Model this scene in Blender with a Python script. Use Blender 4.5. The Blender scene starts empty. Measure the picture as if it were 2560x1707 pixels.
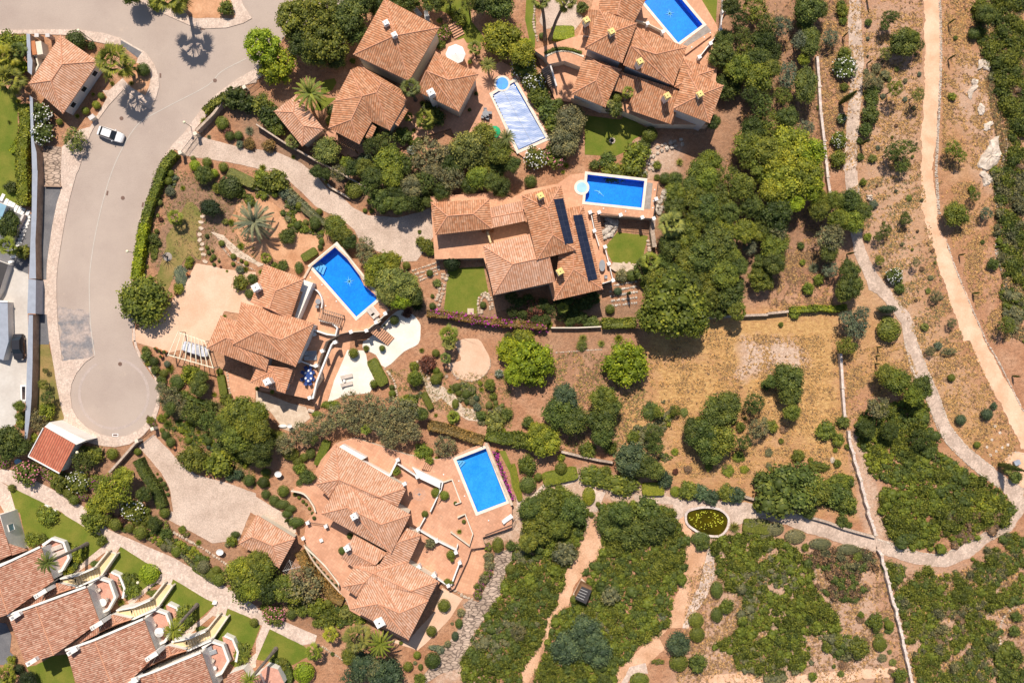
import bpy, math, random
import numpy as np
from mathutils import Vector, Matrix
from mathutils.geometry import tessellate_polygon

# ------------------------------------------------------------------ camera, light, exposure
sc = bpy.context.scene
CAMH = 133.5                       # drone height above the ground, metres
FPX = 1990.0                       # focal length in photo pixels (photo is 2560 wide)
SUN_EL, SUN_DX = 56.0, 0.15        # sun elevation; shadows fall towards the bottom of the frame
cam_d = bpy.data.cameras.new('camera'); cam = bpy.data.objects.new('camera', cam_d)
sc.collection.objects.link(cam); sc.camera = cam
cam.location = (0, 0, CAMH); cam.rotation_euler = (0, 0, 0)
cam_d.sensor_width = 36; cam_d.lens = 36*FPX/2560; cam_d.clip_end = 3000; cam_d.clip_start = 0.5
world = bpy.data.worlds.new('World'); sc.world = world; world.use_nodes = True
nt = world.node_tree; bg = nt.nodes['Background']; sky = nt.nodes.new('ShaderNodeTexSky')
sky.sky_type = 'NISHITA'; sky.sun_disc = False
sky.sun_elevation = math.radians(SUN_EL)
sky.sun_rotation = math.radians(-math.degrees(math.atan2(SUN_DX, 1)))
nt.links.new(sky.outputs[0], bg.inputs[0]); bg.inputs[1].default_value = 0.078
sun_d = bpy.data.lights.new('sun', 'SUN'); sun = bpy.data.objects.new('sun', sun_d)
sc.collection.objects.link(sun)
sun_d.energy = 4.3; sun_d.angle = math.radians(0.53); sun_d.color = (1.0, 0.905, 0.79)
_d = Vector((SUN_DX, -1, 0)).normalized()*math.cos(math.radians(SUN_EL)) + Vector((0, 0, -math.sin(math.radians(SUN_EL))))
sun.rotation_euler = _d.to_track_quat('-Z', 'Y').to_euler()
sc.view_settings.view_transform = 'Standard'; sc.view_settings.look = 'None'
sc.view_settings.exposure = 0.31; sc.view_settings.gamma = 1.0
sc.cycles.max_bounces = 5; sc.cycles.diffuse_bounces = 2; sc.cycles.transparent_max_bounces = 6

# ------------------------------------------------------------------ plan coordinates
RN = random.Random(11); NR = np.random.default_rng(11)
SPX = CAMH/FPX                     # metres per photo pixel on the ground
TX = (0, 640, 1280, 1920); TY = (0, 427, 854, 1280); TS = 1/3.672
M = SPX*TS                         # metres per survey-sheet unit
def nat(t, x, y):
    if t == 'D': return (x*1.08844, y*1.08844)
    if t == 'Z1': return (500+x*.23912, 625+y*.23912)
    if t == 'Z2': return (725+x*.35067, 1075+y*.35067)
    return (TX[int(t[0])]+x*TS, TY[int(t[1])]+y*TS)
def P(s):
    out = []; t = 'D'
    for k in s.split():
        if ',' in k:
            a, b = k.split(','); out.append(nat(t, float(a), float(b)))
        else: t = k
    return out
def W(p, z=0.0):
    k = SPX*(CAMH-z)/CAMH
    return Vector(((p[0]-1280)*k, -(p[1]-853.5)*k, z))
def PW(s, z=0.0): return [W(p, z) for p in (P(s) if isinstance(s, str) else s)]
def smooth(pts, n=4, closed=True):
    N = len(pts); out = []
    rng = range(N) if closed else range(N-1)
    for i in rng:
        g = (lambda j: Vector(pts[j % N])) if closed else (lambda j: Vector(pts[min(max(j, 0), N-1)]))
        a, b, c, d = g(i-1), g(i), g(i+1), g(i+2)
        for k in range(n):
            t = k/n
            out.append(0.5*((2*b)+(c-a)*t+(2*a-5*b+4*c-d)*t*t+(3*b-a-3*c+d)*t**3))
    if not closed: out.append(Vector(pts[-1]))
    return out
def rough_edge(pts, amp=0.15, step=0.5, closed=True):
    """resample an outline and shift it irregularly, for natural edges (world metres)"""
    out = []; N = len(pts); r = random.Random(int(abs(pts[0][0]*100))+N)
    ph = [r.uniform(0, 6.28) for _ in range(4)]; s = 0
    for i in range(N if closed else N-1):
        a, b = Vector(pts[i]), Vector(pts[(i+1) % N]); L = (b-a).length
        if L < 1e-4: continue
        nrm = Vector((-(b-a).y, (b-a).x, 0)).normalized(); m = max(1, int(L/step))
        for k in range(m):
            q = a+(b-a)*(k/m); s += L/m
            o = amp*(0.5*math.sin(s*1.1+ph[0])+0.35*math.sin(s*2.7+ph[1])+0.3*math.sin(s*5.9+ph[2])+r.uniform(-.4, .4))
            out.append(q+nrm*o)
    if not closed: out.append(Vector(pts[-1]))
    return out
def inside(p, poly):
    x, y = p[0], p[1]; c = False; n = len(poly); j = n-1
    for i in range(n):
        if (poly[i][1] > y) != (poly[j][1] > y) and x < (poly[j][0]-poly[i][0])*(y-poly[i][1])/(poly[j][1]-poly[i][1]+1e-12)+poly[i][0]: c = not c
        j = i
    return c
def area(poly): return 0.5*sum(poly[i][0]*poly[(i+1) % len(poly)][1]-poly[(i+1) % len(poly)][0]*poly[i][1] for i in range(len(poly)))
def ccw(poly): return list(poly) if area(poly) > 0 else list(poly)[::-1]
def inset(poly, d):
    poly = ccw(poly); n = len(poly); out = []
    for i in range(n):
        a, b, c = Vector(poly[i-1][:2]), Vector(poly[i][:2]), Vector(poly[(i+1) % n][:2])
        u, v = (b-a).normalized(), (c-b).normalized()
        n1, n2 = Vector((-u.y, u.x)), Vector((-v.y, v.x)); m = (n1+n2)
        if m.length < 1e-3: m = n1
        m.normalize(); k = d/max(0.35, m.dot(n1)); out.append(b+m*k)
    return out

# ------------------------------------------------------------------ materials
def _n(nt, t, **kw):
    n = nt.nodes.new('ShaderNode'+t)
    for k, v in kw.items():
        if k in n.inputs.keys() if isinstance(k, str) else False: n.inputs[k].default_value = v
        else: setattr(n, k, v)
    return n
def c4(c): return (c[0], c[1], c[2], 1)
def srgb(r, g, b, k=1.0):
    f = lambda v: ((v/255+0.055)/1.055)**2.4 if v > 10 else v/255/12.92
    return (f(r)*k, f(g)*k, f(b)*k)
class NM:
    def __init__(s, name, rough=0.9, spec=0.2):
        s.m = bpy.data.materials.new(name); s.m.use_nodes = True; s.t = s.m.node_tree
        s.b = s.t.nodes['Principled BSDF']; s.b.inputs['Roughness'].default_value = rough
        s.b.inputs['Specular IOR Level'].default_value = spec
        s.pos = s.t.nodes.new('ShaderNodeNewGeometry').outputs['Position']
    def L(s, a, b): s.t.links.new(a, b)
    def noise(s, scale, detail=3, rough=.55, vec=None, stretch=None):
        n = s.t.nodes.new('ShaderNodeTexNoise'); n.inputs['Scale'].default_value = scale
        n.inputs['Detail'].default_value = detail; n.inputs['Roughness'].default_value = rough
        v = vec or s.pos
        if stretch:
            mp = s.t.nodes.new('ShaderNodeMapping'); mp.inputs['Scale'].default_value = stretch; s.L(v, mp.inputs[0]); v = mp.outputs[0]
        s.L(v, n.inputs['Vector']); return n.outputs['Fac']
    def voro(s, scale, feat='F1', out='Distance', vec=None):
        n = s.t.nodes.new('ShaderNodeTexVoronoi'); n.feature = feat; n.inputs['Scale'].default_value = scale
        s.L(vec or s.pos, n.inputs['Vector']); return n.outputs[out]
    def ramp(s, fac, stops):
        n = s.t.nodes.new('ShaderNodeValToRGB'); e = n.color_ramp.elements
        e[0].position, e[0].color = stops[0][0], c4(stops[0][1]); e[1].position, e[1].color = stops[-1][0], c4(stops[-1][1])
        for p, c in stops[1:-1]: k = e.new(p); k.color = c4(c)
        s.L(fac, n.inputs[0]); return n.outputs[0]
    def mix(s, fac, a, b, mode='MIX'):
        n = s.t.nodes.new('ShaderNodeMix'); n.data_type = 'RGBA'; n.blend_type = mode
        for i, v in ((0, fac), (6, a), (7, b)):
            if isinstance(v, (int, float)): n.inputs[i].default_value = v
            elif isinstance(v, tuple): n.inputs[i].default_value = c4(v)
            else: s.L(v, n.inputs[i])
        return n.outputs[2]
    def math(s, op, a, b=0.0, c=None):
        n = s.t.nodes.new('ShaderNodeMath'); n.operation = op
        for i, v in enumerate((a, b) if c is None else (a, b, c)):
            if isinstance(v, (int, float)): n.inputs[i].default_value = v
            else: s.L(v, n.inputs[i])
        return n.outputs[0]
    def col(s, c):
        if isinstance(c, tuple): s.b.inputs['Base Color'].default_value = c4(c)
        else: s.L(c, s.b.inputs['Base Color'])
        return s
    def bump(s, h, st=0.4, dist=0.05):
        n = s.t.nodes.new('ShaderNodeBump'); n.inputs['Strength'].default_value = st; n.inputs['Distance'].default_value = dist
        s.L(h, n.inputs['Height']); s.L(n.outputs[0], s.b.inputs['Normal']); return s
def two(name, a, b, scale=0.6, fine=7, fk=0.25, rough=.9, st=0.4, spec=.15, lo=.35, hi=.65):
    """two-tone procedural surface with fine grain"""
    n = NM(name, rough, spec); base = n.ramp(n.noise(scale, 5, .6), [(lo, a), (hi, b)])
    f = n.noise(fine, 3, .7); g = n.ramp(f, [(.25, (1-fk,)*3), (.75, (1+fk,)*3)])
    n.col(n.mix(1.0, base, g, 'MULTIPLY')); n.bump(f, st, 0.05); return n.m
def plain(name, c, rough=.6, spec=.3, k=.06):
    n = NM(name, rough, spec); f = n.noise(1.3, 4)
    n.col(n.ramp(f, [(.3, tuple(v*(1-k*2) for v in c)), (.7, tuple(min(1, v*(1+k)) for v in c))])); return n.m

MT = {}
def cobble(name, a, b, cell=5.0, joint=(.3, .24, .2), jw=.08, k=.55, stretch=None):
    n = NM(name, .9, .15); vec = None
    if stretch: mp = n.t.nodes.new('ShaderNodeMapping'); mp.inputs['Rotation'].default_value = (0, 0, stretch[1]); mp.inputs['Scale'].default_value = stretch[0]; n.L(n.pos, mp.inputs[0]); vec = mp.outputs[0]
    base = n.ramp(n.noise(.35, 5, .6), [(.35, a), (.65, b)])
    cc = n.voro(cell, 'F1', 'Color', vec); g = n.ramp(cc, [(.1, (.80,)*3), (.9, (1.18,)*3)])
    base = n.mix(1.0, base, g, 'MULTIPLY'); e = n.voro(cell, 'DISTANCE_TO_EDGE', vec=vec)
    base = n.mix(n.ramp(e, [(0, (k,)*3), (jw, (0, 0, 0))]), base, joint); n.col(base); n.bump(e, .4, .03); return n.m
MT['asphalt'] = None
n = NM('road_asphalt', .9, .15)
base = n.ramp(n.noise(.09, 5, .6), [(.3, (.38, .30, .255)), (.52, (.44, .355, .30)), (.75, (.49, .40, .335))])
base = n.mix(1.0, base, n.ramp(n.noise(6, 4, .8), [(.3, (.90,)*3), (.7, (1.08,)*3)]), 'MULTIPLY')
base = n.mix(n.ramp(n.noise(.5, 4, .6, stretch=(1.0, .12, 1)), [(.62, (0, 0, 0)), (.75, (.25,)*3)]), base, (.43, .34, .28))
base = n.mix(n.ramp(n.noise(.7, 6, .75), [(.60, (0, 0, 0)), (.72, (.30,)*3)]), base, (.27, .22, .195)); base = n.mix(n.ramp(n.noise(.33, 6, .8), [(.60, (0, 0, 0)), (.70, (.35,)*3)]), base, (.56, .44, .34))
n.col(base); n.bump(n.noise(14), .2, .02); MT['asphalt'] = n.m
MT['patch'] = two('patched_asphalt', (.22, .21, .215), (.44, .355, .31), .5, 3, .25, lo=.40, hi=.60)
MT['darkasphalt'] = two('dark_asphalt', (.13, .13, .14), (.19, .185, .19), .4, 6, .2)
MT['sidewalk'] = cobble('limestone_setts', (.55, .42, .34), (.66, .53, .44), 4.5, (.42, .31, .25))
MT['kerb'] = two('kerb_stone', (.55, .44, .36), (.68, .57, .48), 1.2)
MT['gravel'] = two('gravel', (.47, .355, .28), (.60, .47, .38), .3, 5, .32)
MT['pinkgravel'] = two('pink_gravel', (.62, .40, .27), (.72, .50, .36), .25, 5, .12)
MT['sand'] = two('sandy_track_soil', (.64, .38, .235), (.78, .52, .36), .35, 4, .12, st=.2)
MT['dirt'] = two('orange_dirt', (.50, .275, .155), (.68, .42, .27), .25, 4, .2)
MT['paving'] = None
def tiles(name, a, b, s=2.5, ang=0.5, joint=.85):
    n = NM(name, .7, .25); mp = n.t.nodes.new('ShaderNodeMapping'); mp.inputs['Rotation'].default_value = (0, 0, ang); mp.inputs['Scale'].default_value = (1, 1, 0)
    n.L(n.pos, mp.inputs[0]); br = n.t.nodes.new('ShaderNodeTexBrick'); n.L(mp.outputs[0], br.inputs[0])
    br.inputs['Scale'].default_value = 1; br.inputs['Brick Width'].default_value = 1/s; br.inputs['Row Height'].default_value = 1/s; br.inputs['Mortar Size'].default_value = .025
    br.offset = 0; br.inputs['Color1'].default_value = (.9, .9, .9, 1); br.inputs['Color2'].default_value = (1.1, 1.1, 1.1, 1); br.inputs['Mortar'].default_value = (joint, joint, joint, 1)
    base = n.ramp(n.noise(.4, 5, .6), [(.3, a), (.7, b)]); n.col(n.mix(1.0, base, br.outputs[0], 'MULTIPLY')); return n.m
MT['paving'] = tiles('terracotta_paving', (.52, .26, .155), (.66, .36, .23), 2.2, .55)
MT['paving2'] = tiles('orange_paving', (.56, .28, .16), (.68, .37, .225), 2.2, .3)
MT['whitepave'] = two('white_paving', (.72, .65, .56), (.82, .76, .67), .4, 3, .07, st=.1)
MT['coping'] = two('pool_coping', (.68, .60, .50), (.78, .70, .60), 1, 4, .06, st=.1)
MT['concrete'] = two('concrete_yard', (.50, .45, .40), (.60, .56, .51), .2, 2, .08, st=.1)
MT['crazy'] = cobble('crazy_paving', (.38, .28, .21), (.54, .41, .32), 1.0, (.07, .05, .04), .13, .95, ((1.0, 2.2, 1), .9))
MT['slab'] = two('stone_slab', (.50, .38, .28), (.66, .53, .41), 1.1, 5, .15)
MT['path'] = cobble('cobbled_path', (.46, .345, .27), (.62, .48, .385), 3.2, (.26, .19, .15), .07)
MT['palepath'] = cobble('pale_cobbles', (.55, .42, .34), (.68, .54, .45), 3.0, (.36, .27, .21), .07)
MT['lawn'] = two('lawn', (.115, .155, .018), (.21, .20, .035), .35, 6, .22, lo=.35, hi=.72)
MT['drylawn'] = two('dry_lawn', (.14, .15, .035), (.36, .23, .10), .3, 5, .25, lo=.3, hi=.7)
MT['brownbed'] = two('brown_soil', (.26, .14, .09), (.42, .24, .15), .4, 4, .25)
MT['bed'] = two('orange_bed_soil', (.46, .23, .12), (.63, .36, .21), .4, 4, .2)
MT['rock'] = two('limestone_rock', (.42, .36, .30), (.72, .63, .54), .8, 3, .3, st=.9)
MT['whiterock'] = two('white_rock', (.46, .37, .29), (.70, .60, .50), .9, 4, .25, st=.9)
MT['whitewall'] = two('white_render', (.74, .69, .62), (.82, .78, .72), .5, 3, .05, st=.1)
MT['cream'] = two('cream_render', (.66, .58, .46), (.74, .66, .54), .5, 3, .06, st=.1)
MT['lilac'] = two('pale_render', (.58, .54, .52), (.66, .62, .60), .5, 3, .05, st=.1)
MT['yellowwall'] = two('yellow_render', (.66, .50, .27), (.74, .58, .34), .6, 3, .06, st=.1)
MT['stonewall'] = cobble('stone_wall', (.42, .32, .25), (.58, .46, .36), 3.0, (.16, .12, .09), .1)
MT['brownwall'] = two('brown_wall', (.28, .19, .14), (.42, .30, .22), .8, 3, .15)
MT['bluemetal'] = plain('blue_grey_metal', (.33, .36, .42), .45, .4)
MT['glass'] = plain('dark_glass', (.02, .025, .03), .08, .6)
MT['skyglass'] = plain('blue_glass', (.25, .42, .52), .1, .6)
MT['iron'] = plain('dark_iron', (.05, .045, .045), .5, .4)
MT['greymetal'] = plain('grey_metal', (.35, .35, .36), .4, .5)
MT['black'] = plain('black_hole', (.02, .018, .016), .8)
MT['wood'] = plain('dark_wood', (.22, .12, .06), .7, .2, .1)
MT['greydeck'] = two('grey_decking', (.28, .24, .21), (.38, .33, .29), 1.2, 4, .15)
MT['palewood'] = plain('cream_painted_wood', (.78, .70, .52), .6)
MT['white'] = plain('white_paint', (.80, .78, .75), .5)
MT['fabric'] = plain('beige_fabric', (.58, .50, .43), .9, .05)
MT['greyfabric'] = plain('grey_fabric', (.30, .31, .33), .9, .05)
MT['green_fabric'] = plain('green_fabric', (.03, .36, .16), .8, .1)
MT['yellow'] = plain('yellow_paint', (.80, .60, .22), .6)
MT['pot'] = plain('terracotta_pot', (.50, .20, .09), .8, .1)
MT['globe'] = plain('cream_globe', (.80, .74, .50), .3, .5)
MT['bark'] = two('bark', (.13, .10, .075), (.24, .19, .15), 2, 8, .3, st=.8)
MT['palmbark'] = two('palm_bark', (.13, .11, .095), (.22, .18, .15), 2, 8, .3, st=.8)
MT['blue_table'] = plain('blue_ceramic', (.03, .07, .25), .3, .5)
MT['brass'] = plain('pale_metal', (.6, .58, .55), .35, .5)
MT['manhole'] = plain('rusty_iron_cover', (.17, .10, .075), .6)

def roof_mat(name, cols, lichen=.35, w=.36):
    n = NM(name, .85, .15); uv = n.t.nodes.new('ShaderNodeUVMap').outputs[0]
    sp = n.t.nodes.new('ShaderNodeSeparateXYZ'); n.L(uv, sp.inputs[0]); u, v = sp.outputs[0], sp.outputs[1]
    iu = n.math('FLOOR', n.math('DIVIDE', u, w)); iv = n.math('FLOOR', n.math('DIVIDE', v, .42))
    cb = n.t.nodes.new('ShaderNodeCombineXYZ'); n.L(iu, cb.inputs[0]); n.L(iv, cb.inputs[1])
    wn = n.t.nodes.new('ShaderNodeTexWhiteNoise'); n.L(cb.outputs[0], wn.inputs[0])
    base = n.ramp(wn.outputs['Value'], [(i/(len(cols)-1), c) for i, c in enumerate(cols)])
    col = n.noise(.35, 5, .65); dark = n.noise(1.6, 4, .7, stretch=(1, 1, 1))
    base = n.mix(n.math('MULTIPLY', n.ramp(dark, [(.45, (0, 0, 0)), (.72, (1, 1, 1))]), lichen), base, (.17, .115, .075))
    base = n.mix(1.0, base, n.ramp(col, [(.3, (.86, .84, .82)), (.7, (1.1, 1.08, 1.06))]), 'MULTIPLY')
    # channels between the cover tiles
    fu = n.math('PINGPONG', u, w/2); h = n.math('DIVIDE', fu, w/2)
    base = n.mix(n.ramp(h, [(.10, (.62,)*3), (.42, (0, 0, 0))]), base, (.20, .095, .05))
    n.col(base); n.bump(n.math('POWER', h, .6), .8, .12); return n.m
MT['roofA'] = roof_mat('clay_tiles_orange', [(0.558, 0.252, 0.136), (0.651, 0.317, 0.181), (0.725, 0.400, 0.252), (0.614, 0.279, 0.149)], .25)
MT['roofB'] = roof_mat('clay_tiles_weathered', [(0.521, 0.223, 0.112), (0.595, 0.288, 0.158), (0.670, 0.372, 0.228), (0.465, 0.195, 0.093)], .55)
MT['roofC'] = roof_mat('clay_tiles_pale', [(0.614, 0.317, 0.195), (0.688, 0.391, 0.260), (0.744, 0.465, 0.334), (0.577, 0.279, 0.158)], .22)
MT['roofD'] = roof_mat('clay_tiles_mottled', [(0.428, 0.186, 0.121), (0.539, 0.279, 0.195), (0.632, 0.391, 0.289), (0.372, 0.159, 0.102)], .30, .32)
MT['roofR'] = roof_mat('red_pantiles', [(.50, .15, .095), (.55, .18, .11), (.59, .21, .135)], .05, .40)
def ridge_mat():
    return two('ridge_tiles', (.54, .25, .145), (.64, .34, .215), 1.5, 6, .2)
MT['ridge'] = ridge_mat()

def leaf_mat():
    m = bpy.data.materials.new('foliage'); m.use_nodes = True; t = m.node_tree; b = t.nodes['Principled BSDF']
    oi = t.nodes.new('ShaderNodeObjectInfo'); at = t.nodes.new('ShaderNodeAttribute'); at.attribute_name = 'tint'
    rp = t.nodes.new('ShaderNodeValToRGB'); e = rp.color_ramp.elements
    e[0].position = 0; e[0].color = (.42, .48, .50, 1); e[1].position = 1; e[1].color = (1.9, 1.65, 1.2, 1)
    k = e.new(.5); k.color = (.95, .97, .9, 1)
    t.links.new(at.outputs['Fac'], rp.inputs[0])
    mx = t.nodes.new('ShaderNodeMix'); mx.data_type = 'RGBA'; mx.blend_type = 'MULTIPLY'; mx.inputs[0].default_value = 1
    t.links.new(oi.outputs['Color'], mx.inputs[6]); t.links.new(rp.outputs[0], mx.inputs[7])
    t.links.new(mx.outputs[2], b.inputs['Base Color']); b.inputs['Roughness'].default_value = .55; b.inputs['Specular IOR Level'].default_value = .25
    tr = t.nodes.new('ShaderNodeBsdfTranslucent'); t.links.new(mx.outputs[2], tr.inputs[0])
    ms = t.nodes.new('ShaderNodeMixShader'); ms.inputs[0].default_value = .22
    t.links.new(b.outputs[0], ms.inputs[1]); t.links.new(tr.outputs[0], ms.inputs[2])
    t.links.new(ms.outputs[0], t.nodes['Material Output'].inputs[0]); return m
MT['leaf'] = leaf_mat()
def petal(name, c): m = plain(name, c, .8, .1, .1); return m
MT['petal_white'] = petal('white_petals', (.80, .78, .74)); MT['petal_pink'] = petal('pink_petals', (.62, .22, .28))
MT['petal_magenta'] = petal('magenta_petals', (.42, .04, .30))

# ------------------------------------------------------------------ object helpers
COL = sc.collection
def tag(o, label=None, cat=None, group=None, kind=None):
    if label: o['label'] = label
    if cat: o['category'] = cat
    if group: o['group'] = group
    if kind: o['kind'] = kind
    return o
def empty(name, loc=(0, 0, 0), label=None, cat=None, group=None):
    o = bpy.data.objects.new(name, None); COL.objects.link(o); o.location = loc; o.empty_display_size = .5
    return tag(o, label, cat, group)
class MB:
    def __init__(s): s.v = []; s.f = []; s.m = []; s.uv = []; s.mats = []
    def mi(s, mat):
        mat = MT[mat] if isinstance(mat, str) else mat
        if mat not in s.mats: s.mats.append(mat)
        return s.mats.index(mat)
    def face(s, pts, mat, uv=None):
        i = len(s.v); s.v += [tuple(p) for p in pts]; s.f.append(tuple(range(i, i+len(pts)))); s.m.append(s.mi(mat)); s.uv.append(uv or [(p[0], p[1]) for p in pts])
    def prism(s, poly, z0, z1, mat, top=None, holes=(), side=True, bottom=False):
        poly = ccw([(p[0], p[1]) for p in poly]); top = top or mat
        if holes:
            allp = [poly]+[list(reversed(ccw([(q[0], q[1]) for q in h]))) for h in holes]
            flat = [p for l in allp for p in l]
            for tri in tessellate_polygon([[Vector((p[0], p[1], 0)) for p in l] for l in allp]):
                q = [flat[k] for k in tri]
                if area(q) < 0: q = q[::-1]
                s.face([(p[0], p[1], z1) for p in q], top)
        else: s.face([(p[0], p[1], z1) for p in poly], top)
        if bottom: s.face([(p[0], p[1], z0) for p in poly[::-1]], mat)
        if side:
            n = len(poly)
            for i in range(n):
                a, b = poly[i], poly[(i+1) % n]
                s.face([(a[0], a[1], z0), (b[0], b[1], z0), (b[0], b[1], z1), (a[0], a[1], z1)], mat)
    def box(s, c, size, mat, rz=0.0, top=None):
        cx, cy, cz = c; a, b, h = size[0]/2, size[1]/2, size[2]; ca, sa = math.cos(rz), math.sin(rz)
        s.prism([(cx+x*ca-y*sa, cy+x*sa+y*ca) for x, y in ((-a, -b), (a, -b), (a, b), (-a, b))], cz, cz+h, mat, top, bottom=True)
    def bar(s, a, b, w, h, mat):
        """straight bar from a to b (3-D), width w, height h (above the line)"""
        a, b = Vector(a), Vector(b); d = (b-a); l = Vector((-d.y, d.x, 0)); 
        if l.length < 1e-6: l = Vector((1, 0, 0))
        l = l.normalized()*w/2; u = Vector((0, 0, h))
        A = [a-l, a+l, a+l+u, a-l+u]; B = [b-l, b+l, b+l+u, b-l+u]
        s.face(A[::-1], mat); s.face(B, mat)
        for i in range(4): s.face([A[i], A[(i+1) % 4], B[(i+1) % 4], B[i]], mat)
    def tube(s, pts, rad, mat, k=8, cap=True):
        rings = []; n = len(pts)
        for i, p in enumerate(pts):
            p = Vector(p); d = (Vector(pts[min(i+1, n-1)])-Vector(pts[max(i-1, 0)])).normalized()
            x = d.orthogonal().normalized(); y = d.cross(x)
            if i and rings:   # keep rings aligned
                x = (rings[-1][0]-cprev); x = (x-d*x.dot(d)).normalized(); y = d.cross(x)
            r = rad[i] if isinstance(rad, (list, tuple)) else rad; cprev = p
            rings.append([p+(x*math.cos(6.2832*j/k)+y*math.sin(6.2832*j/k))*r for j in range(k)])
        for a, b in zip(rings, rings[1:]):
            for j in range(k): s.face([a[j], a[(j+1) % k], b[(j+1) % k], b[j]], mat)
        if cap: s.face(rings[0][::-1], mat); s.face(rings[-1], mat)
    def lathe(s, c, prof, mat, k=16, sx=1, sy=1):
        R = [[(c[0]+r*sx*math.cos(6.2832*j/k), c[1]+r*sy*math.sin(6.2832*j/k), c[2]+z) for j in range(k)] for r, z in prof]
        for a, b in zip(R, R[1:]):
            for j in range(k): s.face([a[j], a[(j+1) % k], b[(j+1) % k], b[j]], mat)
        s.face(R[-1], mat)
    def build(s, name, parent=None, loc=None, smooth=False, **tg):
        me = bpy.data.meshes.new(name)
        off = Vector(loc) if loc is not None else Vector((0, 0, 0))
        me.from_pydata([tuple(Vector(v)-off) for v in s.v], [], s.f)
        for m in s.mats: me.materials.append(m)
        me.polygons.foreach_set('material_index', s.m)
        uvl = me.uv_layers.new(name='UVMap'); uvl.data.foreach_set('uv', [c for u in s.uv for q in u for c in q])
        if smooth: me.polygons.foreach_set('use_smooth', [True]*len(s.f))
        me.update(); o = bpy.data.objects.new(name, me); COL.objects.link(o)
        if parent: o.parent = parent; o.location = (off-parent.location) if loc is not None else -parent.location
        else: o.location = off
        return tag(o, **tg)
def sheet(name, s, z, mat, rough=0, sm=0, thick=0.0, side=None, kind='structure', **tg):
    """flat ground covering traced on the plan"""
    pts = PW(s, z)
    if sm: pts = smooth(pts, sm)
    if rough: pts = rough_edge(pts, rough, .45)
    b = MB()
    if thick: b.prism(pts, z-thick, z, side or mat, mat)
    else: b.prism(pts, z, z, mat, side=False)
    return b.build(name, kind=kind, **tg)
def ribbon(line, w, closed=False):
    L = []; Rr = []; n = len(line)
    for i, p in enumerate(line):
        a = Vector(line[i-1] if (i or closed) else line[0]); b = Vector(line[(i+1) % n] if (i < n-1 or closed) else line[-1])
        d = (b-a); d.z = 0; d.normalize(); nn = Vector((-d.y, d.x, 0)); ww = w[i] if isinstance(w, (list, tuple)) else w
        L.append(Vector(p)+nn*ww/2); Rr.append(Vector(p)-nn*ww/2)
    return L+Rr[::-1]
# ------------------------------------------------------------------ plants
def quads(C, N, S, asp=1.4):
    """leaf-clump quads: centres, normals, sizes -> verts (4n,3)"""
    n = len(C); A = NR.normal(size=(n, 3)); T = np.cross(N, A); T /= np.linalg.norm(T, axis=1)[:, None]+1e-9
    B = np.cross(N, T); B /= np.linalg.norm(B, axis=1)[:, None]+1e-9
    S = S[:, None]; a = T*S*asp*.5; b = B*S*.5
    V = np.empty((n, 4, 3)); V[:, 0] = C-a; V[:, 1] = C-b*1.0-a*.1; V[:, 2] = C+a; V[:, 3] = C+b+a*.1
    return V.reshape(-1, 3)
def mesh_np(name, V, F4, tint, mat, extra=None):
    """V verts, F4 list of arrays of faces (quads or tris)"""
    me = bpy.data.meshes.new(name); nf = sum(len(f) for f in F4); nl = sum(f.size for f in F4)
    me.vertices.add(len(V)); me.vertices.foreach_set('co', V.astype(np.float32).ravel())
    me.loops.add(nl); me.loops.foreach_set('vertex_index', np.concatenate([f.ravel() for f in F4]).astype(np.int32))
    tot = np.concatenate([np.full(len(f), f.shape[1]) for f in F4]).astype(np.int32)
    me.polygons.add(nf); st = np.concatenate([[0], np.cumsum(tot)[:-1]]).astype(np.int32)
    me.polygons.foreach_set('loop_start', st); 
    try: me.polygons.foreach_set('loop_total', tot)
    except Exception: pass
    me.update(calc_edges=True)
    at = me.attributes.new('tint', 'FLOAT', 'FACE'); at.data.foreach_set('value', tint.astype(np.float32))
    me.materials.append(mat); return me
def unit(v): return v/(np.linalg.norm(v, axis=1)[:, None]+1e-9)
_ico = None
def ico():
    global _ico
    if _ico is None:
        import bmesh
        b = bmesh.new(); bmesh.ops.create_icosphere(b, subdivisions=1, radius=1)
        _ico = (np.array([v.co[:] for v in b.verts]), np.array([[v.index for v in f.verts] for f in b.faces])); b.free()
    return _ico
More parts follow.
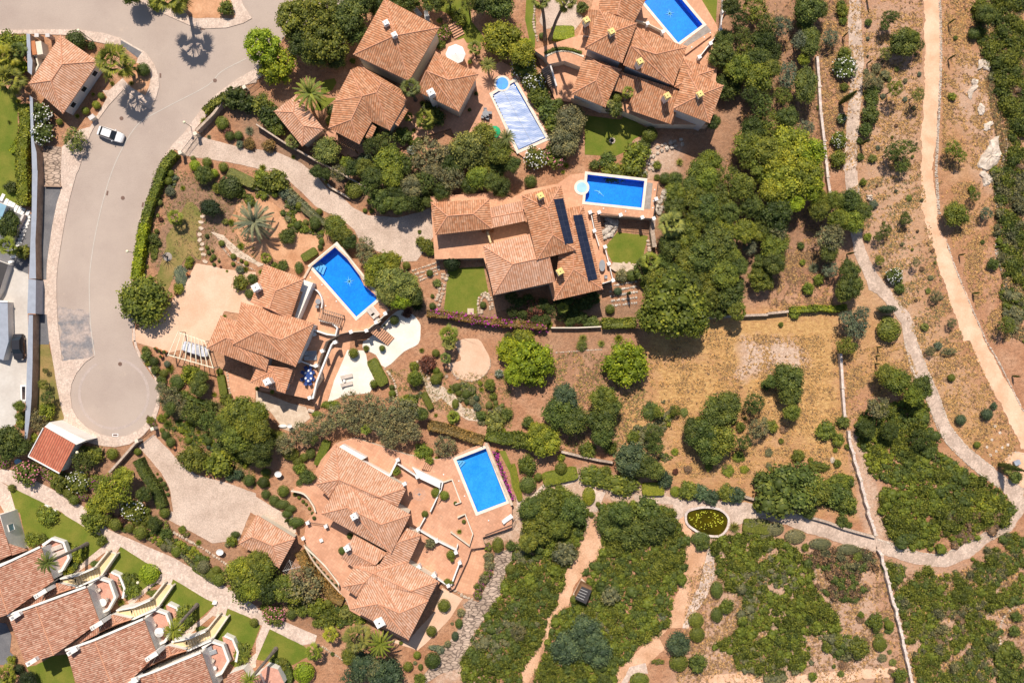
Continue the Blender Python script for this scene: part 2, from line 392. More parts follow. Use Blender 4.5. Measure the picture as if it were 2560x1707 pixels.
def blobs_mesh(name, lob, leaf, dens, jit=.12, core=.78, up=.35, cull=.8, tintspread=.35, zmin=None, smoothness=.55, vary=0.5):
    """lob: array (n,7): x y z rx ry rz tint. Leaves over the surface of all lobes + solid cores."""
    Vs = []; Fs = []; Ts = []; base = 0
    lob = np.asarray(lob, float); iv, itf = ico()
    for i, l in enumerate(lob):
        ar = 4*math.pi*((l[3]*l[4]+l[3]*l[5]+l[4]*l[5])/3); n = max(8, int(dens*ar/(leaf*leaf)))
        d = unit(NR.normal(size=(n, 3))); d = d[d[:, 2] > -.55]; n = len(d)
        rr = (1+NR.uniform(-jit*1.6, jit, size=n))[:, None]; C = l[:3]+d*l[3:6]*rr
        near = lob[(np.abs(lob[:, 0]-l[0]) < lob[:, 3]+l[3]) & (np.abs(lob[:, 1]-l[1]) < lob[:, 4]+l[4])]
        keep = np.ones(n, bool)
        for q in near:
            if (q[:3] == l[:3]).all(): continue
            keep &= (((C-q[:3])/q[3:6])**2).sum(1) > cull**2
        if zmin is not None: keep &= C[:, 2] > zmin
        C = C[keep]; d = d[keep]; n = len(C)
        if n:
            nn = unit(unit(d/l[3:6])*smoothness+NR.normal(size=(n, 3))*.45+np.array([0, 0, up]))
            V = quads(C, nn, leaf*NR.uniform(.7, 1.35, n)); Vs.append(V); Fs.append(np.arange(base, base+4*n).reshape(-1, 4)); base += 4*n
            Ts.append(np.clip(l[6]+NR.normal(size=n)*tintspread*.5, 0, 1))
    Vq = Vs          # solid cores go last, as triangles
    Vc = [iv*l[3:6]*core+l[:3] for l in lob] if core else []
    allV = np.concatenate(Vq+Vc) if Vq or Vc else np.zeros((0, 3)); nb = sum(len(v) for v in Vq)
    F4 = np.arange(nb).reshape(-1, 4); T = [np.concatenate(Ts)] if Ts else []
    FL = [F4]
    if Vc:
        F3 = np.concatenate([itf+nb+j*len(iv) for j in range(len(Vc))]); FL.append(F3); T.append(np.repeat(lob[:, 6]*.6, len(itf)))  # cores take a darker tint: inner shade of the foliage painted in
    return mesh_np(name, allV, FL, np.concatenate(T), MT['leaf'])
def crown_lobes(seed, n=16, spread=.62, r0=.30, r1=.46, flat=.75):
    r = np.random.default_rng(seed); L = [[0, 0, 0, .55, .55, .5*flat, .45]]
    for i in range(n):
        a = 2*math.pi*(i*.618)+r.uniform(-.3, .3); el = math.asin(r.uniform(-.35, .98)); q = spread*r.uniform(.82, 1.1)
        R = r.uniform(r0, r1); L.append([q*math.cos(el)*math.cos(a), q*math.cos(el)*math.sin(a), q*math.sin(el)*flat, R, R*r.uniform(.85, 1.1), R*.8, r.uniform(.2, .8)])
    return np.array(L)
PROTO = {}
def proto(kind, i, fn):
    k = (kind, i)
    if k not in PROTO: PROTO[k] = fn(i)
    return PROTO[k]
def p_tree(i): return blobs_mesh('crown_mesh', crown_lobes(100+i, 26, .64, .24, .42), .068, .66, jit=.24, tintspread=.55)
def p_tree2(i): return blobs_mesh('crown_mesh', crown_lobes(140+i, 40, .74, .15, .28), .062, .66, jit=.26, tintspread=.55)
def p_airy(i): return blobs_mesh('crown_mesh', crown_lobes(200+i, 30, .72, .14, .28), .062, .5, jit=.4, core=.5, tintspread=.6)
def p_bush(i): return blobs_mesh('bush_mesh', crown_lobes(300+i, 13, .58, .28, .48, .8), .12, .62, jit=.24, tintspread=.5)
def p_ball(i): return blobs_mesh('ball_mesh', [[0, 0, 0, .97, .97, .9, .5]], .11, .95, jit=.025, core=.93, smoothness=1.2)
def p_box(i):
    n = 9000; c = NR.uniform(-1, 1, (n, 3)); ax = NR.integers(0, 3, n); s = NR.choice([-1, 1], n)
    p = np.sign(c)*np.abs(c)**.9; p[np.arange(n), ax] = s*.97; nn = np.zeros((n, 3)); nn[np.arange(n), ax] = s
    keep = ~((ax == 2) & (s < 0)); p, nn = p[keep], nn[keep]; n = len(p)
    nn = unit(nn+NR.normal(size=(n, 3))*.35); p += NR.normal(size=p.shape)*.012
    r = np.linalg.norm(p[:, :2], axis=1); f = np.where(r > 1.22, 1.22/r, 1); p[:, :2] *= f[:, None]
    V = quads(p, nn, NR.uniform(.05, .10, n)); cb = np.array([[x, y, z] for x in (-.9, .9) for y in (-.9, .9) for z in (-.95, .93)])
    F = np.array([[0, 1, 3, 2], [4, 6, 7, 5], [0, 4, 5, 1], [2, 3, 7, 6], [1, 5, 7, 3]])+len(V)
    cb[:, :2] *= .93
    return mesh_np('box_mesh', np.concatenate([V, cb]), [np.concatenate([np.arange(len(V)).reshape(-1, 4), F])], np.concatenate([NR.uniform(.2, .8, n), np.full(5, .3)]), MT['leaf'])
def p_cyp(i):
    L = [[0, 0, z, .5*math.sin(math.pi*min(1, (z*.86+.14)))**.7*.98, .5*math.sin(math.pi*min(1, (z*.86+.14)))**.7*.98, .12, NR.uniform(.2, .7)] for z in np.linspace(.02, .93, 14)]
    m = blobs_mesh('cypress_mesh', L, .06, .22, jit=.12, core=.85, cull=.8); return m     # unit height, unit width
def blade_mesh(name, blades, mat=None):
    """blades: list of (points, widths, tint)"""
    V = []; F = []; T = []
    for pts, w, t in blades:
        pts = np.array(pts); n = len(pts); b = len(V); d = pts[-1]-pts[0]; s = np.cross(d, [0, 0, 1.0]); s /= np.linalg.norm(s)+1e-9
        for k in range(n): V.append(pts[k]-s*w[k]/2); V.append(pts[k]+s*w[k]/2)
        for k in range(n-1): F.append([b+2*k, b+2*k+1, b+2*k+3, b+2*k+2]); T.append(t)
    return mesh_np(name, np.array(V), [np.array(F)], np.array(T), mat or MT['leaf'])
def p_fan(i):
    r = np.random.default_rng(400+i); B = []
    for k in range(30):
        a = k*2.4+r.uniform(-.2, .2); el = r.uniform(-.55, .75) if k > 7 else r.uniform(.9, 1.45); L = r.uniform(.42, .55)
        d = np.array([math.cos(a)*math.cos(el), math.sin(a)*math.cos(el), math.sin(el)]); side = np.array([-math.sin(a), math.cos(a), 0]); upv = np.cross(side, d)*-1
        tip = d*L; t = r.uniform(.2, .6) if el > -.2 else r.uniform(.0, .35)
        B.append(([np.zeros(3), tip], [.02, .015], t))
        for j in range(13):
            q = (j-6)/6*1.15; f = d*math.cos(q)+side*math.sin(q); l = .50*(1-.25*abs(q))*r.uniform(.88, 1.08)
            p0 = tip; p1 = tip+f*l*.55; p2 = tip+f*l+np.array([0, 0, -.14*r.uniform(.5, 1.4)])
            B.append(([p0, p1, p2], [.02, .055, .004], min(1, t+r.uniform(-.1, .5))))
    return blade_mesh('fan_crown_mesh', B)
def p_feather(i):
    r = np.random.default_rng(500+i); B = []
    for k in range(34):
        a = k*2.4+r.uniform(-.15, .15); el = .0+1.2*(1-k/34)+r.uniform(-.1, .1); L = r.uniform(.9, 1.05); h = np.array([math.cos(a), math.sin(a), 0]); side = np.array([-math.sin(a), math.cos(a), 0])
        c = []; 
        for s in np.linspace(0, 1, 9):
            e = el-1.15*s*s; 
            c.append((c[-1] if c else np.zeros(3))+(h*math.cos(e)+np.array([0, 0, math.sin(e)]))*L/8*(1 if c else 0))
        c = np.array(c); t = r.uniform(.15, .6); B.append((c, [.03]*9, t+.2))
        for s in np.linspace(.15, 1, 30):
            q = s*8; j = min(7, int(q)); p = c[j]+(c[j+1]-c[j])*(q-j); fw = unit((c[j+1]-c[j])[None])[0]; l = .085*math.sin(math.pi*(s*.75+.2))+.02
            for sg in (-1, 1):
                e = p+(side*sg*.85+fw*.6)*l+np.array([0, 0, -.3*l]); B.append(([p, (p+e)/2+np.array([0, 0, .03*l]), e], [.016, .018, .003], min(1, t+r.uniform(-.1, .5))))
    return blade_mesh('feather_crown_mesh', B)
def p_spiky(i):
    r = np.random.default_rng(600+i); B = []
    for k in range(60):
        a = k*2.4; el = .15+1.25*(1-k/60); d = np.array([math.cos(a)*math.cos(el), math.sin(a)*math.cos(el), math.sin(el)]); L = r.uniform(.8, 1.05)
        B.append(([np.zeros(3), d*L*.5, d*L+np.array([0, 0, -.12])], [.08, .11, .01], r.uniform(.2, .9)))
    return blade_mesh('rosette_mesh', B)
def p_flower(i):
    L = crown_lobes(300+i, 9, .5, .38, .52, .8); V = []
    for l in L[1:]:
        n = 26; d = unit(NR.normal(size=(n, 3))); d = d[d[:, 2] > -.1]; V.append((l[:3]+d*l[3:6]*1.08, d))
    C = np.concatenate([v[0] for v in V]); D = np.concatenate([v[1] for v in V]); k = (C**2).sum(1) > .35; C, D = C[k], D[k]
    Q = quads(C, unit(D+np.array([0, 0, .6])), NR.uniform(.07, .14, len(C)), 1.1); return Q
_FL = {}
def p_blossom(i, mat):
    if i not in _FL: _FL[i] = p_flower(i)
    Q = _FL[i]; return mesh_np('blossom_mesh', Q, [np.arange(len(Q)).reshape(-1, 4)], np.full(len(Q)//4, .5), MT[mat])
def p_trunk(i):
    r = random.Random(700+i); b = MB(); b.tube([(0, 0, -.02), (r.uniform(-.03, .03), r.uniform(-.03, .03), .35), (r.uniform(-.06, .06), r.uniform(-.06, .06), .8)], [.085, .06, .045], 'bark', 8)
    for k in range(5):
        a = k*1.26+r.uniform(-.3, .3); b.tube([(0, 0, .35+.06*k), (math.cos(a)*.2, math.sin(a)*.2, .62), (math.cos(a)*.42, math.sin(a)*.42, .88)], [.035, .026, .01], 'bark', 5)
    o = b.build('t', smooth=True); me = o.data; bpy.data.objects.remove(o); return me
PAL = {'d': (.070, .094, .020), 'm': (.155, .175, .028), 'g': (.108, .138, .030), 'l': (.25, .31, .020), 'y': (.24, .26, .028), 'o': (.20, .19, .095),
       'b': (.085, .120, .060), 'r': (.16, .065, .045), 'a': (.27, .165, .055), 'k': (.035, .052, .018), 'v': (.18, .21, .028), 'p': (.20, .215, .055), 's': (.155, .180, .115),
       'w': (.60, .375, .165), 'n': (.27, .165, .10)}
LOOK = {'d': 'dark green', 'm': 'mid green', 'g': 'deep green', 'l': 'bright lime green', 'y': 'yellow green', 'o': 'grey olive', 'b': 'bluish green', 'r': 'purple red', 'a': 'orange leaved',
        'k': 'very dark', 'v': 'fresh green', 'p': 'pale green', 's': 'silvery green', 'w': 'straw coloured', 'n': 'brown'}
THINGS = []          # (object, look, category, native pixel) -> labels are completed at the end
def reg(o, look, cat, group, px): THINGS.append((o, look, cat, group, px)); return o
def oc(o, c):
    k = PAL[c]; f = RN.uniform(.85, 1.15); o.color = (k[0]*f*RN.uniform(.93, 1.08), k[1]*f, k[2]*f, 1)
def link(name, me, parent=None, loc=(0, 0, 0), sc_=(1, 1, 1), rz=0, col=None):
    o = bpy.data.objects.new(name, me); COL.objects.link(o); o.location = loc; o.scale = sc_; o.rotation_euler = (0, 0, rz)
    if parent: o.parent = parent
    if col: oc(o, col)
    return o
PATHS = []
ZONES = []           # raised terraces: (polygon native, z)
def gz(px):
    z = 0.0
    for poly, h in ZONES:
        if inside(px, poly): z = max(z, h)
    return z
SZ = {True: 'small ', False: ''}
def size_word(R, a, b): return 'small ' if R < a else ('large ' if R > b else '')
def tree(px, r, c, h=None, kind='tree', ry=None):
    R = r*M; Ry = (ry or r)*M; h = h or (1.75*min(R, Ry)+1.0); z0 = gz(px); fl = .62 if kind != 'airy' else .6
    Rz = min(R, Ry)*.85; zc = z0+h-Rz*.8; w = W(px, zc); rt = empty('olive_tree' if kind == 'airy' and c in 'os' else 'broadleaf_tree', (w.x, w.y, z0))
    i = RN.randrange(5); fn = {'tree': p_tree, 'tree2': p_tree2, 'airy': p_airy}[kind]; rz = 0 if ry else RN.uniform(0, 6.28)
    link('crown', proto(kind, i, fn), rt, (0, 0, zc-z0), (R*1.0, Ry*1.0, Rz), rz, c)
    link('trunk', proto('trunk', RN.randrange(3), p_trunk), rt, (0, 0, 0), (R*.9+.3, R*.9+.3, max(.8, zc-z0)), RN.uniform(0, 6))
    look = size_word(R, 1.7, 3.8)+LOOK[c]+(' airy' if kind == 'airy' else '')+(' olive' if rt.name.startswith('olive') else ' leafy')+' tree'
    return reg(rt, look, 'tree', 'trees standing in the gardens and fields', px)
def bush(px, r, c, ry=None, h=None, flower=None, rz=None):
    R = r*M; Ry = (ry or r)*M; hh = h or min(R, Ry)*1.35; z0 = gz(px); zc = z0+hh*.45; w = W(px, zc)
    i = RN.randrange(4); nm = 'flowering_bush' if flower else 'bush'
    rzz = rz if rz is not None else (0 if ry else RN.uniform(0, 6.28))
    o = link(nm, proto('bush', i, p_bush), None, (w.x, w.y, zc), (R*1.08, Ry*1.08, hh*.66), rzz, c)
    if flower:
        me = proto('bl'+flower, i, lambda k: p_blossom(k, 'petal_'+flower)); link('blossom', me, o)
    look = size_word(R, .6, 1.7)+LOOK[c]+(' bush with %s blossom' % flower if flower else ' loose bush')
    return reg(o, look, 'bush', 'loose bushes in the gardens', px)
def ball(px, r, c, ry=None, h=None, rz=0, stem=0, box=False):
    R = r*M; Ry = (ry or r)*M; hh = (h or min(R, Ry)*1.5); z0 = gz(px)+stem; zc = z0+hh*.5; w = W(px, zc)
    if box: o = link('clipped_hedge', proto('box', 0, p_box), None, (w.x, w.y, zc), (R, Ry, hh*.5), rz, c)
    else: o = link('clipped_bush', proto('ball', 0, p_ball), None, (w.x, w.y, zc), (R, Ry, hh*.55), rz, c)
    if stem:
        b = MB(); b.tube([(w.x, w.y, gz(px)), (w.x, w.y, zc)], .05, 'bark', 6); s = b.build('stem', parent=o); s.matrix_parent_inverse = Matrix.Translation((w.x, w.y, zc)) @ Matrix.Identity(4)
        s.location = (0, 0, 0); s.matrix_parent_inverse = (Matrix.Translation(o.location) @ Matrix.Rotation(rz, 4, 'Z') @ Matrix.Diagonal((R, Ry, hh*.55, 1))).inverted()
    look = size_word(R, .55, 1.3)+LOOK[c]+(' flat topped clipped hedge' if box else ' clipped round bush')
    return reg(o, look, 'hedge' if box else 'bush', 'clipped bushes in the gardens', px)
def rosette(px, r, c='p', h=None):
    z0 = gz(px); w = W(px, z0+.3); R = r*M
    o = link('spiky_plant', proto('spiky', 0, p_spiky), None, (w.x, w.y, z0+.02), (R, R, R*.9), RN.uniform(0, 6), c)
    return reg(o, LOOK[c]+' spiky leaved plant', 'plant', 'spiky plants in the beds', px)
def palm(px, r, c, h, kind='fan', base=None):
    z0 = gz(px); R = r*M; w = W(px, z0+h); bw = W(base, z0) if base else Vector((w.x, w.y, z0))
    rt = empty('fan_palm' if kind == 'fan' else 'feather_palm', (bw.x, bw.y, z0))
    top = Vector((w.x-bw.x, w.y-bw.y, h)); i = RN.randrange(2)
    link('crown', proto(kind, i, p_fan if kind == 'fan' else p_feather), rt, top, (R*1.02, R*1.02, R*.95), RN.uniform(0, 6), c)
    b = MB(); mid = Vector((top.x*.35, top.y*.35, h*.5)); tr = min(.28, .12+h*.02)
    b.tube([bw, bw+Vector((top.x*.12, top.y*.12, h*.2)), bw+mid, bw+Vector((top.x*.7, top.y*.7, h*.8)), bw+top], [tr*1.5, tr, tr*.9, tr*.85, tr*1.1], 'palmbark', 8)
    b.build('trunk', parent=rt, smooth=True)
    return reg(rt, ('tall ' if h > 7 else '')+LOOK[c]+(' fan' if kind == 'fan' else ' feather leaved')+' palm', 'palm tree', 'palm trees in the gardens', px)
def cypress(base, h, r, c='g'):
    z0 = gz(base); w = W(base, z0); rt = empty('cypress', w)
    link('crown', proto('cyp', RN.randrange(2), p_cyp), rt, (0, 0, .15), (2*r, 2*r, h), RN.uniform(0, 6), c)
    b = MB(); b.tube([w, w+Vector((0, 0, h*.5))], [max(.04, r*.2), .02], 'bark', 6); b.build('trunk', parent=rt)
    return reg(rt, ('young slim ' if h < 3.5 else 'tall dark ')+'cypress', 'cypress', 'cypress trees along the paths', base)
def hedge(s, w, h, c, name='hedge', look=None, cat='hedge', flowers=None, z0=None, leaf=.22, lump=.12, dens=1.0, flow_d=3):
    """free-form hedge along a plan line"""
    pp = P(s); pm = pp[len(pp)//2]; z0 = gz(pm) if z0 is None else z0; pts = smooth(PW(pp, z0+h*.7), 5, False); w *= M; C = []; N = []
    seg = [(pts[i], pts[i+1]) for i in range(len(pts)-1)]; prof = []
    org = Vector((pts[len(pts)//2].x, pts[len(pts)//2].y, z0)); V = []
    for a, b in seg:
        L = (b-a).length; d = (b-a).normalized(); s_ = Vector((-d.y, d.x, 0)); n = int(dens*L*(w+2*h)/(leaf*leaf)*1.6)+1
        for _ in range(n):
            t = NR.uniform(); q = NR.uniform(-1, 1)*(w/2+h)
            base = a+(b-a)*t; lum = lump*(math.sin(base.x*2.1+base.y*1.7)+math.sin(base.x*1.1-base.y*2.9))*.5
            if abs(q) < w/2-.08: p = base+s_*q; z = h+lum; nn = Vector((0, 0, 1))
            else: p = base+s_*math.copysign(w/2+lum*.6, q); z = max(.05, h-(abs(q)-w/2+.08)); nn = s_*math.copysign(1, q)+Vector((0, 0, .25))
            C.append((p.x-org.x, p.y-org.y, z)); N.append(nn[:])
    C = np.array(C); n = len(C); C += NR.normal(size=C.shape)*lump*.35; N = unit(np.array(N)+NR.normal(size=(n, 3))*.5)
    tb = .5+.25*np.sin(C[:, 0]*1.3)*np.cos(C[:, 1]*1.7)
    Q = quads(C, N, leaf*NR.uniform(.7, 1.3, n)); T = np.clip(tb+NR.normal(size=n)*.2, 0, 1)
    rb = ribbon(pts, max(.15, w-.22)); m = len(pts); cv = [(p.x-org.x, p.y-org.y, 0) for p in rb]+[(p.x-org.x, p.y-org.y, h*.93) for p in rb]
    F = []; k = len(Q); K = len(rb)
    for i in range(m-1): F.append([k+K+i, k+K+2*m-1-i, k+K+2*m-2-i, k+K+i+1])
    for i in range(K): F.append([k+i, k+(i+1) % K, k+K+(i+1) % K, k+K+i])
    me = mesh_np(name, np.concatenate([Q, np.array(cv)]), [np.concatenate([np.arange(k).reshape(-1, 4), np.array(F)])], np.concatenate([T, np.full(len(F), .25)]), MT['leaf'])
    o = link(name, me, None, org, col=c)
    if flowers:
        for fl in flowers.split():
            idx = NR.choice(n, max(4, int(len(seg)*flow_d*3))); idx = idx[C[idx, 2] > h*.6]; cc = C[idx]+np.array([0, 0, .08])
            cc = np.concatenate([cc+NR.normal(size=cc.shape)*.22 for _ in range(3)]); q = quads(cc, unit(NR.normal(size=cc.shape)*.4+np.array([0, 0, 1.])), NR.uniform(.14, .26, len(cc)))
            link('blossom', mesh_np('blossom', q, [np.arange(len(q)).reshape(-1, 4)], np.full(len(cc), .5), MT['petal_'+fl]), o)
    return reg(o, look or LOOK[c]+' hedge', cat, 'hedges along the garden edges', pm)
def poisson(poly_n, r, seed, n=4000, mask=None):
    """native-pixel polygon -> centres at least r native px apart"""
    rr = random.Random(seed); xs = [p[0] for p in poly_n]; ys = [p[1] for p in poly_n]; out = []; g = {}
    for _ in range(n):
        p = (rr.uniform(min(xs), max(xs)), rr.uniform(min(ys), max(ys)))
        k = (int(p[0]//r), int(p[1]//r))
        if any(math.dist(p, q) < r for i in (-1, 0, 1) for j in (-1, 0, 1) for q in g.get((k[0]+i, k[1]+j), ())): continue
        if not inside(p, poly_n): continue
        if mask and not mask(p): continue
        g.setdefault(k, []).append(p); out.append(p)
    return out
def scrub(s, cols='mgvy', r=(.5, 1.1), name='scrub', gap=0.0, gs=.05, seed=1, h=.75, leaf=.155, dens=.34, label='low wild scrub covering the slope'):
    """a patch of maquis that reads as one mass: one object"""
    poly = P(s) if isinstance(s, str) else s; rm = (r[0]+r[1])/2
    ph = [random.Random(seed).uniform(0, 9) for _ in range(6)]
    def mask(p):
        x, y = p[0]*gs, p[1]*gs
        v = .5+.25*math.sin(x+ph[0]+1.5*math.sin(y*.7+ph[1]))+.25*math.sin(y*1.3+ph[2]+1.2*math.sin(x*.9+ph[3]))+.1*math.sin(3*x+ph[4])*math.sin(2.7*y+ph[5])
        return v > gap
    cs = poisson(poly, rm*.78/SPX, seed, 16000, mask); L = {c: [] for c in cols}; rr = random.Random(seed+5)
    for p in cs:
        R = rr.uniform(*r)*(1.6 if rr.random() < .10 else (.55 if rr.random() < .3 else 1)); hh = R*h*rr.uniform(.8, 1.2); w = W(p, hh*.6)
        x, y = p[0]*.02+ph[0], p[1]*.02+ph[1]; k = (math.sin(x+math.sin(y))+math.sin(y*1.4+x*.5))*.25+.5
        c = cols[min(len(cols)-1, max(0, int((k*.6+rr.random()*.4)*len(cols))))]
        L[c].append([w.x, w.y, hh*.35, R, R*rr.uniform(.8, 1.1), hh, rr.uniform(.2, .8)])
        for _ in range(3):
            a = rr.uniform(0, 6.28); q = R*.45; L[c].append([w.x+q*math.cos(a), w.y+q*math.sin(a), hh*rr.uniform(.6, .95), R*.45, R*.45, hh*.5, rr.uniform(.15, .9)])
    first = None
    objs = []
    for c in cols:
        if not L[c]: continue
        me = blobs_mesh(name+'_mesh', L[c], leaf, dens*.62, jit=.26, core=.80, zmin=.02, cull=.7, tintspread=.6)
        # blend each colour into one mesh through a colour attribute later
        objs.append((me, c))
    # join into one object
    V = []; T = []; Lp = []; tot = []; colr = []; b = 0
    for me, c in objs:
        nv = len(me.vertices); v = np.empty(nv*3, np.float32); me.vertices.foreach_get('co', v); V.append(v.reshape(-1, 3))
        li = np.empty(len(me.loops), np.int32); me.loops.foreach_get('vertex_index', li); Lp.append(li+b); b += nv
        lt = np.empty(len(me.polygons), np.int32); me.polygons.foreach_get('loop_total', lt); tot.append(lt)
        tt = np.empty(len(me.polygons), np.float32); me.attributes['tint'].data.foreach_get('value', tt); T.append(tt)
        colr.append(np.tile(np.array(list(PAL[c])+[1], np.float32), (len(lt), 1))); bpy.data.meshes.remove(me)
    V = np.concatenate(V); Lp = np.concatenate(Lp); tot = np.concatenate(tot); T = np.concatenate(T); colr = np.concatenate(colr)
    me = bpy.data.meshes.new(name); me.vertices.add(len(V)); me.vertices.foreach_set('co', V.ravel()); me.loops.add(len(Lp)); me.loops.foreach_set('vertex_index', Lp)
    me.polygons.add(len(tot)); me.polygons.foreach_set('loop_start', np.concatenate([[0], np.cumsum(tot)[:-1]]).astype(np.int32)); me.update(calc_edges=True)
    a = me.attributes.new('tint', 'FLOAT', 'FACE'); a.data.foreach_set('value', T)
    a = me.attributes.new('species', 'FLOAT_COLOR', 'FACE'); 
    a.data.foreach_set('color', colr.ravel()); me.materials.append(MT['scrub'])
    return link(name, me) if not tag else tag(link(name, me), label, 'scrub', None, 'stuff')
_m = MT['leaf'].copy(); _m.name = 'scrub_foliage'; _t = _m.node_tree
_oi = [n for n in _t.nodes if n.bl_idname == 'ShaderNodeObjectInfo'][0]; _mx = [n for n in _t.nodes if n.bl_idname == 'ShaderNodeMix'][0]
_at = _t.nodes.new('ShaderNodeAttribute'); _at.attribute_name = 'species'; _t.links.new(_at.outputs['Color'], _mx.inputs[6]); MT['scrub'] = _m

def litter(s, n, cols, size=(.08, .2), label='dry grass tufts scattered over the bare ground', name='dry_grass', seed=1, gs=.03, gap=.45, h=.12, z=0.02):
    """uncountable small dry tufts: one object of tiny blades"""
    poly = P(s); xs = [p[0] for p in poly]; ys = [p[1] for p in poly]; r = np.random.default_rng(seed); N = n*3
    X = r.uniform(min(xs), max(xs), N); Y = r.uniform(min(ys), max(ys), N); I = np.zeros(N, bool); m = len(poly)
    for i in range(m):
        ax, ay = poly[i]; bx, by = poly[(i+1) % m]; I ^= ((ay > Y) != (by > Y)) & (X < (bx-ax)*(Y-ay)/(by-ay+1e-12)+ax)
    for q in PATHS:
        if max(p[0] for p in q) < min(xs) or min(p[0] for p in q) > max(xs): continue
        K = np.zeros(N, bool); mm = len(q)
        for i in range(mm):
            ax, ay = q[i]; bx, by = q[(i+1) % mm]; K ^= ((ay > Y) != (by > Y)) & (X < (bx-ax)*(Y-ay)/(by-ay+1e-12)+ax)
        I &= ~K
    f = np.zeros(N)
    for k in range(7): a = r.uniform(0, 6.28); q = gs*2**(k*.6); f += np.sin(X*q*math.cos(a)*2+Y*q*math.sin(a)*2+r.uniform(0, 6.28)+1.5*np.sin(Y*q*.7+k))*.8**k
    f = f/4+.5; keep = I & (f > gap-.6*r.uniform(0, 1, N)**3); X, Y = X[keep][:n], Y[keep][:n]; k = SPX; n = len(X); G = 5
    C = np.stack([(X-1280)*k, -(Y-853.5)*k, np.full(n, z)], 1); C = np.repeat(C, G, 0); C += r.normal(size=C.shape)*np.array([.10, .10, 0]); C[:, 2] += np.abs(r.normal(size=len(C)))*h*.5
    nn = unit(r.normal(size=C.shape)*.32+np.array([0, 0, 1.])); Q = quads(C, nn, r.uniform(size[0], size[1], len(C))*.62, 3.2); Q[:, 2] = np.maximum(Q[:, 2], z*.6)
    c = np.array([list(PAL[q])+[1] for q in cols], np.float32)[np.repeat(r.integers(0, len(cols), n), G)]
    me = mesh_np(name, Q, [np.arange(len(Q)).reshape(-1, 4)], r.uniform(.2, .8, len(C)), MT['scrub']); a = me.attributes.new('species', 'FLOAT_COLOR', 'FACE'); a.data.foreach_set('color', c.ravel())
    return tag(link(name, me), label, 'grass', None, 'stuff')
# ------------------------------------------------------------------ building helpers
def edge_dist(p, a, b):
    p, a, b = Vector(p[:2]), Vector(a[:2]), Vector(b[:2]); d = b-a; t = max(0, min(1, (p-a).dot(d)/d.length_squared)); return (p-(a+d*t)).length
def roof_mesh(parent, V, F, mat, thick=.17, ridge=True, name='roof'):
    b = MB(); V = [Vector(v) for v in V]; edges = {}; info = []
    for fi, f in enumerate(F):
        pts = [V[i] for i in f]; n = Vector((0, 0, 0))
        for i in range(len(pts)): n += pts[i].cross(pts[(i+1) % len(pts)])
        if n.z < 0: pts = pts[::-1]; f = f[::-1]; n = -n
        n.normalize(); g = Vector((n.x, n.y, 0)); g = g.normalized() if g.length > 1e-4 else Vector((0, -1, 0)); u = Vector((-g.y, g.x, 0)); sl = n.cross(u)
        tr = [(0, 1, 2)] if len(pts) == 3 else tessellate_polygon([[Vector((p.x, p.y, 0)) for p in pts]])
        for t in tr:
            q = [pts[k] for k in t]
            if (q[1]-q[0]).cross(q[2]-q[0]).z < 0: q = q[::-1]
            b.face(q, mat, [(p.dot(u), p.dot(sl)) for p in q]); b.face([p-Vector((0, 0, thick)) for p in q[::-1]], 'cream')
        c = sum(pts, Vector())/len(pts); info.append((n, c))
        for i in range(len(f)): edges.setdefault(frozenset((f[i], f[(i+1) % len(f)])), []).append((fi, f[i], f[(i+1) % len(f)]))
    for e, l in edges.items():
        i, j = l[0][1], l[0][2]; A, B = V[i], V[j]
        if len(l) == 1:
            dn = Vector((0, 0, thick)); b.face([A-dn, B-dn, B, A], 'ridge')
        elif ridge:
            (n1, c1), (n2, c2) = info[l[0][0]], info[l[1][0]]
            if n1.dot(c2-(A+B)/2) < 0 and (B-A).length > .3: b.tube([A+Vector((0, 0, .0)), B+Vector((0, 0, .0))], .105, 'ridge', 6)
    return b.build(name, parent=parent)
def outline(V, F):
    E = {}
    for f in F:
        for i in range(len(f)): E.setdefault(frozenset((f[i], f[(i+1) % len(f)])), []).append((f[i], f[(i+1) % len(f)]))
    nx = {}
    for e, l in E.items():
        if len(l) == 1: nx.setdefault(l[0][0], l[0][1])
    s = next(iter(nx)); o = [s]; 
    while nx.get(o[-1]) is not None and nx[o[-1]] != s and len(o) < 60: o.append(nx[o[-1]])
    return [V[i] for i in o]
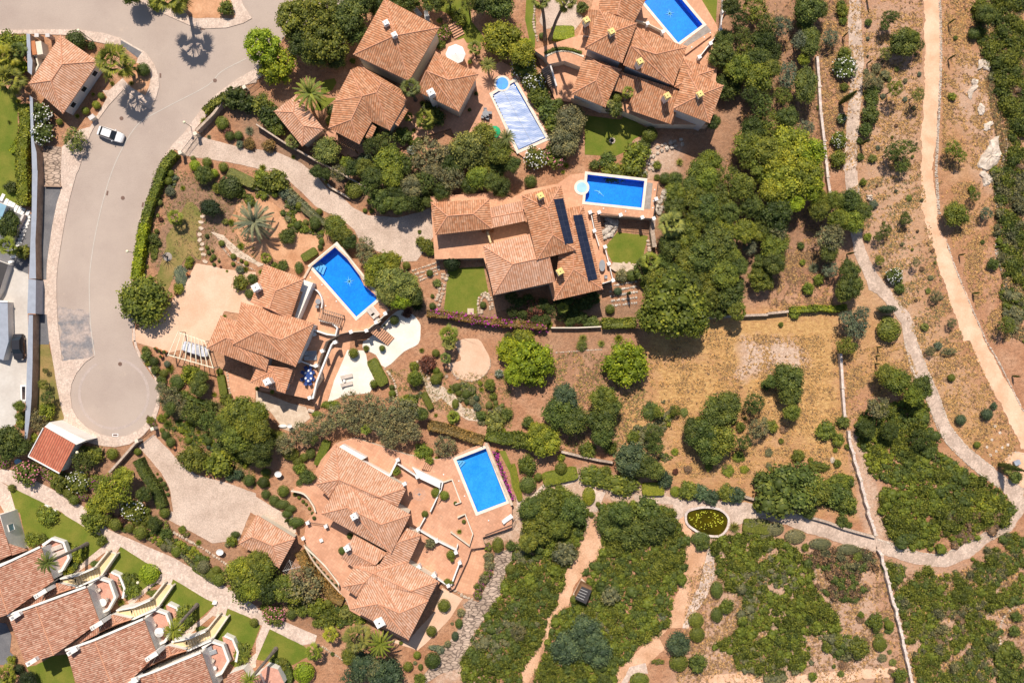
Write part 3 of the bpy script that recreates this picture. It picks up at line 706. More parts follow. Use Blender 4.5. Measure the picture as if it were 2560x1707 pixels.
class Villa:
    def __init__(s, name, at, label, cat='villa', z0=0.0, wall='cream'):
        p = W(P(at)[0], z0); s.r = empty(name, (p.x, p.y, z0), label, cat); s.z0 = z0; s.wall = wall
    def hip(s, eave, ridge, ze, mat='roofA', pitch=.36, ov=.42, wall=None, zb=None, walls=True):
        E = PW(eave, ze); rn = P(ridge)
        ds = []
        for r in rn:
            zz = ze+1.5; q = W(r, zz); ds.append(min(edge_dist(q, E[i], E[(i+1) % 4]) for i in range(4)))
        if len(rn) == 1: zr = [ze+pitch*ds[0]]
        else: zr = [ze+pitch*max(ds)]*2
        R_ = [W(r, z) for r, z in zip(rn, zr)]
        if len(R_) == 2:
            for k in (0, 1):
                ein = inset(E, .12); d_ = (R_[1-k]-R_[k])*.04
                for _ in range(20):
                    if inside(R_[k], ein): break
                    R_[k] = R_[k]+d_
        if len(R_) == 1: V = E+R_; F = [(0, 1, 4), (1, 2, 4), (2, 3, 4), (3, 0, 4)]
        else: V = E+R_; F = [(0, 1, 5, 4), (1, 2, 5), (2, 3, 4, 5), (3, 0, 4)]
        roof_mesh(s.r, V, F, mat)
        if walls:
            b = MB(); w = inset(E, ov); b.prism(w, s.z0 if zb is None else zb, ze-.02, wall or s.wall); 
            for i in range(len(w)):      # gable infill where the ridge end lies on an eave line
                pass
            b.build('wall', parent=s.r)
        s.last = (inset(E, ov), ze); return s
    def roof(s, vs, F, mat='roofA', wallpoly=None, ze=None, wall=None, ov=.42, ridge=True):
        V = [W(P(a)[0], z) for a, z in vs]; roof_mesh(s.r, V, F, mat, ridge=ridge)
        if wallpoly:
            b = MB(); b.prism(inset(PW(wallpoly, ze), ov), s.z0, ze-.05, wall or s.wall); b.build('wall', parent=s.r)
        return s
    def chimney(s, at, ztop, h=1.4, w=.6, mat='white', d=None, capm=None):
        p = W(P(at)[0], ztop); b = MB(); d = d or w; a = .5
        b.box((p.x, p.y, ztop-h), (w, d, h-.25), mat, a); b.box((p.x, p.y, ztop-.252), (w+.16, d+.16, .1), capm or mat, a)
        c = b.build('chimney', parent=s.r); b = MB()
        for sx in (-1, 1): b.box((p.x+sx*w*.3*math.cos(a), p.y+sx*w*.3*math.sin(a), ztop-.15), (w*.22, d*.9, .16), mat, a)
        b.box((p.x, p.y, ztop+.01), (w*.95, d*.95, .07), capm or mat, a); b.box((p.x, p.y, ztop+.082), (w*.2, d*.14, .04), 'black', a)
        k = b.build('chimney_cap'); k.parent = c; k.location = (0, 0, 0); k.matrix_parent_inverse = Matrix.Identity(4); k.location = Vector((0, 0, 0))
        k.location = (0, 0, 0); return s
    def window(s, a, b_, z, w, h, n=1, name='window', frame='whitewall', glass='glass', out=.02, ts=None):
        """n windows spread along the wall segment a-b (world xy)"""
        a, b_ = Vector(a[:2]), Vector(b_[:2]); d = (b_-a); L = d.length; d.normalize(); nn = Vector((d.y, -d.x))
        for k in range(n):
            t = ts[k] if ts else (k+.5)/n
            c = a+d*L*t; rz = math.atan2(d.y, d.x); m = MB(); o = c+nn*out
            m.box((o.x, o.y, z), (w, .06, h), glass, rz); q = m.build(name, parent=s.r); f = MB()
            for sx in (-1, 1): e = o+d*sx*(w/2+.05)+nn*.03; f.box((e.x, e.y, z-.1), (.1, .12, h+.2), frame, rz)
            for zz in (z-.1, z+h): e = o+nn*.035; f.box((e.x, e.y, zz), (w, .14, .1), frame, rz)
            fo = f.build('frame'); fo.parent = q; fo.location = (0, 0, 0)
        return s
def fixchild(c, root):
    pass
def wall_run(name, s, z0, h, th, mat, label, cat='wall', cap=None, closed=False, pillars=None, pw=.45, ph=.35, pmat='white', group=None, kind=None, rail=False, sm=0, top_z=True):
    """free-standing wall / parapet along a traced line (traced along its top)"""
    pp = P(s); L = PW(pp, z0+h)
    if sm: L = smooth(L, sm, closed)
    b = MB(); c = sum(L, Vector())/len(L); b_ = ribbon(L, th, closed)
    n = len(L)
    if rail:
        for i in range(n-1):
            b.bar((L[i].x, L[i].y, z0+h-.08), (L[i+1].x, L[i+1].y, z0+h-.08), .05, .06, mat); b.bar((L[i].x, L[i].y, z0+.1), (L[i+1].x, L[i+1].y, z0+.1), .04, .04, mat)
            d = L[i+1]-L[i]; k = int(d.length/.22)
            for j in range(k+1):
                q = L[i]+d*(j/max(1, k)); b.bar((q.x, q.y, z0), (q.x, q.y+.001, z0+h-.05), .03, .03, mat) if False else b.box((q.x, q.y, z0), (.03, .03, h-.08), mat)
    else:
        m = n if closed else n-1; K = len(b_)
        for i in range(m):
            j = (i+1) % n; l0, l1, r0, r1 = b_[i], b_[j], b_[K-1-i], b_[K-1-j]
            for A, B, m_ in ((r0, r1, mat), (l1, l0, mat)): b.face([(A.x, A.y, z0), (B.x, B.y, z0), (B.x, B.y, z0+h), (A.x, A.y, z0+h)], m_)
            b.face([(r0.x, r0.y, z0+h), (r1.x, r1.y, z0+h), (l1.x, l1.y, z0+h), (l0.x, l0.y, z0+h)], cap or mat)
        if not closed:
            for A, B in ((b_[0], b_[K-1]), (b_[K-n], b_[n-1])): b.face([(A.x, A.y, z0), (B.x, B.y, z0), (B.x, B.y, z0+h), (A.x, A.y, z0+h)], mat)
    if pillars is None:
        return b.build(name, loc=(c.x, c.y, z0), label=label, cat=cat, group=group)
    rt = empty(name, (c.x, c.y, z0), label, cat, group); b.build('railing' if rail else 'wall_panel', parent=rt)
    for p in PW(pillars, z0+h+ph):
        m_ = MB(); m_.box((p.x, p.y, z0), (pw, pw, h+ph-.08), pmat, .4); m_.box((p.x, p.y, z0+h+ph-.078), (pw+.12, pw+.12, .1), pmat, .4); m_.build('pillar', parent=rt)
    return rt
def steps(name, a, b, width, n, z0, z1, mat, label, riser='brownwall', cat='steps'):
    """straight flight: a = lower end (plan string), b = upper end"""
    A, B = W(P(a)[0], z0), W(P(b)[0], z1); d = (B-A); d.z = 0; L = d.length; d.normalize(); rz = math.atan2(d.y, d.x); m = MB()
    for i in range(n):
        c = A+d*(L*(i+.5)/n); hh = (z1-z0)*(i+1)/n; m.box((c.x, c.y, z0-.02), (L/n-.004, width, hh), riser, rz); m.box((c.x, c.y, z0-.02+hh+.001), (L/n*.8, width, .03), mat, rz)
    c = (A+B)/2; return m.build(name, loc=(c.x, c.y, z0), label=label, cat=cat)
def lounger(at, ang, z, label, group, mat='fabric', frame='white'):
    p = W(P(at)[0], z+.3); rt = empty('sun_lounger', (p.x, p.y, z), label, 'sun lounger', group); rt.rotation_euler = (0, 0, ang)
    def part(name, m): o = m.build(name); o.parent = rt; return o
    m = MB(); m.box((.25, 0, .3), (1.35, .62, .07), mat); part('seat', m)
    m = MB(); m.bar((-.42, 0, .31), (-1.0, 0, .68), .62, .06, mat); part('backrest', m)
    m = MB(); m.box((-.05, -.34, .24), (1.95, .05, .06), frame); m.box((-.05, .34, .24), (1.95, .05, .06), frame); part('frame', m)
    for x in (-.8, .75):
        for y in (-.3, .3): m = MB(); m.box((x, y, 0), (.05, .05, .25), frame); part('leg', m)
    return rt
def chair(at, ang, z, mat, label, group=None):
    p = W(P(at)[0], z+.4); rt = empty('garden_chair', (p.x, p.y, z), label, 'chair', group); rt.rotation_euler = (0, 0, ang)
    m = MB(); m.box((0, 0, .4), (.5, .5, .07), mat); m.build('seat').parent = rt
    m = MB(); m.box((-.25, 0, .45), (.06, .5, .5), mat); m.build('backrest').parent = rt
    for x in (-.2, .2):
        for y in (-.2, .2): m = MB(); m.box((x, y, 0), (.05, .05, .4), 'greymetal'); m.build('leg').parent = rt
    for y in (-.26, .26): m = MB(); m.box((0, y, .6), (.45, .05, .05), mat); m.build('armrest').parent = rt
    return rt
def table(at, z, r, mat, label, ry=None, ang=0):
    p = W(P(at)[0], z+.74); rt = empty('garden_table', (p.x, p.y, z), label, 'table'); rt.rotation_euler = (0, 0, ang)
    m = MB(); m.lathe((0, 0, .7), [(r, 0), (r*1.02, .02), (r, .05)], mat, 20, 1, (ry or r)/r); m.build('table_top').parent = rt
    for k in range(4): a = k*1.57+.78; m = MB(); m.box((math.cos(a)*r*.6, math.sin(a)*(ry or r)*.6, 0), (.06, .06, .7), 'greymetal'); m.build('leg').parent = rt
    return rt
def parasol(at, z, r, mat, label, n=8, h=2.5):
    p = W(P(at)[0], z+h); rt = empty('parasol', (p.x, p.y, z), label, 'parasol'); m = MB()
    pts = [(r*math.cos(6.2832*k/n), r*math.sin(6.2832*k/n), h-.45) for k in range(n)]
    for k in range(n): m.face([pts[k], pts[(k+1) % n], (0, 0, h)], mat); m.face([(0, 0, h-.03), tuple(Vector(pts[(k+1) % n])-Vector((0, 0, .03))), tuple(Vector(pts[k])-Vector((0, 0, .03)))], mat); a, b = Vector(pts[k]), Vector(pts[(k+1) % n]); m.face([a-Vector((0, 0, .15)), b-Vector((0, 0, .15)), b, a], mat)
    m.build('canopy').parent = rt
    m = MB(); m.tube([(0, 0, 0), (0, 0, h+.12)], .03, 'greymetal', 6); m.build('pole').parent = rt
    m = MB(); m.lathe((0, 0, 0), [(.3, 0), (.3, .07), (.06, .12)], 'greymetal', 12); m.build('base').parent = rt
    return rt
def pot_plant(at, z, r=.45, c='v', label=None, spiky=False, pot='pot'):
    p = W(P(at)[0], z+.7); rt = empty('potted_plant', (p.x, p.y, z)); m = MB(); m.lathe((0, 0, 0), [(.2, 0), (.32, .45), (.34, .5), (.28, .5)], pot, 12); m.build('pot').parent = rt
    o = link('foliage', proto('spiky', 0, p_spiky) if spiky else proto('bush', 0, p_bush), rt, (0, 0, .55 if spiky else .8), (r, r, r*.9), RN.uniform(0, 6), c)
    return reg(rt, label or LOOK[c]+(' spiky' if spiky else ' bushy')+' plant in a pot', 'potted plant', 'potted plants on the terraces', P(at)[0])
def lamp(base, h, label):
    p = W(P(base)[0], 0); rt = empty('street_lamp', p, label, 'street lamp', 'globe street lamps'); m = MB(); m.tube([(0, 0, 0), (0, 0, .3), (0, 0, h-.3)], [.09, .05, .035], 'iron', 8); m.build('pole').parent = rt
    m = MB(); m.lathe((0, 0, h-.32), [(.02, 0), (.16, .05), (.24, .18), (.24, .3), (.16, .43), (.02, .48)], 'globe', 14); m.build('lamp_globe', smooth=True).parent = rt; return rt
def car(at, ang, z, paint, label, glassm='glass', covered=False, name='parked_car'):
    p = W(P(at)[0], z+.9); rt = empty(name, (p.x, p.y, z), label, 'car'); rt.rotation_euler = (0, 0, ang)
    xs = [-2.2, -2.1, -1.5, -.7, 0, .8, 1.4, 1.95, 2.2]; hw = [.62, .78, .86, .89, .9, .89, .87, .8, .6]; zt = [.72, .86, .98, 1.0, .98, .97, .90, .80, .62]
    m = MB(); rings = []
    for x, w, t in zip(xs, hw, zt): rings.append([(x, -w, .3), (x, -w, t-.2), (x, -w*.9, t), (x, 0, t+.03), (x, w*.9, t), (x, w, t-.2), (x, w, .3)])
    for a, b in zip(rings, rings[1:]):
        for k in range(6): m.face([a[k], b[k], b[k+1], a[k+1]], paint)
    m.face(rings[0], paint); m.face(rings[-1][::-1], paint); m.face([rings[0][0], rings[0][-1]]+[rings[-1][-1], rings[-1][0]], 'iron'); m.build('body', smooth=True).parent = rt
    if covered:
        m = MB(); R2 = [[(x, s*w, z_) for s, z_ in ((-1, .9), (-.85, t), (0, t+.04), (.85, t), (1, .9))] for x, w, t in ((-1.7, .8, 1.0), (-.9, .82, 1.42), (.2, .82, 1.45), (1.0, .8, 1.0))]
        for a, b in zip(R2, R2[1:]):
            for k in range(4): m.face([a[k], b[k], b[k+1], a[k+1]], paint)
        m.build('cover_top', smooth=True).parent = rt
    else:
        m = MB(); lo = [(-1.75, .80), (1.05, .80)]; A = [(-1.75, -.78, .99), (-1.75, .78, .99), (1.08, .78, .96), (1.08, -.78, .96)]; B = [(-1.15, -.60, 1.42), (-1.15, .60, 1.42), (.35, .60, 1.43), (.35, -.60, 1.43)]
        for i in range(4): m.face([A[i], B[i], B[(i+1) % 4], A[(i+1) % 4]][::1], glassm)
        m.build('windows').parent = rt; m = MB(); m.face([(x*1.0, y*1.0, z_+.012) for x, y, z_ in B][::-1], paint)
        m.prism([(-1.17, -.61), (.37, -.61), (.37, .61), (-1.17, .61)], 1.41, 1.45, paint); m.build('roof').parent = rt
        for sy in (-1, 1): m = MB(); m.box((2.06, sy*.6, .58), (.14, .28, .14), 'brass'); m.build('headlight').parent = rt; m = MB(); m.box((.75, sy*.98, .9), (.14, .16, .12), paint); m.build('mirror').parent = rt
    for x in (-1.35, 1.35):
        for sy in (-1, 1):
            m = MB(); m.tube([(x, sy*.72, .32), (x, sy*.9, .32)], .32, 'iron', 14); w = m.build('wheel'); w.parent = rt
            m = MB(); m.tube([(x, sy*.88, .32), (x, sy*.91, .32)], .19, 'brass', 10); q = m.build('rim'); q.parent = w
    return rt
def star8(c, z, r, mat='star'):
    m = MB()
    for k in range(8):
        a = k*math.pi/4+.2; L = r if k % 2 == 0 else r*.75; d = Vector((math.cos(a), math.sin(a), 0)); s_ = Vector((-d.y, d.x, 0))
        m.face([(c+s_*r*.10)[:2]+(z,), (c+d*L)[:2]+(z,), (c-s_*r*.10)[:2]+(z,), (c-d*r*.1)[:2]+(z,)][::-1], mat)
    return m
n_ = NM('pool_mosaic', .35, .4); n_.col(n_.mix(1.0, n_.ramp(n_.noise(.5, 4), [(.3, (.004, .235, .78)), (.7, (.006, .30, .86))]), n_.ramp(n_.voro(7, 'F1', 'Color'), [(.1, (.82,)*3), (.9, (1.15,)*3)]), 'MULTIPLY')); MT['pool'] = n_.m
n_ = NM('light_pool_mosaic', .35, .4); n_.col(n_.mix(1.0, n_.ramp(n_.noise(.4, 4), [(.3, (.03, .30, .74)), (.7, (.07, .40, .82))]), n_.ramp(n_.voro(6, 'F1', 'Color'), [(.1, (.85,)*3), (.9, (1.12,)*3)]), 'MULTIPLY')); MT['poolD'] = n_.m
MT['poollight'] = plain('pale_pool_mosaic', (.03, .36, .86), .4, .3); MT['star'] = plain('pale_mosaic', (.34, .60, .70), .4, .3); MT['poolstep'] = plain('pool_step_tiles', (.25, .50, .72), .4, .3)
def water_mat(name, tint, rip=1.8):
    m = bpy.data.materials.new(name); m.use_nodes = True; t = m.node_tree; t.nodes.remove(t.nodes['Principled BSDF'])
    tr = t.nodes.new('ShaderNodeBsdfTransparent'); tr.inputs[0].default_value = c4(tint); gl = t.nodes.new('ShaderNodeBsdfGlossy'); gl.inputs['Roughness'].default_value = .06
    fr = t.nodes.new('ShaderNodeFresnel'); fr.inputs[0].default_value = 1.33; mx = t.nodes.new('ShaderNodeMixShader'); no = t.nodes.new('ShaderNodeTexNoise'); no.inputs['Scale'].default_value = rip; no.inputs['Detail'].default_value = 4
    ge = t.nodes.new('ShaderNodeNewGeometry'); t.links.new(ge.outputs['Position'], no.inputs['Vector']); bu = t.nodes.new('ShaderNodeBump'); bu.inputs['Strength'].default_value = .5; bu.inputs['Distance'].default_value = .12
    t.links.new(no.outputs['Fac'], bu.inputs['Height']); t.links.new(bu.outputs[0], gl.inputs['Normal']); t.links.new(bu.outputs[0], fr.inputs['Normal'])
    t.links.new(fr.outputs[0], mx.inputs[0]); t.links.new(tr.outputs[0], mx.inputs[1]); t.links.new(gl.outputs[0], mx.inputs[2]); t.links.new(mx.outputs[0], t.nodes['Material Output'].inputs[0]); return m
MT['water'] = water_mat('pool_water', (.72, .93, 1.0)); MT['pondwater'] = water_mat('pond_water', (.62, .60, .30), 1.0)
def pool(name, s, z, depth, label, cop=.45, pm='pool', coping='coping', copz=.06):
    """sunk basin; s traced at the water line. Returns hole outline (world xy)"""
    w = ccw([(p.x, p.y) for p in PW(s, z)]); c = sum((Vector(p) for p in w), Vector((0, 0)))/len(w); rt = empty(name, (c.x, c.y, z), label, 'swimming pool')
    b = MB(); b.face([(x, y, z-depth) for x, y in w], pm); 
    for i in range(len(w)):
        A, B = w[i], w[(i+1) % len(w)]; b.face([(A[0], A[1], z+copz-.01), (B[0], B[1], z+copz-.01), (B[0], B[1], z-depth), (A[0], A[1], z-depth)], pm)
    b.build('basin', parent=rt)
    out = inset(w, -cop); b = MB(); b.prism(out, z-.02, z+copz, coping, holes=[w]); 
    b.build('coping', parent=rt)
    b = MB(); b.face([(x, y, z-.10) for x, y in w], 'water'); b.build('water_surface', parent=rt)
    return rt, w
# ------------------------------------------------------------------ the ground sheet: soil zones blended by soft masks
def soft(X, Y, poly, fe, amp, ph):
    """soft inside mask of polygon on the vertex grid (world coords)"""
    n = len(poly); D = np.full(X.shape, 1e9); I = np.zeros(X.shape, bool)
    for i in range(n):
        ax, ay = poly[i][0], poly[i][1]; bx, by = poly[(i+1) % n][0], poly[(i+1) % n][1]; dx, dy = bx-ax, by-ay
        t = np.clip(((X-ax)*dx+(Y-ay)*dy)/(dx*dx+dy*dy+1e-9), 0, 1); D = np.minimum(D, np.hypot(X-ax-t*dx, Y-ay-t*dy))
        cr = ((ay > Y) != (by > Y)) & (X < (bx-ax)*(Y-ay)/(by-ay+1e-12)+ax); I ^= cr
    s = np.where(I, D, -D)+amp*(np.sin(X*.9+ph)*np.cos(Y*1.1+ph*2)+.6*np.sin(X*2.3+ph*3+Y*1.7))
    return np.clip(s/fe*.5+.5, 0, 1)
gx = np.concatenate([[-700, -300, -150], np.arange(-96, 96.1, .5), [150, 300, 700]]); gy = np.concatenate([[-700, -300, -130], np.arange(-66, 66.1, .5), [130, 300, 700]])
GX, GY = np.meshgrid(gx, gy); nx_, ny_ = len(gx), len(gy)
A_ = np.zeros(GX.shape+(4,)); 
def zone(s, ch, v, fe=1.2, amp=.5):
    pl = [(p.x, p.y) for p in PW(s)]; m = soft(GX, GY, pl, fe, amp, v*7+ch)
    for c in range(3): A_[..., c] = A_[..., c]*(1-m*(1 if c == ch else abs(v)))
    A_[..., ch] = np.maximum(A_[..., ch], m*abs(v)) if v > 0 else A_[..., ch]
# channel 0: straw grass, 1: pale stony ground, 2: brown litter / darker garden soil
zone('D 1480,740 1600,720 1930,715 1935,990 1960,1180 1700,1140 1450,1080 1410,960 1480,860', 0, .95, 2)
zone('D 1500,870 1560,850 1800,1000 1900,1100 1700,1120 1500,1050', 0, .6, 3)
zone('D 1960,600 2090,640 2200,820 2340,1060 2200,1030 2100,880 1950,880', 0, .55, 3)
zone('D 1980,200 2110,200 2110,420 2150,560 2060,640 1980,420', 0, .4, 4)
zone('D 2170,0 2260,0 2240,300 2300,500 2200,560 2160,300', 0, .3, 4)
zone('D 1960,0 2120,0 2120,700 2250,950 2100,880 1970,600', 1, .35, 3)
zone('D 1710,780 1840,785 1850,840 1790,850 1690,870', 1, 1.0, 1.2)
zone('D 1500,840 1620,820 1700,900 1600,960 1500,930', 0, 1.0, 2)
zone('D 1950,990 1990,990 2040,1240 2020,1568 1990,1568 1990,1250', 1, .7, 1)
zone('D 1600,1180 1780,1240 2010,1290 2060,1568 1560,1568 1620,1400', 1, .55, 3)
zone('D 2020,1290 2352,1300 2352,1568 2080,1568', 1, .45, 3)
zone('D 1080,1380 1110,1568 1000,1568 1060,1450', 1, .8, 1)
zone('D 1460,330 1560,330 1570,400 1480,420', 1, .9, 1)
zone('D 2210,120 2290,140 2300,440 2250,430 2240,320 2180,250', 1, .5, 2)
zone('D 1000,1250 1210,1130 1330,1080 1560,1130 1560,1170 1380,1150 1340,1240', 1, .8, 1)
zone('D 1640,0 1940,0 1860,330 1930,600 1700,700 1480,720 1480,440 1640,300', 2, .55, 3)
zone('D 400,420 480,400 560,470 500,560 470,600 380,640 350,600', 2, .8, 1)
zone('D 500,180 1050,420 1080,480 980,480 700,440 520,260', 2, .8, 1.5)
zone('D 960,700 1480,690 1480,760 1160,760 970,740', 2, .7, 1)
zone('D 1150,760 1480,750 1480,860 1380,900 1250,880', 2, .35, 1.5)
zone('D 60,1090 300,1000 520,1250 700,1300 800,1420 740,1470 400,1320 150,1150', 2, .45, 1.5)
gb = bpy.data.meshes.new('ground'); V = np.stack([GX.ravel(), GY.ravel(), np.zeros(GX.size)], 1)
ii = np.arange(nx_*ny_).reshape(ny_, nx_); F = np.stack([ii[:-1, :-1], ii[:-1, 1:], ii[1:, 1:], ii[1:, :-1]], -1).reshape(-1, 4)
gb.vertices.add(len(V)); gb.vertices.foreach_set('co', V.astype(np.float32).ravel()); gb.loops.add(F.size); gb.loops.foreach_set('vertex_index', F.astype(np.int32).ravel())
gb.polygons.add(len(F)); gb.polygons.foreach_set('loop_start', np.arange(0, F.size, 4, dtype=np.int32)); gb.update(calc_edges=True)
A_[..., 3] = 1; at = gb.attributes.new('soil', 'FLOAT_COLOR', 'POINT'); at.data.foreach_set('color', A_.astype(np.float32).ravel())
g = NM('ground_soil', .95, .1); an = g.t.nodes.new('ShaderNodeAttribute'); an.attribute_name = 'soil'; sx = g.t.nodes.new('ShaderNodeSeparateColor'); g.L(an.outputs['Color'], sx.inputs[0])
n1 = g.noise(.22, 6, .65); n2 = g.noise(1.7, 5, .75); n3 = g.noise(7, 4, .8)
base = g.ramp(n1, [(.30, (.36, .165, .085)), (.48, (.47, .24, .135)), (.70, (.56, .33, .205))])
base = g.mix(g.ramp(n2, [(.46, (0, 0, 0)), (.66, (.8,)*3)]), base, (.26, .135, .08))
base = g.mix(g.ramp(g.noise(3.3, 5, .8), [(.56, (0, 0, 0)), (.70, (.7,)*3)]), base, (.66, .44, .285))
straw = g.ramp(g.noise(1.3, 7, .85, stretch=(1, 1.6, 1)), [(.30, (.24, .13, .055)), (.44, (.45, .25, .10)), (.56, (.62, .385, .155)), (.72, (.74, .53, .26))])
pale = g.ramp(g.noise(1.8, 7, .85), [(.32, (.34, .22, .15)), (.50, (.60, .43, .32)), (.70, (.78, .64, .52))])
leaflit = g.ramp(g.noise(1.6, 6, .8), [(.3, (.15, .095, .06)), (.55, (.30, .185, .12)), (.78, (.48, .33, .22))])
def fac(ch): return g.math('MULTIPLY', g.math('ADD', sx.outputs[ch], g.math('MULTIPLY', g.math('SUBTRACT', n2, .5), g.math('MULTIPLY', sx.outputs[ch], 1.6))), 1.0)
def cl(x):
    n = g.t.nodes.new('ShaderNodeClamp'); g.L(x, n.inputs[0]); return n.outputs[0]
base = g.mix(cl(fac(0)), base, straw); base = g.mix(cl(fac(1)), base, pale); base = g.mix(cl(fac(2)), base, leaflit)
tuft = g.noise(2.6, 5, .7); base = g.mix(g.ramp(tuft, [(.58, (0, 0, 0)), (.72, (.6,)*3)]), base, (.17, .13, .07))
base = g.mix(1.0, base, g.ramp(n3, [(.30, (.66,)*3), (.70, (1.30,)*3)]), 'MULTIPLY'); g.col(base); g.bump(n2, 1.0, .25)
gb.materials.append(g.m); tag(link('ground', gb), kind='structure')
# ------------------------------------------------------------------ roads, pavements, paths
MT['whiteline'] = plain('worn_white_paint', (.55, .50, .44), .8)
sheet('road', '00 -80,-80 3900,-80 10 260,340 100,600 -10,690 00 2350,690 2100,820 1900,1010 1700,1240 1560,1380 1460,1568 01 1400,180 1300,420 1260,700 1215,1000 1215,1568 02 1230,50 1290,160 1440,380 1460,480 1450,640 1380,790 1200,920 1045,900 850,850 650,700 560,420 540,170 01 500,1568 490,1000 530,600 650,100 00 700,1568 800,1200 1100,780 1250,620 1330,480 1050,370 400,290 -80,300', .02, 'asphalt')
sheet('road_patch', '02 556,-10 570,182 640,166 800,158 862,132 845,-10 01 835,1500 830,1300 530,1240', .03, 'patch', rough=.3)
def walk(s, z=.12, mat='sidewalk', **k): return sheet('sidewalk', s, z, mat, thick=z+.02, side='kerb', **k)
walk('00 -80,280 240,276 400,272 720,275 950,305 1105,352 1110,414 960,402 850,380 620,324 240,312 -80,315')
walk('00 1265,535 1310,472 1350,500 1420,600 1455,700 1460,800 1432,900 1380,1010 1130,825 1000,965 900,1100 830,1230 780,1370 720,1565 01 700,30 640,250 590,490 555,700 530,860 518,1000 520,1200 530,1400 548,1568 02 552,20 570,180 640,166 800,155 862,134 780,190 700,290 655,390 645,480 660,610 710,700 800,790 920,850 1045,880 1170,862 1300,790 1390,690 1440,560 1446,440 1415,330 1350,220 1285,160 1240,60 1225,-10 1248,-10 1262,50 1310,150 1380,230 1450,360 1465,480 1462,600 1420,740 1310,865 1190,940 1060,966 960,958 830,932 690,860 560,745 590,700 560,600 520,400 480,150 455,0 01 450,1568 428,1320 330,1312 345,1005 425,1000 430,850 450,700 480,500 520,300 560,180 00 560,1568 565,1350 640,1290 730,1190 830,1165 985,895 940,830 1000,830 1100,740 1240,620')
walk('01 1225,1568 1215,1400 1195,1000 1205,900 1235,700 1265,560 1285,420 1320,340 1390,150 1448,0 1465,0 1408,150 1345,345 1305,430 1285,560 1255,710 1222,900 1215,1000 1235,1400 1245,1568')
walk('00 1448,1560 1512,1425 1590,1320 1680,1230 1755,1130 1850,1000 2000,855 2170,730 2360,622 10 0,620 60,590 120,650 10,735 00 2350,760 2200,790 2060,860 1900,1060 1790,1190 1770,1300 1700,1420 1600,1370 1520,1500 1475,1568')
MT['palering'] = two('worn_asphalt_ring', (.42, .345, .305), (.48, .39, .345), 1.5, 5, .15)
c_ = W(nat('02', 1045, 480), .03); b = MB(); R_ = [(c_.x+r*math.cos(a), c_.y+r*math.sin(a)) for r in (5.55, 6.0) for a in [k*.1309 for k in range(-32, 12)]]
for k in range(43): b.face([R_[k]+(.03,), R_[44+k]+(.03,), R_[45+k]+(.03,), R_[k+1]+(.03,)], 'palering')
b.build('worn_ring', kind='structure')
sheet('driveway', '00 1105,352 1310,472 1265,535 1110,414', .03, 'darkasphalt')
sheet('kerb_line', '00 1095,345 1340,485 1330,497 1088,358', .05, 'kerb')
walk('00 1180,-60 1390,75 1560,155 1740,234 1880,265 2080,256 2230,215 2312,170 2240,60 2190,-60')
sheet('soil_bed', '00 1450,-60 1480,20 1700,100 1780,170 1900,165 2140,172 2160,150 2120,0 2090,-60', .14, 'bed', rough=.05)
sheet('soil_bed', '00 1130,720 1190,600 1260,580 1370,640 1385,700 1370,790 1335,880 1215,810 1160,760', .14, 'bed')
sheet('service_yard', '01 405,140 555,145 555,190 520,300 480,500 450,700 430,850 424,998 350,1000 370,520 400,160', .04, 'darkasphalt')
sheet('service_yard', '01 350,1318 428,1320 450,1568 02 452,-5 448,25 355,25 350,-5 01 350,1568', .04, 'darkasphalt')
sheet('grass_verge', '02 355,28 450,25 480,150 520,400 560,600 592,700 545,760 330,740 340,400', .05, 'drylawn', rough=.06)
sheet('rubble_plot', '00 395,1340 560,1350 560,1568 01 555,145 400,140 395,0', .05, 'crazy')
# centre line joint along the road
def line_strip(s, w, z, mat, name='road_joint'):
    L = smooth(PW(s, z), 4, False); b = MB(); R = ribbon(L, w); n = len(L)
    for i in range(n-1): b.face([R[2*n-2-i], R[2*n-1-i], R[i], R[i+1]][::-1], mat)
    return b.build(name, kind='structure')
line_strip('00 2260,540 2030,660 1900,790 00 1500,1000 1270,1140 1130,1350 1030,1568 01 950,260 880,560 840,800 820,1000 822,1200 830,1400 850,1568 02 872,125', .12, .045, 'whiteline')
# garden grounds
sheet('lawn', '00 -80,790 60,830 150,900 160,1000 170,1568 01 150,0 150,300 -60,180 -80,0', .02, 'lawn', sm=3)
sheet('concrete_yard', '01 65,865 262,950 255,1320 262,1568 02 255,0 240,560 150,560 155,740 90,810 -80,820 -80,-10 01 -80,830', .03, 'concrete')
sheet('gravel_court', '01 -80,200 290,400 285,620 262,950 65,865 -80,820', .025, 'darkasphalt')
sheet('driveway', '00 1640,1420 1790,1240 2150,1340 2350,1400 10 -10,1370 200,1400 420,1500 500,1568 11 520,0 650,160 800,250 880,330 1030,410 1310,430 1500,380 1600,340 1640,590 1475,830 1330,835 1180,760 1110,740 930,610 900,540 780,440 620,370 540,320 420,200 300,90 170,0 10 60,1568 00 2350,1545 2100,1490 1850,1455', .05, 'gravel', rough=.04)
sheet('forecourt', '01 1800,850 1930,870 2080,905 2350,930 2350,1100 2350,1330 2060,1290 1920,1568 02 1900,20 1560,100 1420,60 1230,0 01 1215,1568 1215,1480 1500,1300 1650,1100 1720,1000', .05, 'pinkgravel', rough=.04)
sheet('lawn', '01 1830,360 1850,480 1800,560 1830,700 1840,820 1740,770 1650,880 1560,1050 1520,1120 1430,1010 1470,880 1520,700 1530,600 1600,500 1720,290', .04, 'drylawn', sm=3, rough=.12)
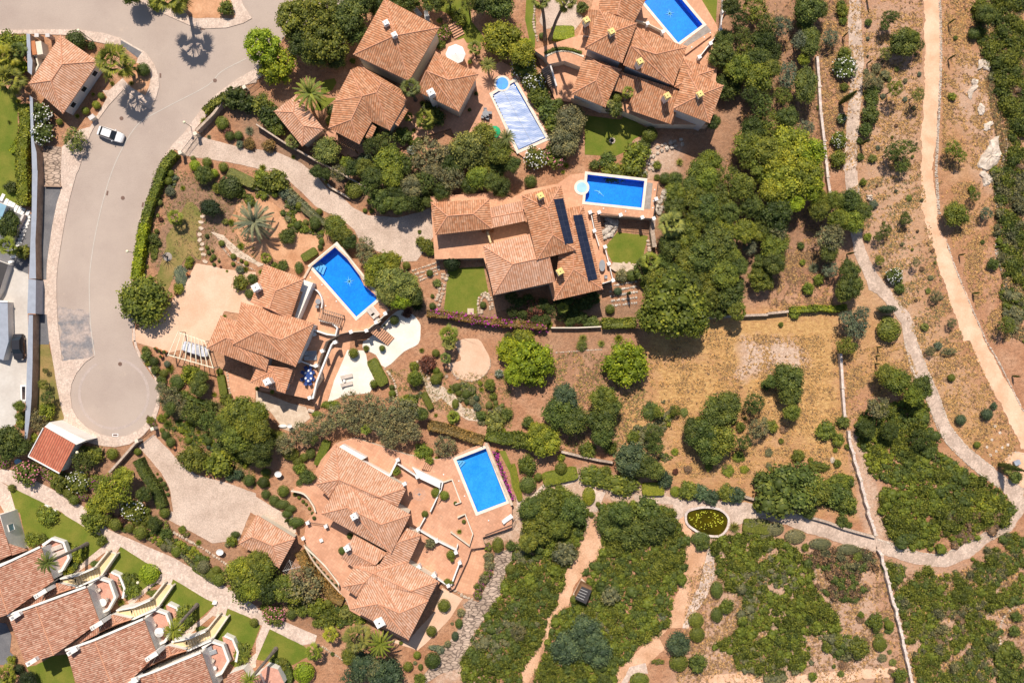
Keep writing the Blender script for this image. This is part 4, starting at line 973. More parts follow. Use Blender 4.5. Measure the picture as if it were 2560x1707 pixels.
sheet('driveway', '02 1410,850 1480,920 1560,1000 1640,1100 1800,1220 1960,1260 2100,1300 2350,1390 12 0,1420 130,1500 250,1568 13 330,0 370,180 300,240 60,60 0,30 03 2300,0 2190,260 1950,282 1550,70 1570,-10 02 1590,1560 1560,1350 1480,1200 1270,960', .05, 'gravel', rough=.04)
sheet('parking_court', '02 -80,1160 130,1180 400,1310 780,1520 03 1000,160 1300,290 1600,420 2100,700 2350,860 13 20,890 200,980 330,1030 560,1130 540,1200 430,1220 0,1010 03 2350,990 1900,800 1500,560 1100,310 1000,265 600,30 570,0 02 420,1490 0,1280 -80,1250', .06, 'palepath', rough=.03)
for s in ('02 0,1280 80,1330 150,1568 03 265,330 215,330 110,0 02 40,1568 -60,1380', '03 1000,265 1110,310 1050,400 960,370 700,560 680,520 920,330', '03 1500,550 1600,580 1560,690 1430,650 1200,860 1170,820 1400,640', '03 2000,820 2095,860 2060,970 1950,950 1680,1170 1660,1120 1900,940', '03 2350,1290 2180,1440 2230,1470 2350,1420 13 0,1360 130,1060 60,1030 0,1180'):
    sheet('garden_path', s, .07, 'sidewalk')
sheet('lawn', '02 60,1300 150,1568 03 180,0 250,320 470,240 560,240 650,420 640,540 700,500 1000,265 560,0 02 400,1480', .03, 'lawn', rough=.05)
for s in ('03 1105,312 1480,530 1520,600 1400,690 1200,820 1010,700 1000,550 1070,400', '03 1600,590 2000,820 1680,1120 1500,980 1480,830 1560,690', '03 2095,865 2350,1000 13 40,1040 -40,1260 03 2180,1440 2000,1300 1960,1150 2060,970', '13 125,1060 430,1220 520,1300 340,1400 250,1390 0,1350', '03 330,1400 480,1320 620,1300 690,1568 340,1568 240,1420'):
    sheet('lawn', s, .03, 'lawn', rough=.05)
sheet('service_yard', '03 -60,1000 60,1020 105,1130 90,1280 135,1320 60,1400 -60,1400', .05, 'darkasphalt')
sheet('lawn', '10 540,900 700,830 740,760 720,720 620,740 590,860 540,1010 600,1020 740,900', .03, 'lawn')
sheet('lawn', '10 1560,0 1960,0 1980,200 2120,380 2060,390 1830,400 1900,250 1760,130 1550,30', .03, 'lawn')
sheet('lawn', '20 130,0 200,0 220,200 210,440 170,420 120,180', .03, 'lawn'); sheet('lawn', '20 1690,0 1885,0 1870,220 1700,20', .03, 'lawn')
sheet('lawn', '20 660,1060 1000,1100 1040,1060 1240,1180 1200,1240 1120,1280 1020,1400 940,1440 670,1420', .03, 'lawn', rough=.04)
sheet('gravel_court', '20 300,0 590,0 600,100 660,170 560,300 380,260 300,270 250,200', .03, 'gravel')
sheet('lawn', '21 970,560 1250,600 1230,680 1200,800 1150,850 1100,858 920,838 880,760 860,690', .03, 'lawn', rough=.05)
sheet('lawn', '11 1760,900 2090,880 2140,1150 2040,1150 2030,1310 1720,1300 1740,1150', .03, 'lawn')
sheet('white_patio', '12 840,75 990,80 1010,120 1030,215 1100,380 1040,470 800,500 655,560 720,350', .06, 'whitepave', rough=.02)
sheet('white_patio', '11 1130,1440 1290,1290 1400,1290 1500,1390 1510,1470 12 1490,20 1360,90 1185,238 1100,120 985,70 985,0 11 1000,1560 1080,1500', .06, 'whitepave', sm=3)
sheet('patio', '12 870,-10 860,70 720,350 650,560 560,620 500,520 560,300 740,0 11 760,1500 880,1500', .05, 'paving2')
sheet('patio', '02 2060,270 2350,400 12 0,440 -20,560 02 2150,530 2090,400', .05, 'paving2')
sheet('round_terrace', '12 1830,10 1900,-25 11 1900,1540 2040,1545 12 2100,60 2145,150 2140,240 2080,320 1980,362 1860,335 1790,270 1770,200 1880,170 1850,80', .07, 'pinkgravel', sm=3)
sheet('stone_slope', '12 1540,330 1700,400 1830,500 1900,600 2000,620 2070,740 1950,720 1880,680 1700,520 1620,560 1560,440 1500,240', .05, 'slab', rough=.1)
sheet('crazy_paving', '12 0,450 110,480 300,560 460,600 500,700 330,830 250,800 130,640 0,560', .05, 'slab')
sheet('crazy_paving', '13 2190,370 2350,330 2350,480 2290,560 2270,700 2200,850 2120,950 1990,1130 1930,1300 1900,1420 1700,1480 1560,1568 1480,1568 1680,1310 1840,1100 1930,900 1900,850 1960,800 2040,820 2100,700 2180,560', .10, 'crazy', rough=.04)
sheet('garden_path', '22 110,1500 300,1290 480,1290 620,1220 700,1300 780,1370 860,1380 780,1560 700,1560 760,1430 700,1340 640,1260 480,1330 320,1320 160,1500 110,1568 60,1568 22 0,1160 40,1300 110,1460', .05, 'palepath', rough=.05)
sheet('garden_path', '22 1120,1400 1470,1420 1560,1450 2140,1470 2350,1520 32 0,1530 33 480,60 700,150 980,230 1010,360 860,340 600,260 340,180 150,110 0,80 23 2130,90 1990,150 1950,60 1870,-20 1700,-30 1600,10 1500,100 1490,0 22 1480,1490 1120,1480', .06, 'path', rough=.1)
sheet('garden_path', '33 980,230 1100,260 1300,350 1480,385 1640,375 1820,260 1960,200 2200,60 2290,-20 32 2230,1490 2130,1330 1980,1240 1800,1090 1620,900 1530,720 1450,500 1300,250 1250,0 31 1250,1568 1220,1400 1150,1290 1000,1130 930,1090 870,930 790,760 770,640 720,200 700,0 30 690,1568 720,1200 735,950 765,700 740,500 735,200 750,-30 850,-30 855,200 880,560 870,750 860,880 830,1200 810,1568 31 820,0 845,250 870,640 930,820 1050,1010 1180,1170 1290,1300 1340,1400 1370,1568 32 1360,0 1480,290 1570,470 1660,740 1750,870 1850,980 2090,1170 2250,1290 2350,1330 2350,1568 33 2350,0 2240,170 2050,260 1850,420 1650,500 1500,500 1300,460 1060,390 1000,350', .06, 'path', rough=.1)
sheet('dirt_road', '30 1430,-40 1570,-40 1585,200 1590,600 1560,1000 1545,1300 1500,1568 31 1510,0 1555,350 1560,520 1640,650 1720,900 1850,1200 1990,1568 32 2000,0 2100,200 2350,640 2420,760 2420,960 2330,980 2200,700 2000,330 1850,0 31 1800,1568 1690,1250 1590,950 1530,760 1440,480 1405,300 1405,0 30 1405,1568 1410,1200 1430,950 1440,500', .05, 'sand', rough=.22)
sheet('dirt_road', '23 800,-10 880,300 820,400 720,470 560,700 520,850 420,930 350,1120 260,1280 240,1420 150,1568 100,1568 90,1440 170,1320 260,1200 310,1000 420,800 480,650 480,560 540,480 600,350 660,200 22 780,1568', .05, 'dirt', rough=.12)
sheet('dirt_road', '22 1490,1568 1640,1568 23 1490,-10 1600,20 1650,180 1650,290 1780,310 1770,430 1700,720 1620,900 1560,1060 1450,1060 1350,1150 1400,1260 1240,1400 1060,1480 1000,1568 930,1568 930,1500 1080,1340 1280,1150 1440,1040 1460,850 1560,640 1600,420 1580,200 1530,100 1500,30', .05, 'dirt', rough=.12)
sheet('stone_path', '23 1800,310 1850,290 1860,600 1790,760 1700,900 1620,1060 1560,1060 1620,880 1720,660 1780,420', .07, 'palepath', rough=.1)
sheet('stone_path', '23 1000,1568 1080,1420 1230,1380 1250,1480 1120,1480 1060,1568', .07, 'palepath', rough=.08)
sheet('dirt_road', '33 30,1540 400,1480 900,1440 1150,1420 1240,1440 1240,1500 800,1540 500,1600 100,1620 23 2350,1600 1700,1600 1750,1500 2100,1470', .06, 'sand', rough=.15)
sheet('viewpoint', '32 2170,1080 2260,1015 2420,1010 2420,1350 2330,1330 2240,1280 2190,1150', .08, 'sand', rough=.1)
# villa terraces (raised decks) -- each with its pool cut into it
def terrace(s, z, mat, side, poolspec=None, holes=(), label=None, sm=0, name='terrace'):
    ZONES.append((P(s), z)); pts = PW(s, z); hs = []
    for h in holes: hs.append([(p.x, p.y) for p in PW(h, z)])
    if poolspec:
        nm, ps, lab = poolspec[:3]; rt, w = pool(nm, ps, z, min(1.25, z-.08), lab, *(poolspec[3:])); hs.append(w)
    b = MB(); b.prism(pts, 0, z, side, mat, holes=hs); b.build(name, kind='structure'); return z
ZA, ZC, ZD, ZE, ZF = 2.2, 2.4, 1.0, .4, 2.5
terrace('11 430,985 470,900 515,870 730,680 790,700 860,800 930,920 990,1050 1130,1170 1210,1270 1100,1400 1030,1460 870,1475 760,1500 640,1568 12 640,0 560,210 595,340 485,525 270,480 -30,440 -30,-10 11 0,1568 -20,1200 200,1000', ZA, 'paving2', 'cream', ('swimming_pool', '11 740,690 1125,1165 922,1338 515,876', 'bright blue pool with star mosaic, raised beside the tiled villa', .5))
terrace('11 1600,235 2200,200 21 0,250 120,180 420,120 540,35 690,20 1340,100 1320,300 1290,440 790,405 725,380 760,560 850,700 930,1010 830,1040 380,1190 340,1040 -160,1140 11 2090,800 1640,812 1625,590', ZC, 'paving2', 'stonewall', ('swimming_pool', '21 693,35 1215,95 1187,340 670,285', 'blue pool with round spa and dolphin mosaic', .45))
terrace('12 720,940 900,880 1150,960 1400,1040 1650,1080 1815,1055 2100,920 2135,930 2350,1480 13 2350,140 2080,230 2105,320 1975,335 1940,440 1820,700 1780,720 1690,640 1540,870 1400,1200 860,900 840,810 760,720 765,650 640,490 470,310 440,230 460,90 12 540,1560 500,1440 420,1390 330,1365 540,1200 600,1080', ZD, 'paving', 'cream', ('swimming_pool', '12 1840,1083 2110,978 2298,1462 2035,1562', 'light blue pool with dolphin mosaic on the wide terracotta terrace', .5, 'poolD'))
terrace('D 1112,165 1150,140 1197,168 1268,332 1206,364 1180,345 1120,325 1090,300 1050,325 1035,295 985,310 905,348 800,362 745,335 700,335 770,290 930,180 1000,110 1065,88', ZE, 'paving', 'stonewall', ('swimming_pool', '20 -175,870 20,755 310,1270 60,1380', 'long pool under a slatted silver blue cover', .5))
terrace('20 720,90 800,-160 1200,-300 1560,-300 1880,230 1905,330 1895,560 1870,740 1900,800 1800,1150 1300,1140 1060,1040 1000,1010 850,1000 545,900 640,620 480,560 340,590 290,520 200,460 600,330', ZF, 'paving2', 'cream', ('swimming_pool', '20 1525,395 1750,228 1400,-190 1175,-23', 'deep blue pool with star mosaic at the top of the photo', .45))
sheet('court', '20 200,460 290,500 340,600 480,560 640,620 550,940 480,930 400,930 330,760 270,620', .6, 'paving2', thick=.6, side='brownwall')
# rock-garden ground and beds
sheet('soil_bed', '01 1930,560 2040,650 2150,780 2350,860 11 20,880 80,860 0,830 01 2350,820 2200,730 2050,590', .08, 'slab', rough=.05)
sheet('soil_bed', '11 0,250 150,290 260,380 400,400 470,520 600,600 640,660 500,780 420,840 400,930 330,900 60,740 0,760 01 2200,640 2100,480 2180,300', .03, 'bed', rough=.1)
sheet('lawn', '22 0,1150 40,1300 105,1440 60,1460 0,1330 12 2330,1200 2230,1000 2290,1000', .04, 'lawn')

sheet('patio', 'Z2 1285,850 1390,845 1396,950 1350,1060 1300,1172 1150,1110 1240,960', .06, 'paving2', sm=2)
sheet('gravel_court', 'Z2 1085,1120 1230,1200 1150,1330 1000,1490 910,1568 700,1500 850,1490 1030,1290', .05, 'pinkgravel', rough=.05)
MT['palepath2'] = two('weathered_concrete', (.50, .40, .35), (.72, .62, .55), 1.5, 6, .2)
MT['algae'] = two('algae_bed', (.07, .065, .004), (.22, .19, .01), .45, 6, .3)
MT['lily'] = plain('lily_pad', (.42, .42, .03), .6)
# ------------------------------------------------------------------ villas
v = Villa('villa', '00 570,650', 'white corner house with three windows facing the car and parking bay', 'house', wall='lilac')
v.hip('00 262,772 555,325 905,567 577,1045', '00 470,742 570,592', 3.2, 'roofC')
w, ze = v.last; q = sorted(range(4), key=lambda i: -(w[i].x*1-w[i].y))   # wall facing the parking bay
e = [(w[i], w[(i+1) % 4]) for i in range(4)]; e.sort(key=lambda s: -((s[0]+s[1]).x-(s[0]+s[1]).y)); v.window(e[0][0], e[0][1], 1.1, .9, 1.2, 3, glass='glass')
# villa beside the white round parasol
v = Villa('villa', '10 1270,400', 'large villa with linked hipped roofs beside the white parasol', z0=0, wall='cream')
v.hip('10 893,503 1180,-15 1685,255 1405,745', '10 1272,330', 6.6, 'roofB')
v.hip('10 1480,840 1650,475 2042,682 1862,1027', '10 1535,640 1768,735', 5.6, 'roofB')
e_ = 4.6
v.roof([('10 975,885', 6.2), ('10 1105,850', 6.2), ('10 1150,765', 6.2), ('10 1385,925', e_), ('10 1228,1198', e_), ('10 1062,1118', e_), ('10 948,1325', e_), ('10 665,1178', e_), ('10 872,1100', 5.7), ('10 718,930', e_), ('10 868,645', e_), ('10 960,600', 4.9), ('10 1330,820', 5.0)],
       [(2, 1, 4, 3), (0, 5, 4, 1), (0, 8, 6, 5), (8, 7, 6), (0, 9, 7, 8), (0, 10, 9), (0, 1, 2, 11, 10), (2, 3, 12, 11)], 'roofB', '10 868,645 718,930 665,1178 948,1325 1062,1118 1228,1198 1385,925 1000,640', e_)
v.roof([('10 1370,985', 4.3), ('10 1400,1010', 4.1), ('10 1305,1160', 4.1), ('10 1275,1140', 4.3)], [(0, 1, 2, 3)], 'roofB'); v.roof([('10 1060,1130', 4.2), ('10 1105,1170', 4.0), ('10 1050,1290', 4.0), ('10 1005,1260', 4.2)], [(0, 1, 2, 3)], 'roofB')
v.chimney('10 1192,208', 8.6, 1.9, .75); v.chimney('10 1268,316', 9.2, 1.1, .7); v.chimney('10 1605,848', 7.4, 7.3, 1.0, 'white')
# its garage
v = Villa('garage', '10 400,1100', 'small hip roofed garage below the feather palm', 'garage')
v.hip('10 370,870 625,1187 425,1345 165,1025', '10 340,1032 437,1157', 3.4, 'roofC')
# top right villa
v = Villa('villa', '20 1200,500', 'sprawling villa with cream chimney caps beside the deep blue pool', z0=0, wall='lilac')
v.roof([('20 820,-140', 6.3), ('20 1030,-140', 7.6), ('20 1260,-60', 6.3), ('20 1120,205', 6.3), ('20 965,140', 7.4), ('20 795,90', 6.3)], [(0, 1, 4, 5), (1, 2, 3, 4)], 'roofB', '20 820,-140 1260,-60 1120,205 795,90', 6.3)
v.hip('20 668,440 800,88 1148,215 1012,580', '20 920,297', 7.2, 'roofB')
v.hip('20 1025,600 1140,250 1602,435 1482,787', '20 1085,420 1318,500', 6.4, 'roofB')
v.hip('20 548,862 665,505 1005,640 857,987', '20 772,740 822,600', 5.2, 'roofB')
v.roof([('20 1170,712', 5.2), ('20 1550,835', 5.2), ('20 1482,1150', 4.1), ('20 1055,1003', 4.1)], [(0, 1, 2, 3)], 'roofB', '20 1170,712 1550,835 1482,1150 1055,1003', 4.0)
v.roof([('20 965,650', 4.9), ('20 1175,715', 4.9), ('20 1110,880', 4.2), ('20 925,830', 4.2)], [(0, 1, 2, 3)], 'roofB', '20 965,650 1175,715 1110,880 925,830', 4.1)
v.hip('20 1490,800 1572,540 1858,640 1770,900', '20 1680,700', 5.6, 'roofB')
v.hip('20 1478,1000 1602,648 1943,787 1815,1132', '20 1727,872', 6.8, 'roofB')
v.roof([('20 705,88', 5.2), ('20 800,95', 5.2), ('20 735,330', 4.6), ('20 628,318', 4.6)], [(0, 1, 2, 3)], 'roofB', '20 705,88 800,95 735,330 628,318', 4.4)
for a, z, h in (('20 917,288', 9.2, 1.1), ('20 1178,562', 9.3, 2.6), ('20 1428,878', 7.4, 2.6), ('20 1730,863', 8.8, 1.1), ('20 686,182', 6.7, 2)): v.chimney(a, z, h, .85, 'white', capm='yellow')
w, ze = v.last
# centre villa
v = Villa('villa', '21 300,700', 'central villa with two long dark solar panels on its roof', z0=0, wall='cream')
v.hip('11 1605,290 2140,262 2162,530 1645,590', '11 1757,415 1995,397', 5.3, 'roofB')
v.hip('11 2140,340 21 108,272 21 122,462 11 2155,528', '11 2145,432 21 115,370', 4.9, 'roofC')
v.hip('11 2083,690 21 300,545 21 395,1018 11 2180,1142', '21 5,858 21 340,785', 6.2, 'roofC')
v.hip('21 385,1192 470,350 655,320 835,1087', '21 565,905 560,500', 6.3, 'roofB')
v.hip('21 230,818 88,225 450,135 588,728', '21 375,590 325,347', 7.8, 'roofB')
v.chimney('21 263,228', 10.0, 2.0, .85, 'white', capm='yellow'); v.chimney('21 443,925', 8.7, 2.2, .9, 'white', capm='yellow')
n_ = NM('solar_cells', .25, .6); br = n_.t.nodes.new('ShaderNodeTexBrick'); uvn = n_.t.nodes.new('ShaderNodeUVMap'); n_.L(uvn.outputs[0], br.inputs[0]); br.offset = 0
br.inputs['Scale'].default_value = 1; br.inputs['Brick Width'].default_value = .82; br.inputs['Row Height'].default_value = .9; br.inputs['Mortar Size'].default_value = .015
br.inputs['Color1'].default_value = (.012, .016, .035, 1); br.inputs['Color2'].default_value = (.018, .022, .045, 1); br.inputs['Mortar'].default_value = (.06, .065, .09, 1); n_.col(br.outputs[0]); MT['solar'] = n_.m
def panel(s, zs, lab):
    p = [W(q, z) for q, z in zip(P(s), zs)]; c = sum(p, Vector())/4; rt = empty('solar_panel', c, lab, 'solar panel', 'solar panels on the central villa'); m = MB(); L = (p[3]-p[0]).length; wd = (p[1]-p[0]).length
    m.face(p, 'solar', [(0, 0), (wd, 0), (wd, L), (0, L)]); m.build('panel_glass', parent=rt); m = MB(); dn = Vector((0, 0, .10))
    for i in range(4): m.face([p[i], p[i]-dn, p[(i+1) % 4]-dn, p[(i+1) % 4]], 'greymetal')
    m.build('frame', parent=rt)
def zon(pt, a, b, c):   # height of the plane through a,b,c (world vectors) under plan point pt
    n = (b-a).cross(c-a); z = a.z
    for _ in range(6):
        w_ = W(pt, z); z = a.z-(n.x*(w_.x-a.x)+n.y*(w_.y-a.y))/n.z
    return z
for pts, A_3, lab in (('21 383,262 470,252 565,660 487,672', ('21 450,135', '21 588,728', '21 375,590'), 'shorter dark solar panel strip on the upper roof'), ('21 560,410 645,400 785,990 700,1012', ('21 655,320', '21 835,1087', '21 565,905'), 'longer dark solar panel strip on the lower right roof')):
    ze = 7.8 if 'shorter' in lab else 6.3; E = PW(A_3[0]+' '+A_3[1], ze); q = (PW('21 230,818 88,225 450,135 588,728', ze) if ze > 7 else PW('21 385,1192 470,350 655,320 835,1087', ze)); rr = P('21 375,590 325,347') if ze > 7 else P('21 565,905 560,500')
    ds = max(min(edge_dist(W(r, ze+1.5), q[i], q[(i+1) % 4]) for i in range(4)) for r in rr); Rz = W(rr[0], ze+.36*ds)
    Rz2 = W(rr[1], ze+.36*ds); cw = [max(zon(p, E[0], E[1], Rz), zon(p, E[0], Rz, Rz2))+.16 for p in P(pts)]; cw[1] = cw[1]+.0; panel(pts, cw, lab)
# villa with the star pool on the left
v = Villa('villa', '12 200,0', 'orange roofed villa beside the star pool, white chimneys', z0=0, wall='lilac')
v.hip('Z1 530,540 672,148 1087,300 945,722', 'Z1 715,640 787,428', 6.2, 'roofA')
v.hip('Z1 68,1027 215,688 790,880 690,1262', 'Z1 277,917 620,1010', 5.6, 'roofA', pitch=.32)
v.hip('Z1 343,987 430,545 1197,765 1000,1220', 'Z1 602,850 847,937', 6.5, 'roofA')
v.hip('Z1 518,1385 610,1190 972,1245 890,1497', 'Z1 752,1265 775,1205', 5.0, 'roofA')
v.chimney('Z1 580,392', 8.2, 2.6, 1.05); v.chimney('Z1 698,1378', 7.4, 2.4, .95)
b = MB(); b.prism(PW('Z1 1085,312 1182,345 1010,748 948,718', 4.4), 0, 4.4, 'whitewall'); b.build('balcony_wall', parent=v.r)
v.roof([('Z1 1045,428', 5.0), ('Z1 1072,436', 4.8), ('Z1 985,705', 4.8), ('Z1 957,692', 5.0)], [(0, 1, 2, 3)], 'roofA'); v.roof([('Z1 965,1235', 4.3), ('Z1 1005,1250', 4.1), ('Z1 955,1400', 4.1), ('Z1 925,1390', 4.3)], [(0, 1, 2, 3)], 'roofA')
# bottom centre villa
v = Villa('villa', '13 1000,100', 'long villa with many hipped roofs on the wide terracotta terrace', z0=0, wall='cream')
e1, r1_ = 4.8, 6.1
v.roof([('Z2 325,108', e1), ('Z2 832,408', e1), ('Z2 770,540', e1), ('Z2 275,478', e1), ('Z2 180,385', e1), ('Z2 350,352', r1_), ('Z2 635,475', r1_)], [(0, 1, 6, 5), (1, 2, 6), (6, 2, 3, 5), (3, 4, 5), (4, 0, 5)], 'roofC', 'Z2 325,108 832,408 770,540 275,478 180,385', e1)
v.hip('Z2 220,597 372,332 859,602 722,876', 'Z2 410,550 650,672', 5.7, 'roofC', pitch=.33)
v.roof([('Z2 455,745', 4.5), ('Z2 690,875', 4.9), ('Z2 610,960', 5.3), ('Z2 405,850', 5.2), ('Z2 450,977', 4.5), ('Z2 365,912', 4.5)], [(0, 1, 2, 3), (3, 2, 4, 5)], 'roofC', 'Z2 455,745 690,875 610,990 450,977 365,912', 4.4)
v.roof([('Z2 830,695', 4.5), ('Z2 936,745', 4.5), ('Z2 840,957', 4.5), ('Z2 600,1020', 5.5), ('Z2 690,872', 5.5), ('Z2 775,797', 5.5)], [(0, 1, 5), (5, 1, 2, 3, 4), (0, 5, 4)], 'roofC', 'Z2 830,695 936,745 840,957 620,1000 700,880', 4.4)
v.roof([('Z2 455,972', e1), ('Z2 830,940', e1), ('Z2 1056,1075', e1), ('Z2 985,1212', e1), ('Z2 470,1182', e1), ('Z2 371,1115', e1), ('Z2 590,1018', r1_), ('Z2 860,1145', r1_), ('Z2 528,1087', r1_-.1)], [(0, 1, 6), (1, 2, 7, 6), (2, 3, 7), (0, 6, 8, 5), (5, 8, 4), (6, 7, 3, 4, 8)], 'roofC', 'Z2 455,972 830,940 1056,1075 985,1212 470,1182 371,1115', e1)
v.hip('Z2 430,1273 590,1010 986,1215 845,1493', 'Z2 628,1236 780,1302', 5.8, 'roofC', pitch=.33)
v.chimney('Z2 455,618', 8.3, 2, .85); v.chimney('Z2 405,845', 6.4, 2.2, .8); v.chimney('Z2 637,1375', 7.0, 6.9, 1.3); v.chimney('Z2 815,385', 5.8, 1.3, .45); v.chimney('Z2 915,980', 3.0, 1.9, .55); v.chimney('Z2 1025,1040', 3.0, 1.9, .55)
v = Villa('garage', '13 100,300', 'small hip roofed garage beside the rotary clothes line', 'garage')
v.hip('13 8,25 360,240 212,510 03 2192,290', '13 -35,225 150,305', 3.2, 'roofC')
# red roofed outbuilding at the turning circle
v = Villa('outbuilding', '02 480,1000', 'small white outbuilding with plain red roof by the turning circle', 'outbuilding', wall='whitewall')
v.roof([('02 408,782', 3.4), ('02 692,940', 3.4), ('02 548,1203', 2.7), ('02 262,1047', 2.7)], [(0, 1, 2, 3)], 'roofR', '02 408,782 692,940 548,1203 262,1047', 2.68, wall='whitewall', ov=.15)
b = MB(); b.prism(PW('02 455,738 790,905 700,945 410,780', 3.7), 0, 3.7, 'whitewall'); b.build('parapet_wall', parent=v.r)
b = MB(); b.bar(W(P('02 400,790')[0], 3.42), W(P('02 262,1050')[0], 2.72), .14, .12, 'white'); b.bar(W(P('02 262,1050')[0], 2.72), W(P('02 548,1206')[0], 2.72), .2, .12, 'white'); b.build('gutter', parent=v.r)
# green-grey topped shed on the hillside
v = Villa('shed', '23 650,750', 'small shed with black ribbed roof panel beside the dirt path', 'shed', wall='cream')
b = MB(); b.prism(PW('23 560,752 640,605 722,690 640,830 585,790', .3), 0, .3, 'slab'); b.build('base', parent=v.r)
b = MB(); b.prism(PW('23 578,770 640,650 735,700 680,830', 2.0), 0, 2.0, 'wood'); b.build('wall', parent=v.r)
p = PW('23 578,795 642,680 732,718 680,842', 2.3); b = MB(); b.prism(p, 2.18, 2.26, 'iron'); 
for k in range(1, 5): a = p[0]+(p[1]-p[0])*k/5; c = p[3]+(p[2]-p[3])*k/5; b.bar((a.x, a.y, 2.262), (a.x+(c.x-a.x)*.7, a.y+(c.y-a.y)*.7, 2.262), .06, .04, 'brass')
b.build('roof', parent=v.r)
# ------------------------------------------------------------------ terraced cottages
def cottage(roofs, lab, o=None, terr=True, ze=6.4):
    v = Villa('terraced_cottage', roofs[0][0], lab, 'cottage', wall='whitewall')
    return v
COT = [('03 -350,600 375,315 490,625 75,937', '03 0,700 03 80,937', 'cottage beside the palm with cream loungers on its balcony'),
       ('03 72,940 790,680 910,1010 238,1392', '', 'second cottage of the stepped row, round white table on its balcony'),
       ('03 605,1300 1320,975 1440,1300 700,1640', '', 'third cottage of the stepped row, white parasol table on its balcony'),
       ('03 1150,1600 1850,1280 1975,1640 1250,1900', '', 'lowest cottage of the stepped row in the corner')]
def ctg(i, left, lab):
    """left = list of roof vertices: ridge splits a steep street side from the shallow garden side"""
    v = Villa('terraced_cottage', left[0], lab, 'cottage', wall='whitewall'); z = (6.0, 7.6, 6.0)
    a, b_, c, d, r0, r1 = left   # street-top, garden-top, garden-bottom, street-bottom, ridge-top, ridge-bottom
    v.roof([(a, 4.9), (r0, 5.7), (b_, 4.5), (c, 4.5), (r1, 5.7), (d, 4.9)], [(0, 1, 4, 5), (1, 2, 3, 4)], 'roofD')
    b = MB(); b.prism(inset(PW(' '.join((a, b_, c, d)), 4.4), .25), 0, 4.4, 'whitewall'); b.build('wall', parent=v.r)
    p0, p1, p2 = W(P(a)[0], 4.9), W(P(r0)[0], 5.7), W(P(b_)[0], 4.5); m = MB(); m.bar(p0+Vector((0, 0, .02)), p1+Vector((0, 0, .02)), .34, .22, 'whitewall'); m.bar(p1+Vector((0, 0, .02)), p2+Vector((0, 0, .02)), .34, .22, 'whitewall'); m.build('parapet', parent=v.r)
    return v
H = []
H.append(ctg(0, ['03 -350,590', '03 372,315', '03 492,628', '03 -260,1060', '03 -60,520', '03 72,935'], 'cottage under the leaning palm crown, two cream loungers on its balcony'))
H.append(ctg(1, ['03 72,942', '03 792,680', '03 912,1008', '03 235,1392', '03 325,850', '03 492,1312'], 'middle cottage with roofs between two balconies, round white table on its balcony'))
H.append(ctg(2, ['03 605,1262', '03 1318,975', '03 1440,1302', '03 760,1760', '03 868,1168', '03 1060,1680'], 'cottage with a white parasol open on its balcony'))
H.append(ctg(3, ['03 1180,1540', '03 1848,1280', '03 1975,1640', '03 1300,2000', '03 1410,1460', '03 1560,1900'], 'cottage in the bottom row with grey loungers on its balcony'))
v = Villa('terraced_cottage', '03 -80,300', 'cottage at the left edge with a blue window in its gable wall', 'cottage', wall='whitewall'); H.append(v)
v.roof([('03 -300,100', 5.4), ('03 -10,20', 4.6), ('03 105,392', 4.6), ('03 -200,520', 5.4)], [(0, 1, 2, 3)], 'roofD'); b = MB(); b.prism(PW('03 -300,100 0,25 100,385 -200,500', 4.55), 0, 4.55, 'whitewall'); b.build('wall', parent=v.r)
w_ = PW('03 0,25 100,385', 4.55); v.window(w_[1], w_[0], 2.2, 1.0, 1.3, 1, glass='skyglass', ts=[.62], out=.05)
v.roof([('03 80,290', 4.4), ('03 250,345', 4.0), ('03 110,400', 4.4)], [(0, 1, 2)], 'roofD')
for i, q in ((0, '03 492,630 72,942 375,828 430,690'), (1, '03 912,1010 605,1264 895,1120 950,983'), (2, '03 1440,1304 1180,1542 1397,1399 1452,1267')):
    b = MB(); b.prism(PW(q, 3.85), 0, 3.85, 'whitewall', 'roofD'); b.build('lean_roof', parent=H[i].r)
# garden side of each cottage: octagonal balcony, lower patio, entrance stair, entry roof, chimneys
zb = 1.1
def off(s, dx, dy): 
    out = []; t = s.split()
    for k in t:
        if ',' in k: a, b = k.split(','); out.append('%g,%g' % (float(a)+dx, float(b)+dy))
        else: out.append(k)
    return ' '.join(out)
MT['pinktile'] = tiles('pink_floor_tiles', (.56, .28, .20), (.66, .36, .27), 2.5, .4)
for i, (dx, dy) in ((1, (0, 0)), (2, (520, 293)), (3, (1040, 583)), (0, (-425, -362))):
    v = H[i]; oc_ = off('03 790,690 820,655 895,600 1010,640 1065,780 1000,895 905,930', dx, dy)
    b = MB(); b.prism(PW(oc_, zb), 0, zb, 'whitewall', 'pinktile'); b.build('balcony', parent=v.r)
    L = PW(off('03 815,665 900,605 1005,640 1055,780 990,895 920,925', dx, dy), zb+.95); b = MB(); R_ = ribbon(L, .42); n = len(L)
    for k in range(n-1):
        q = [R_[k], R_[k+1], R_[2*n-2-k], R_[2*n-1-k]]; b.prism([(p.x, p.y) for p in q], zb, zb+.95-.001*k, 'whitewall')
    b.build('balcony_parapet', parent=v.r)
    if i:
        oc2 = off('03 1000,560 1040,548 1100,590 1145,700 1130,760 1060,800', dx, dy); b = MB(); b.prism(PW(oc2, .3), 0, .3, 'whitewall', 'pinktile'); b.build('lower_patio', parent=v.r)
        L = PW(off('03 1020,550 1095,585 1142,700 1125,790', dx, dy), 1.2); b = MB(); R_ = ribbon(L, .36); n = len(L)
        for k in range(n-1): b.prism([(p.x, p.y) for p in (R_[k], R_[k+1], R_[2*n-2-k], R_[2*n-1-k])], 0, 1.2-.001*k, 'whitewall')
        b.build('patio_parapet', parent=v.r)
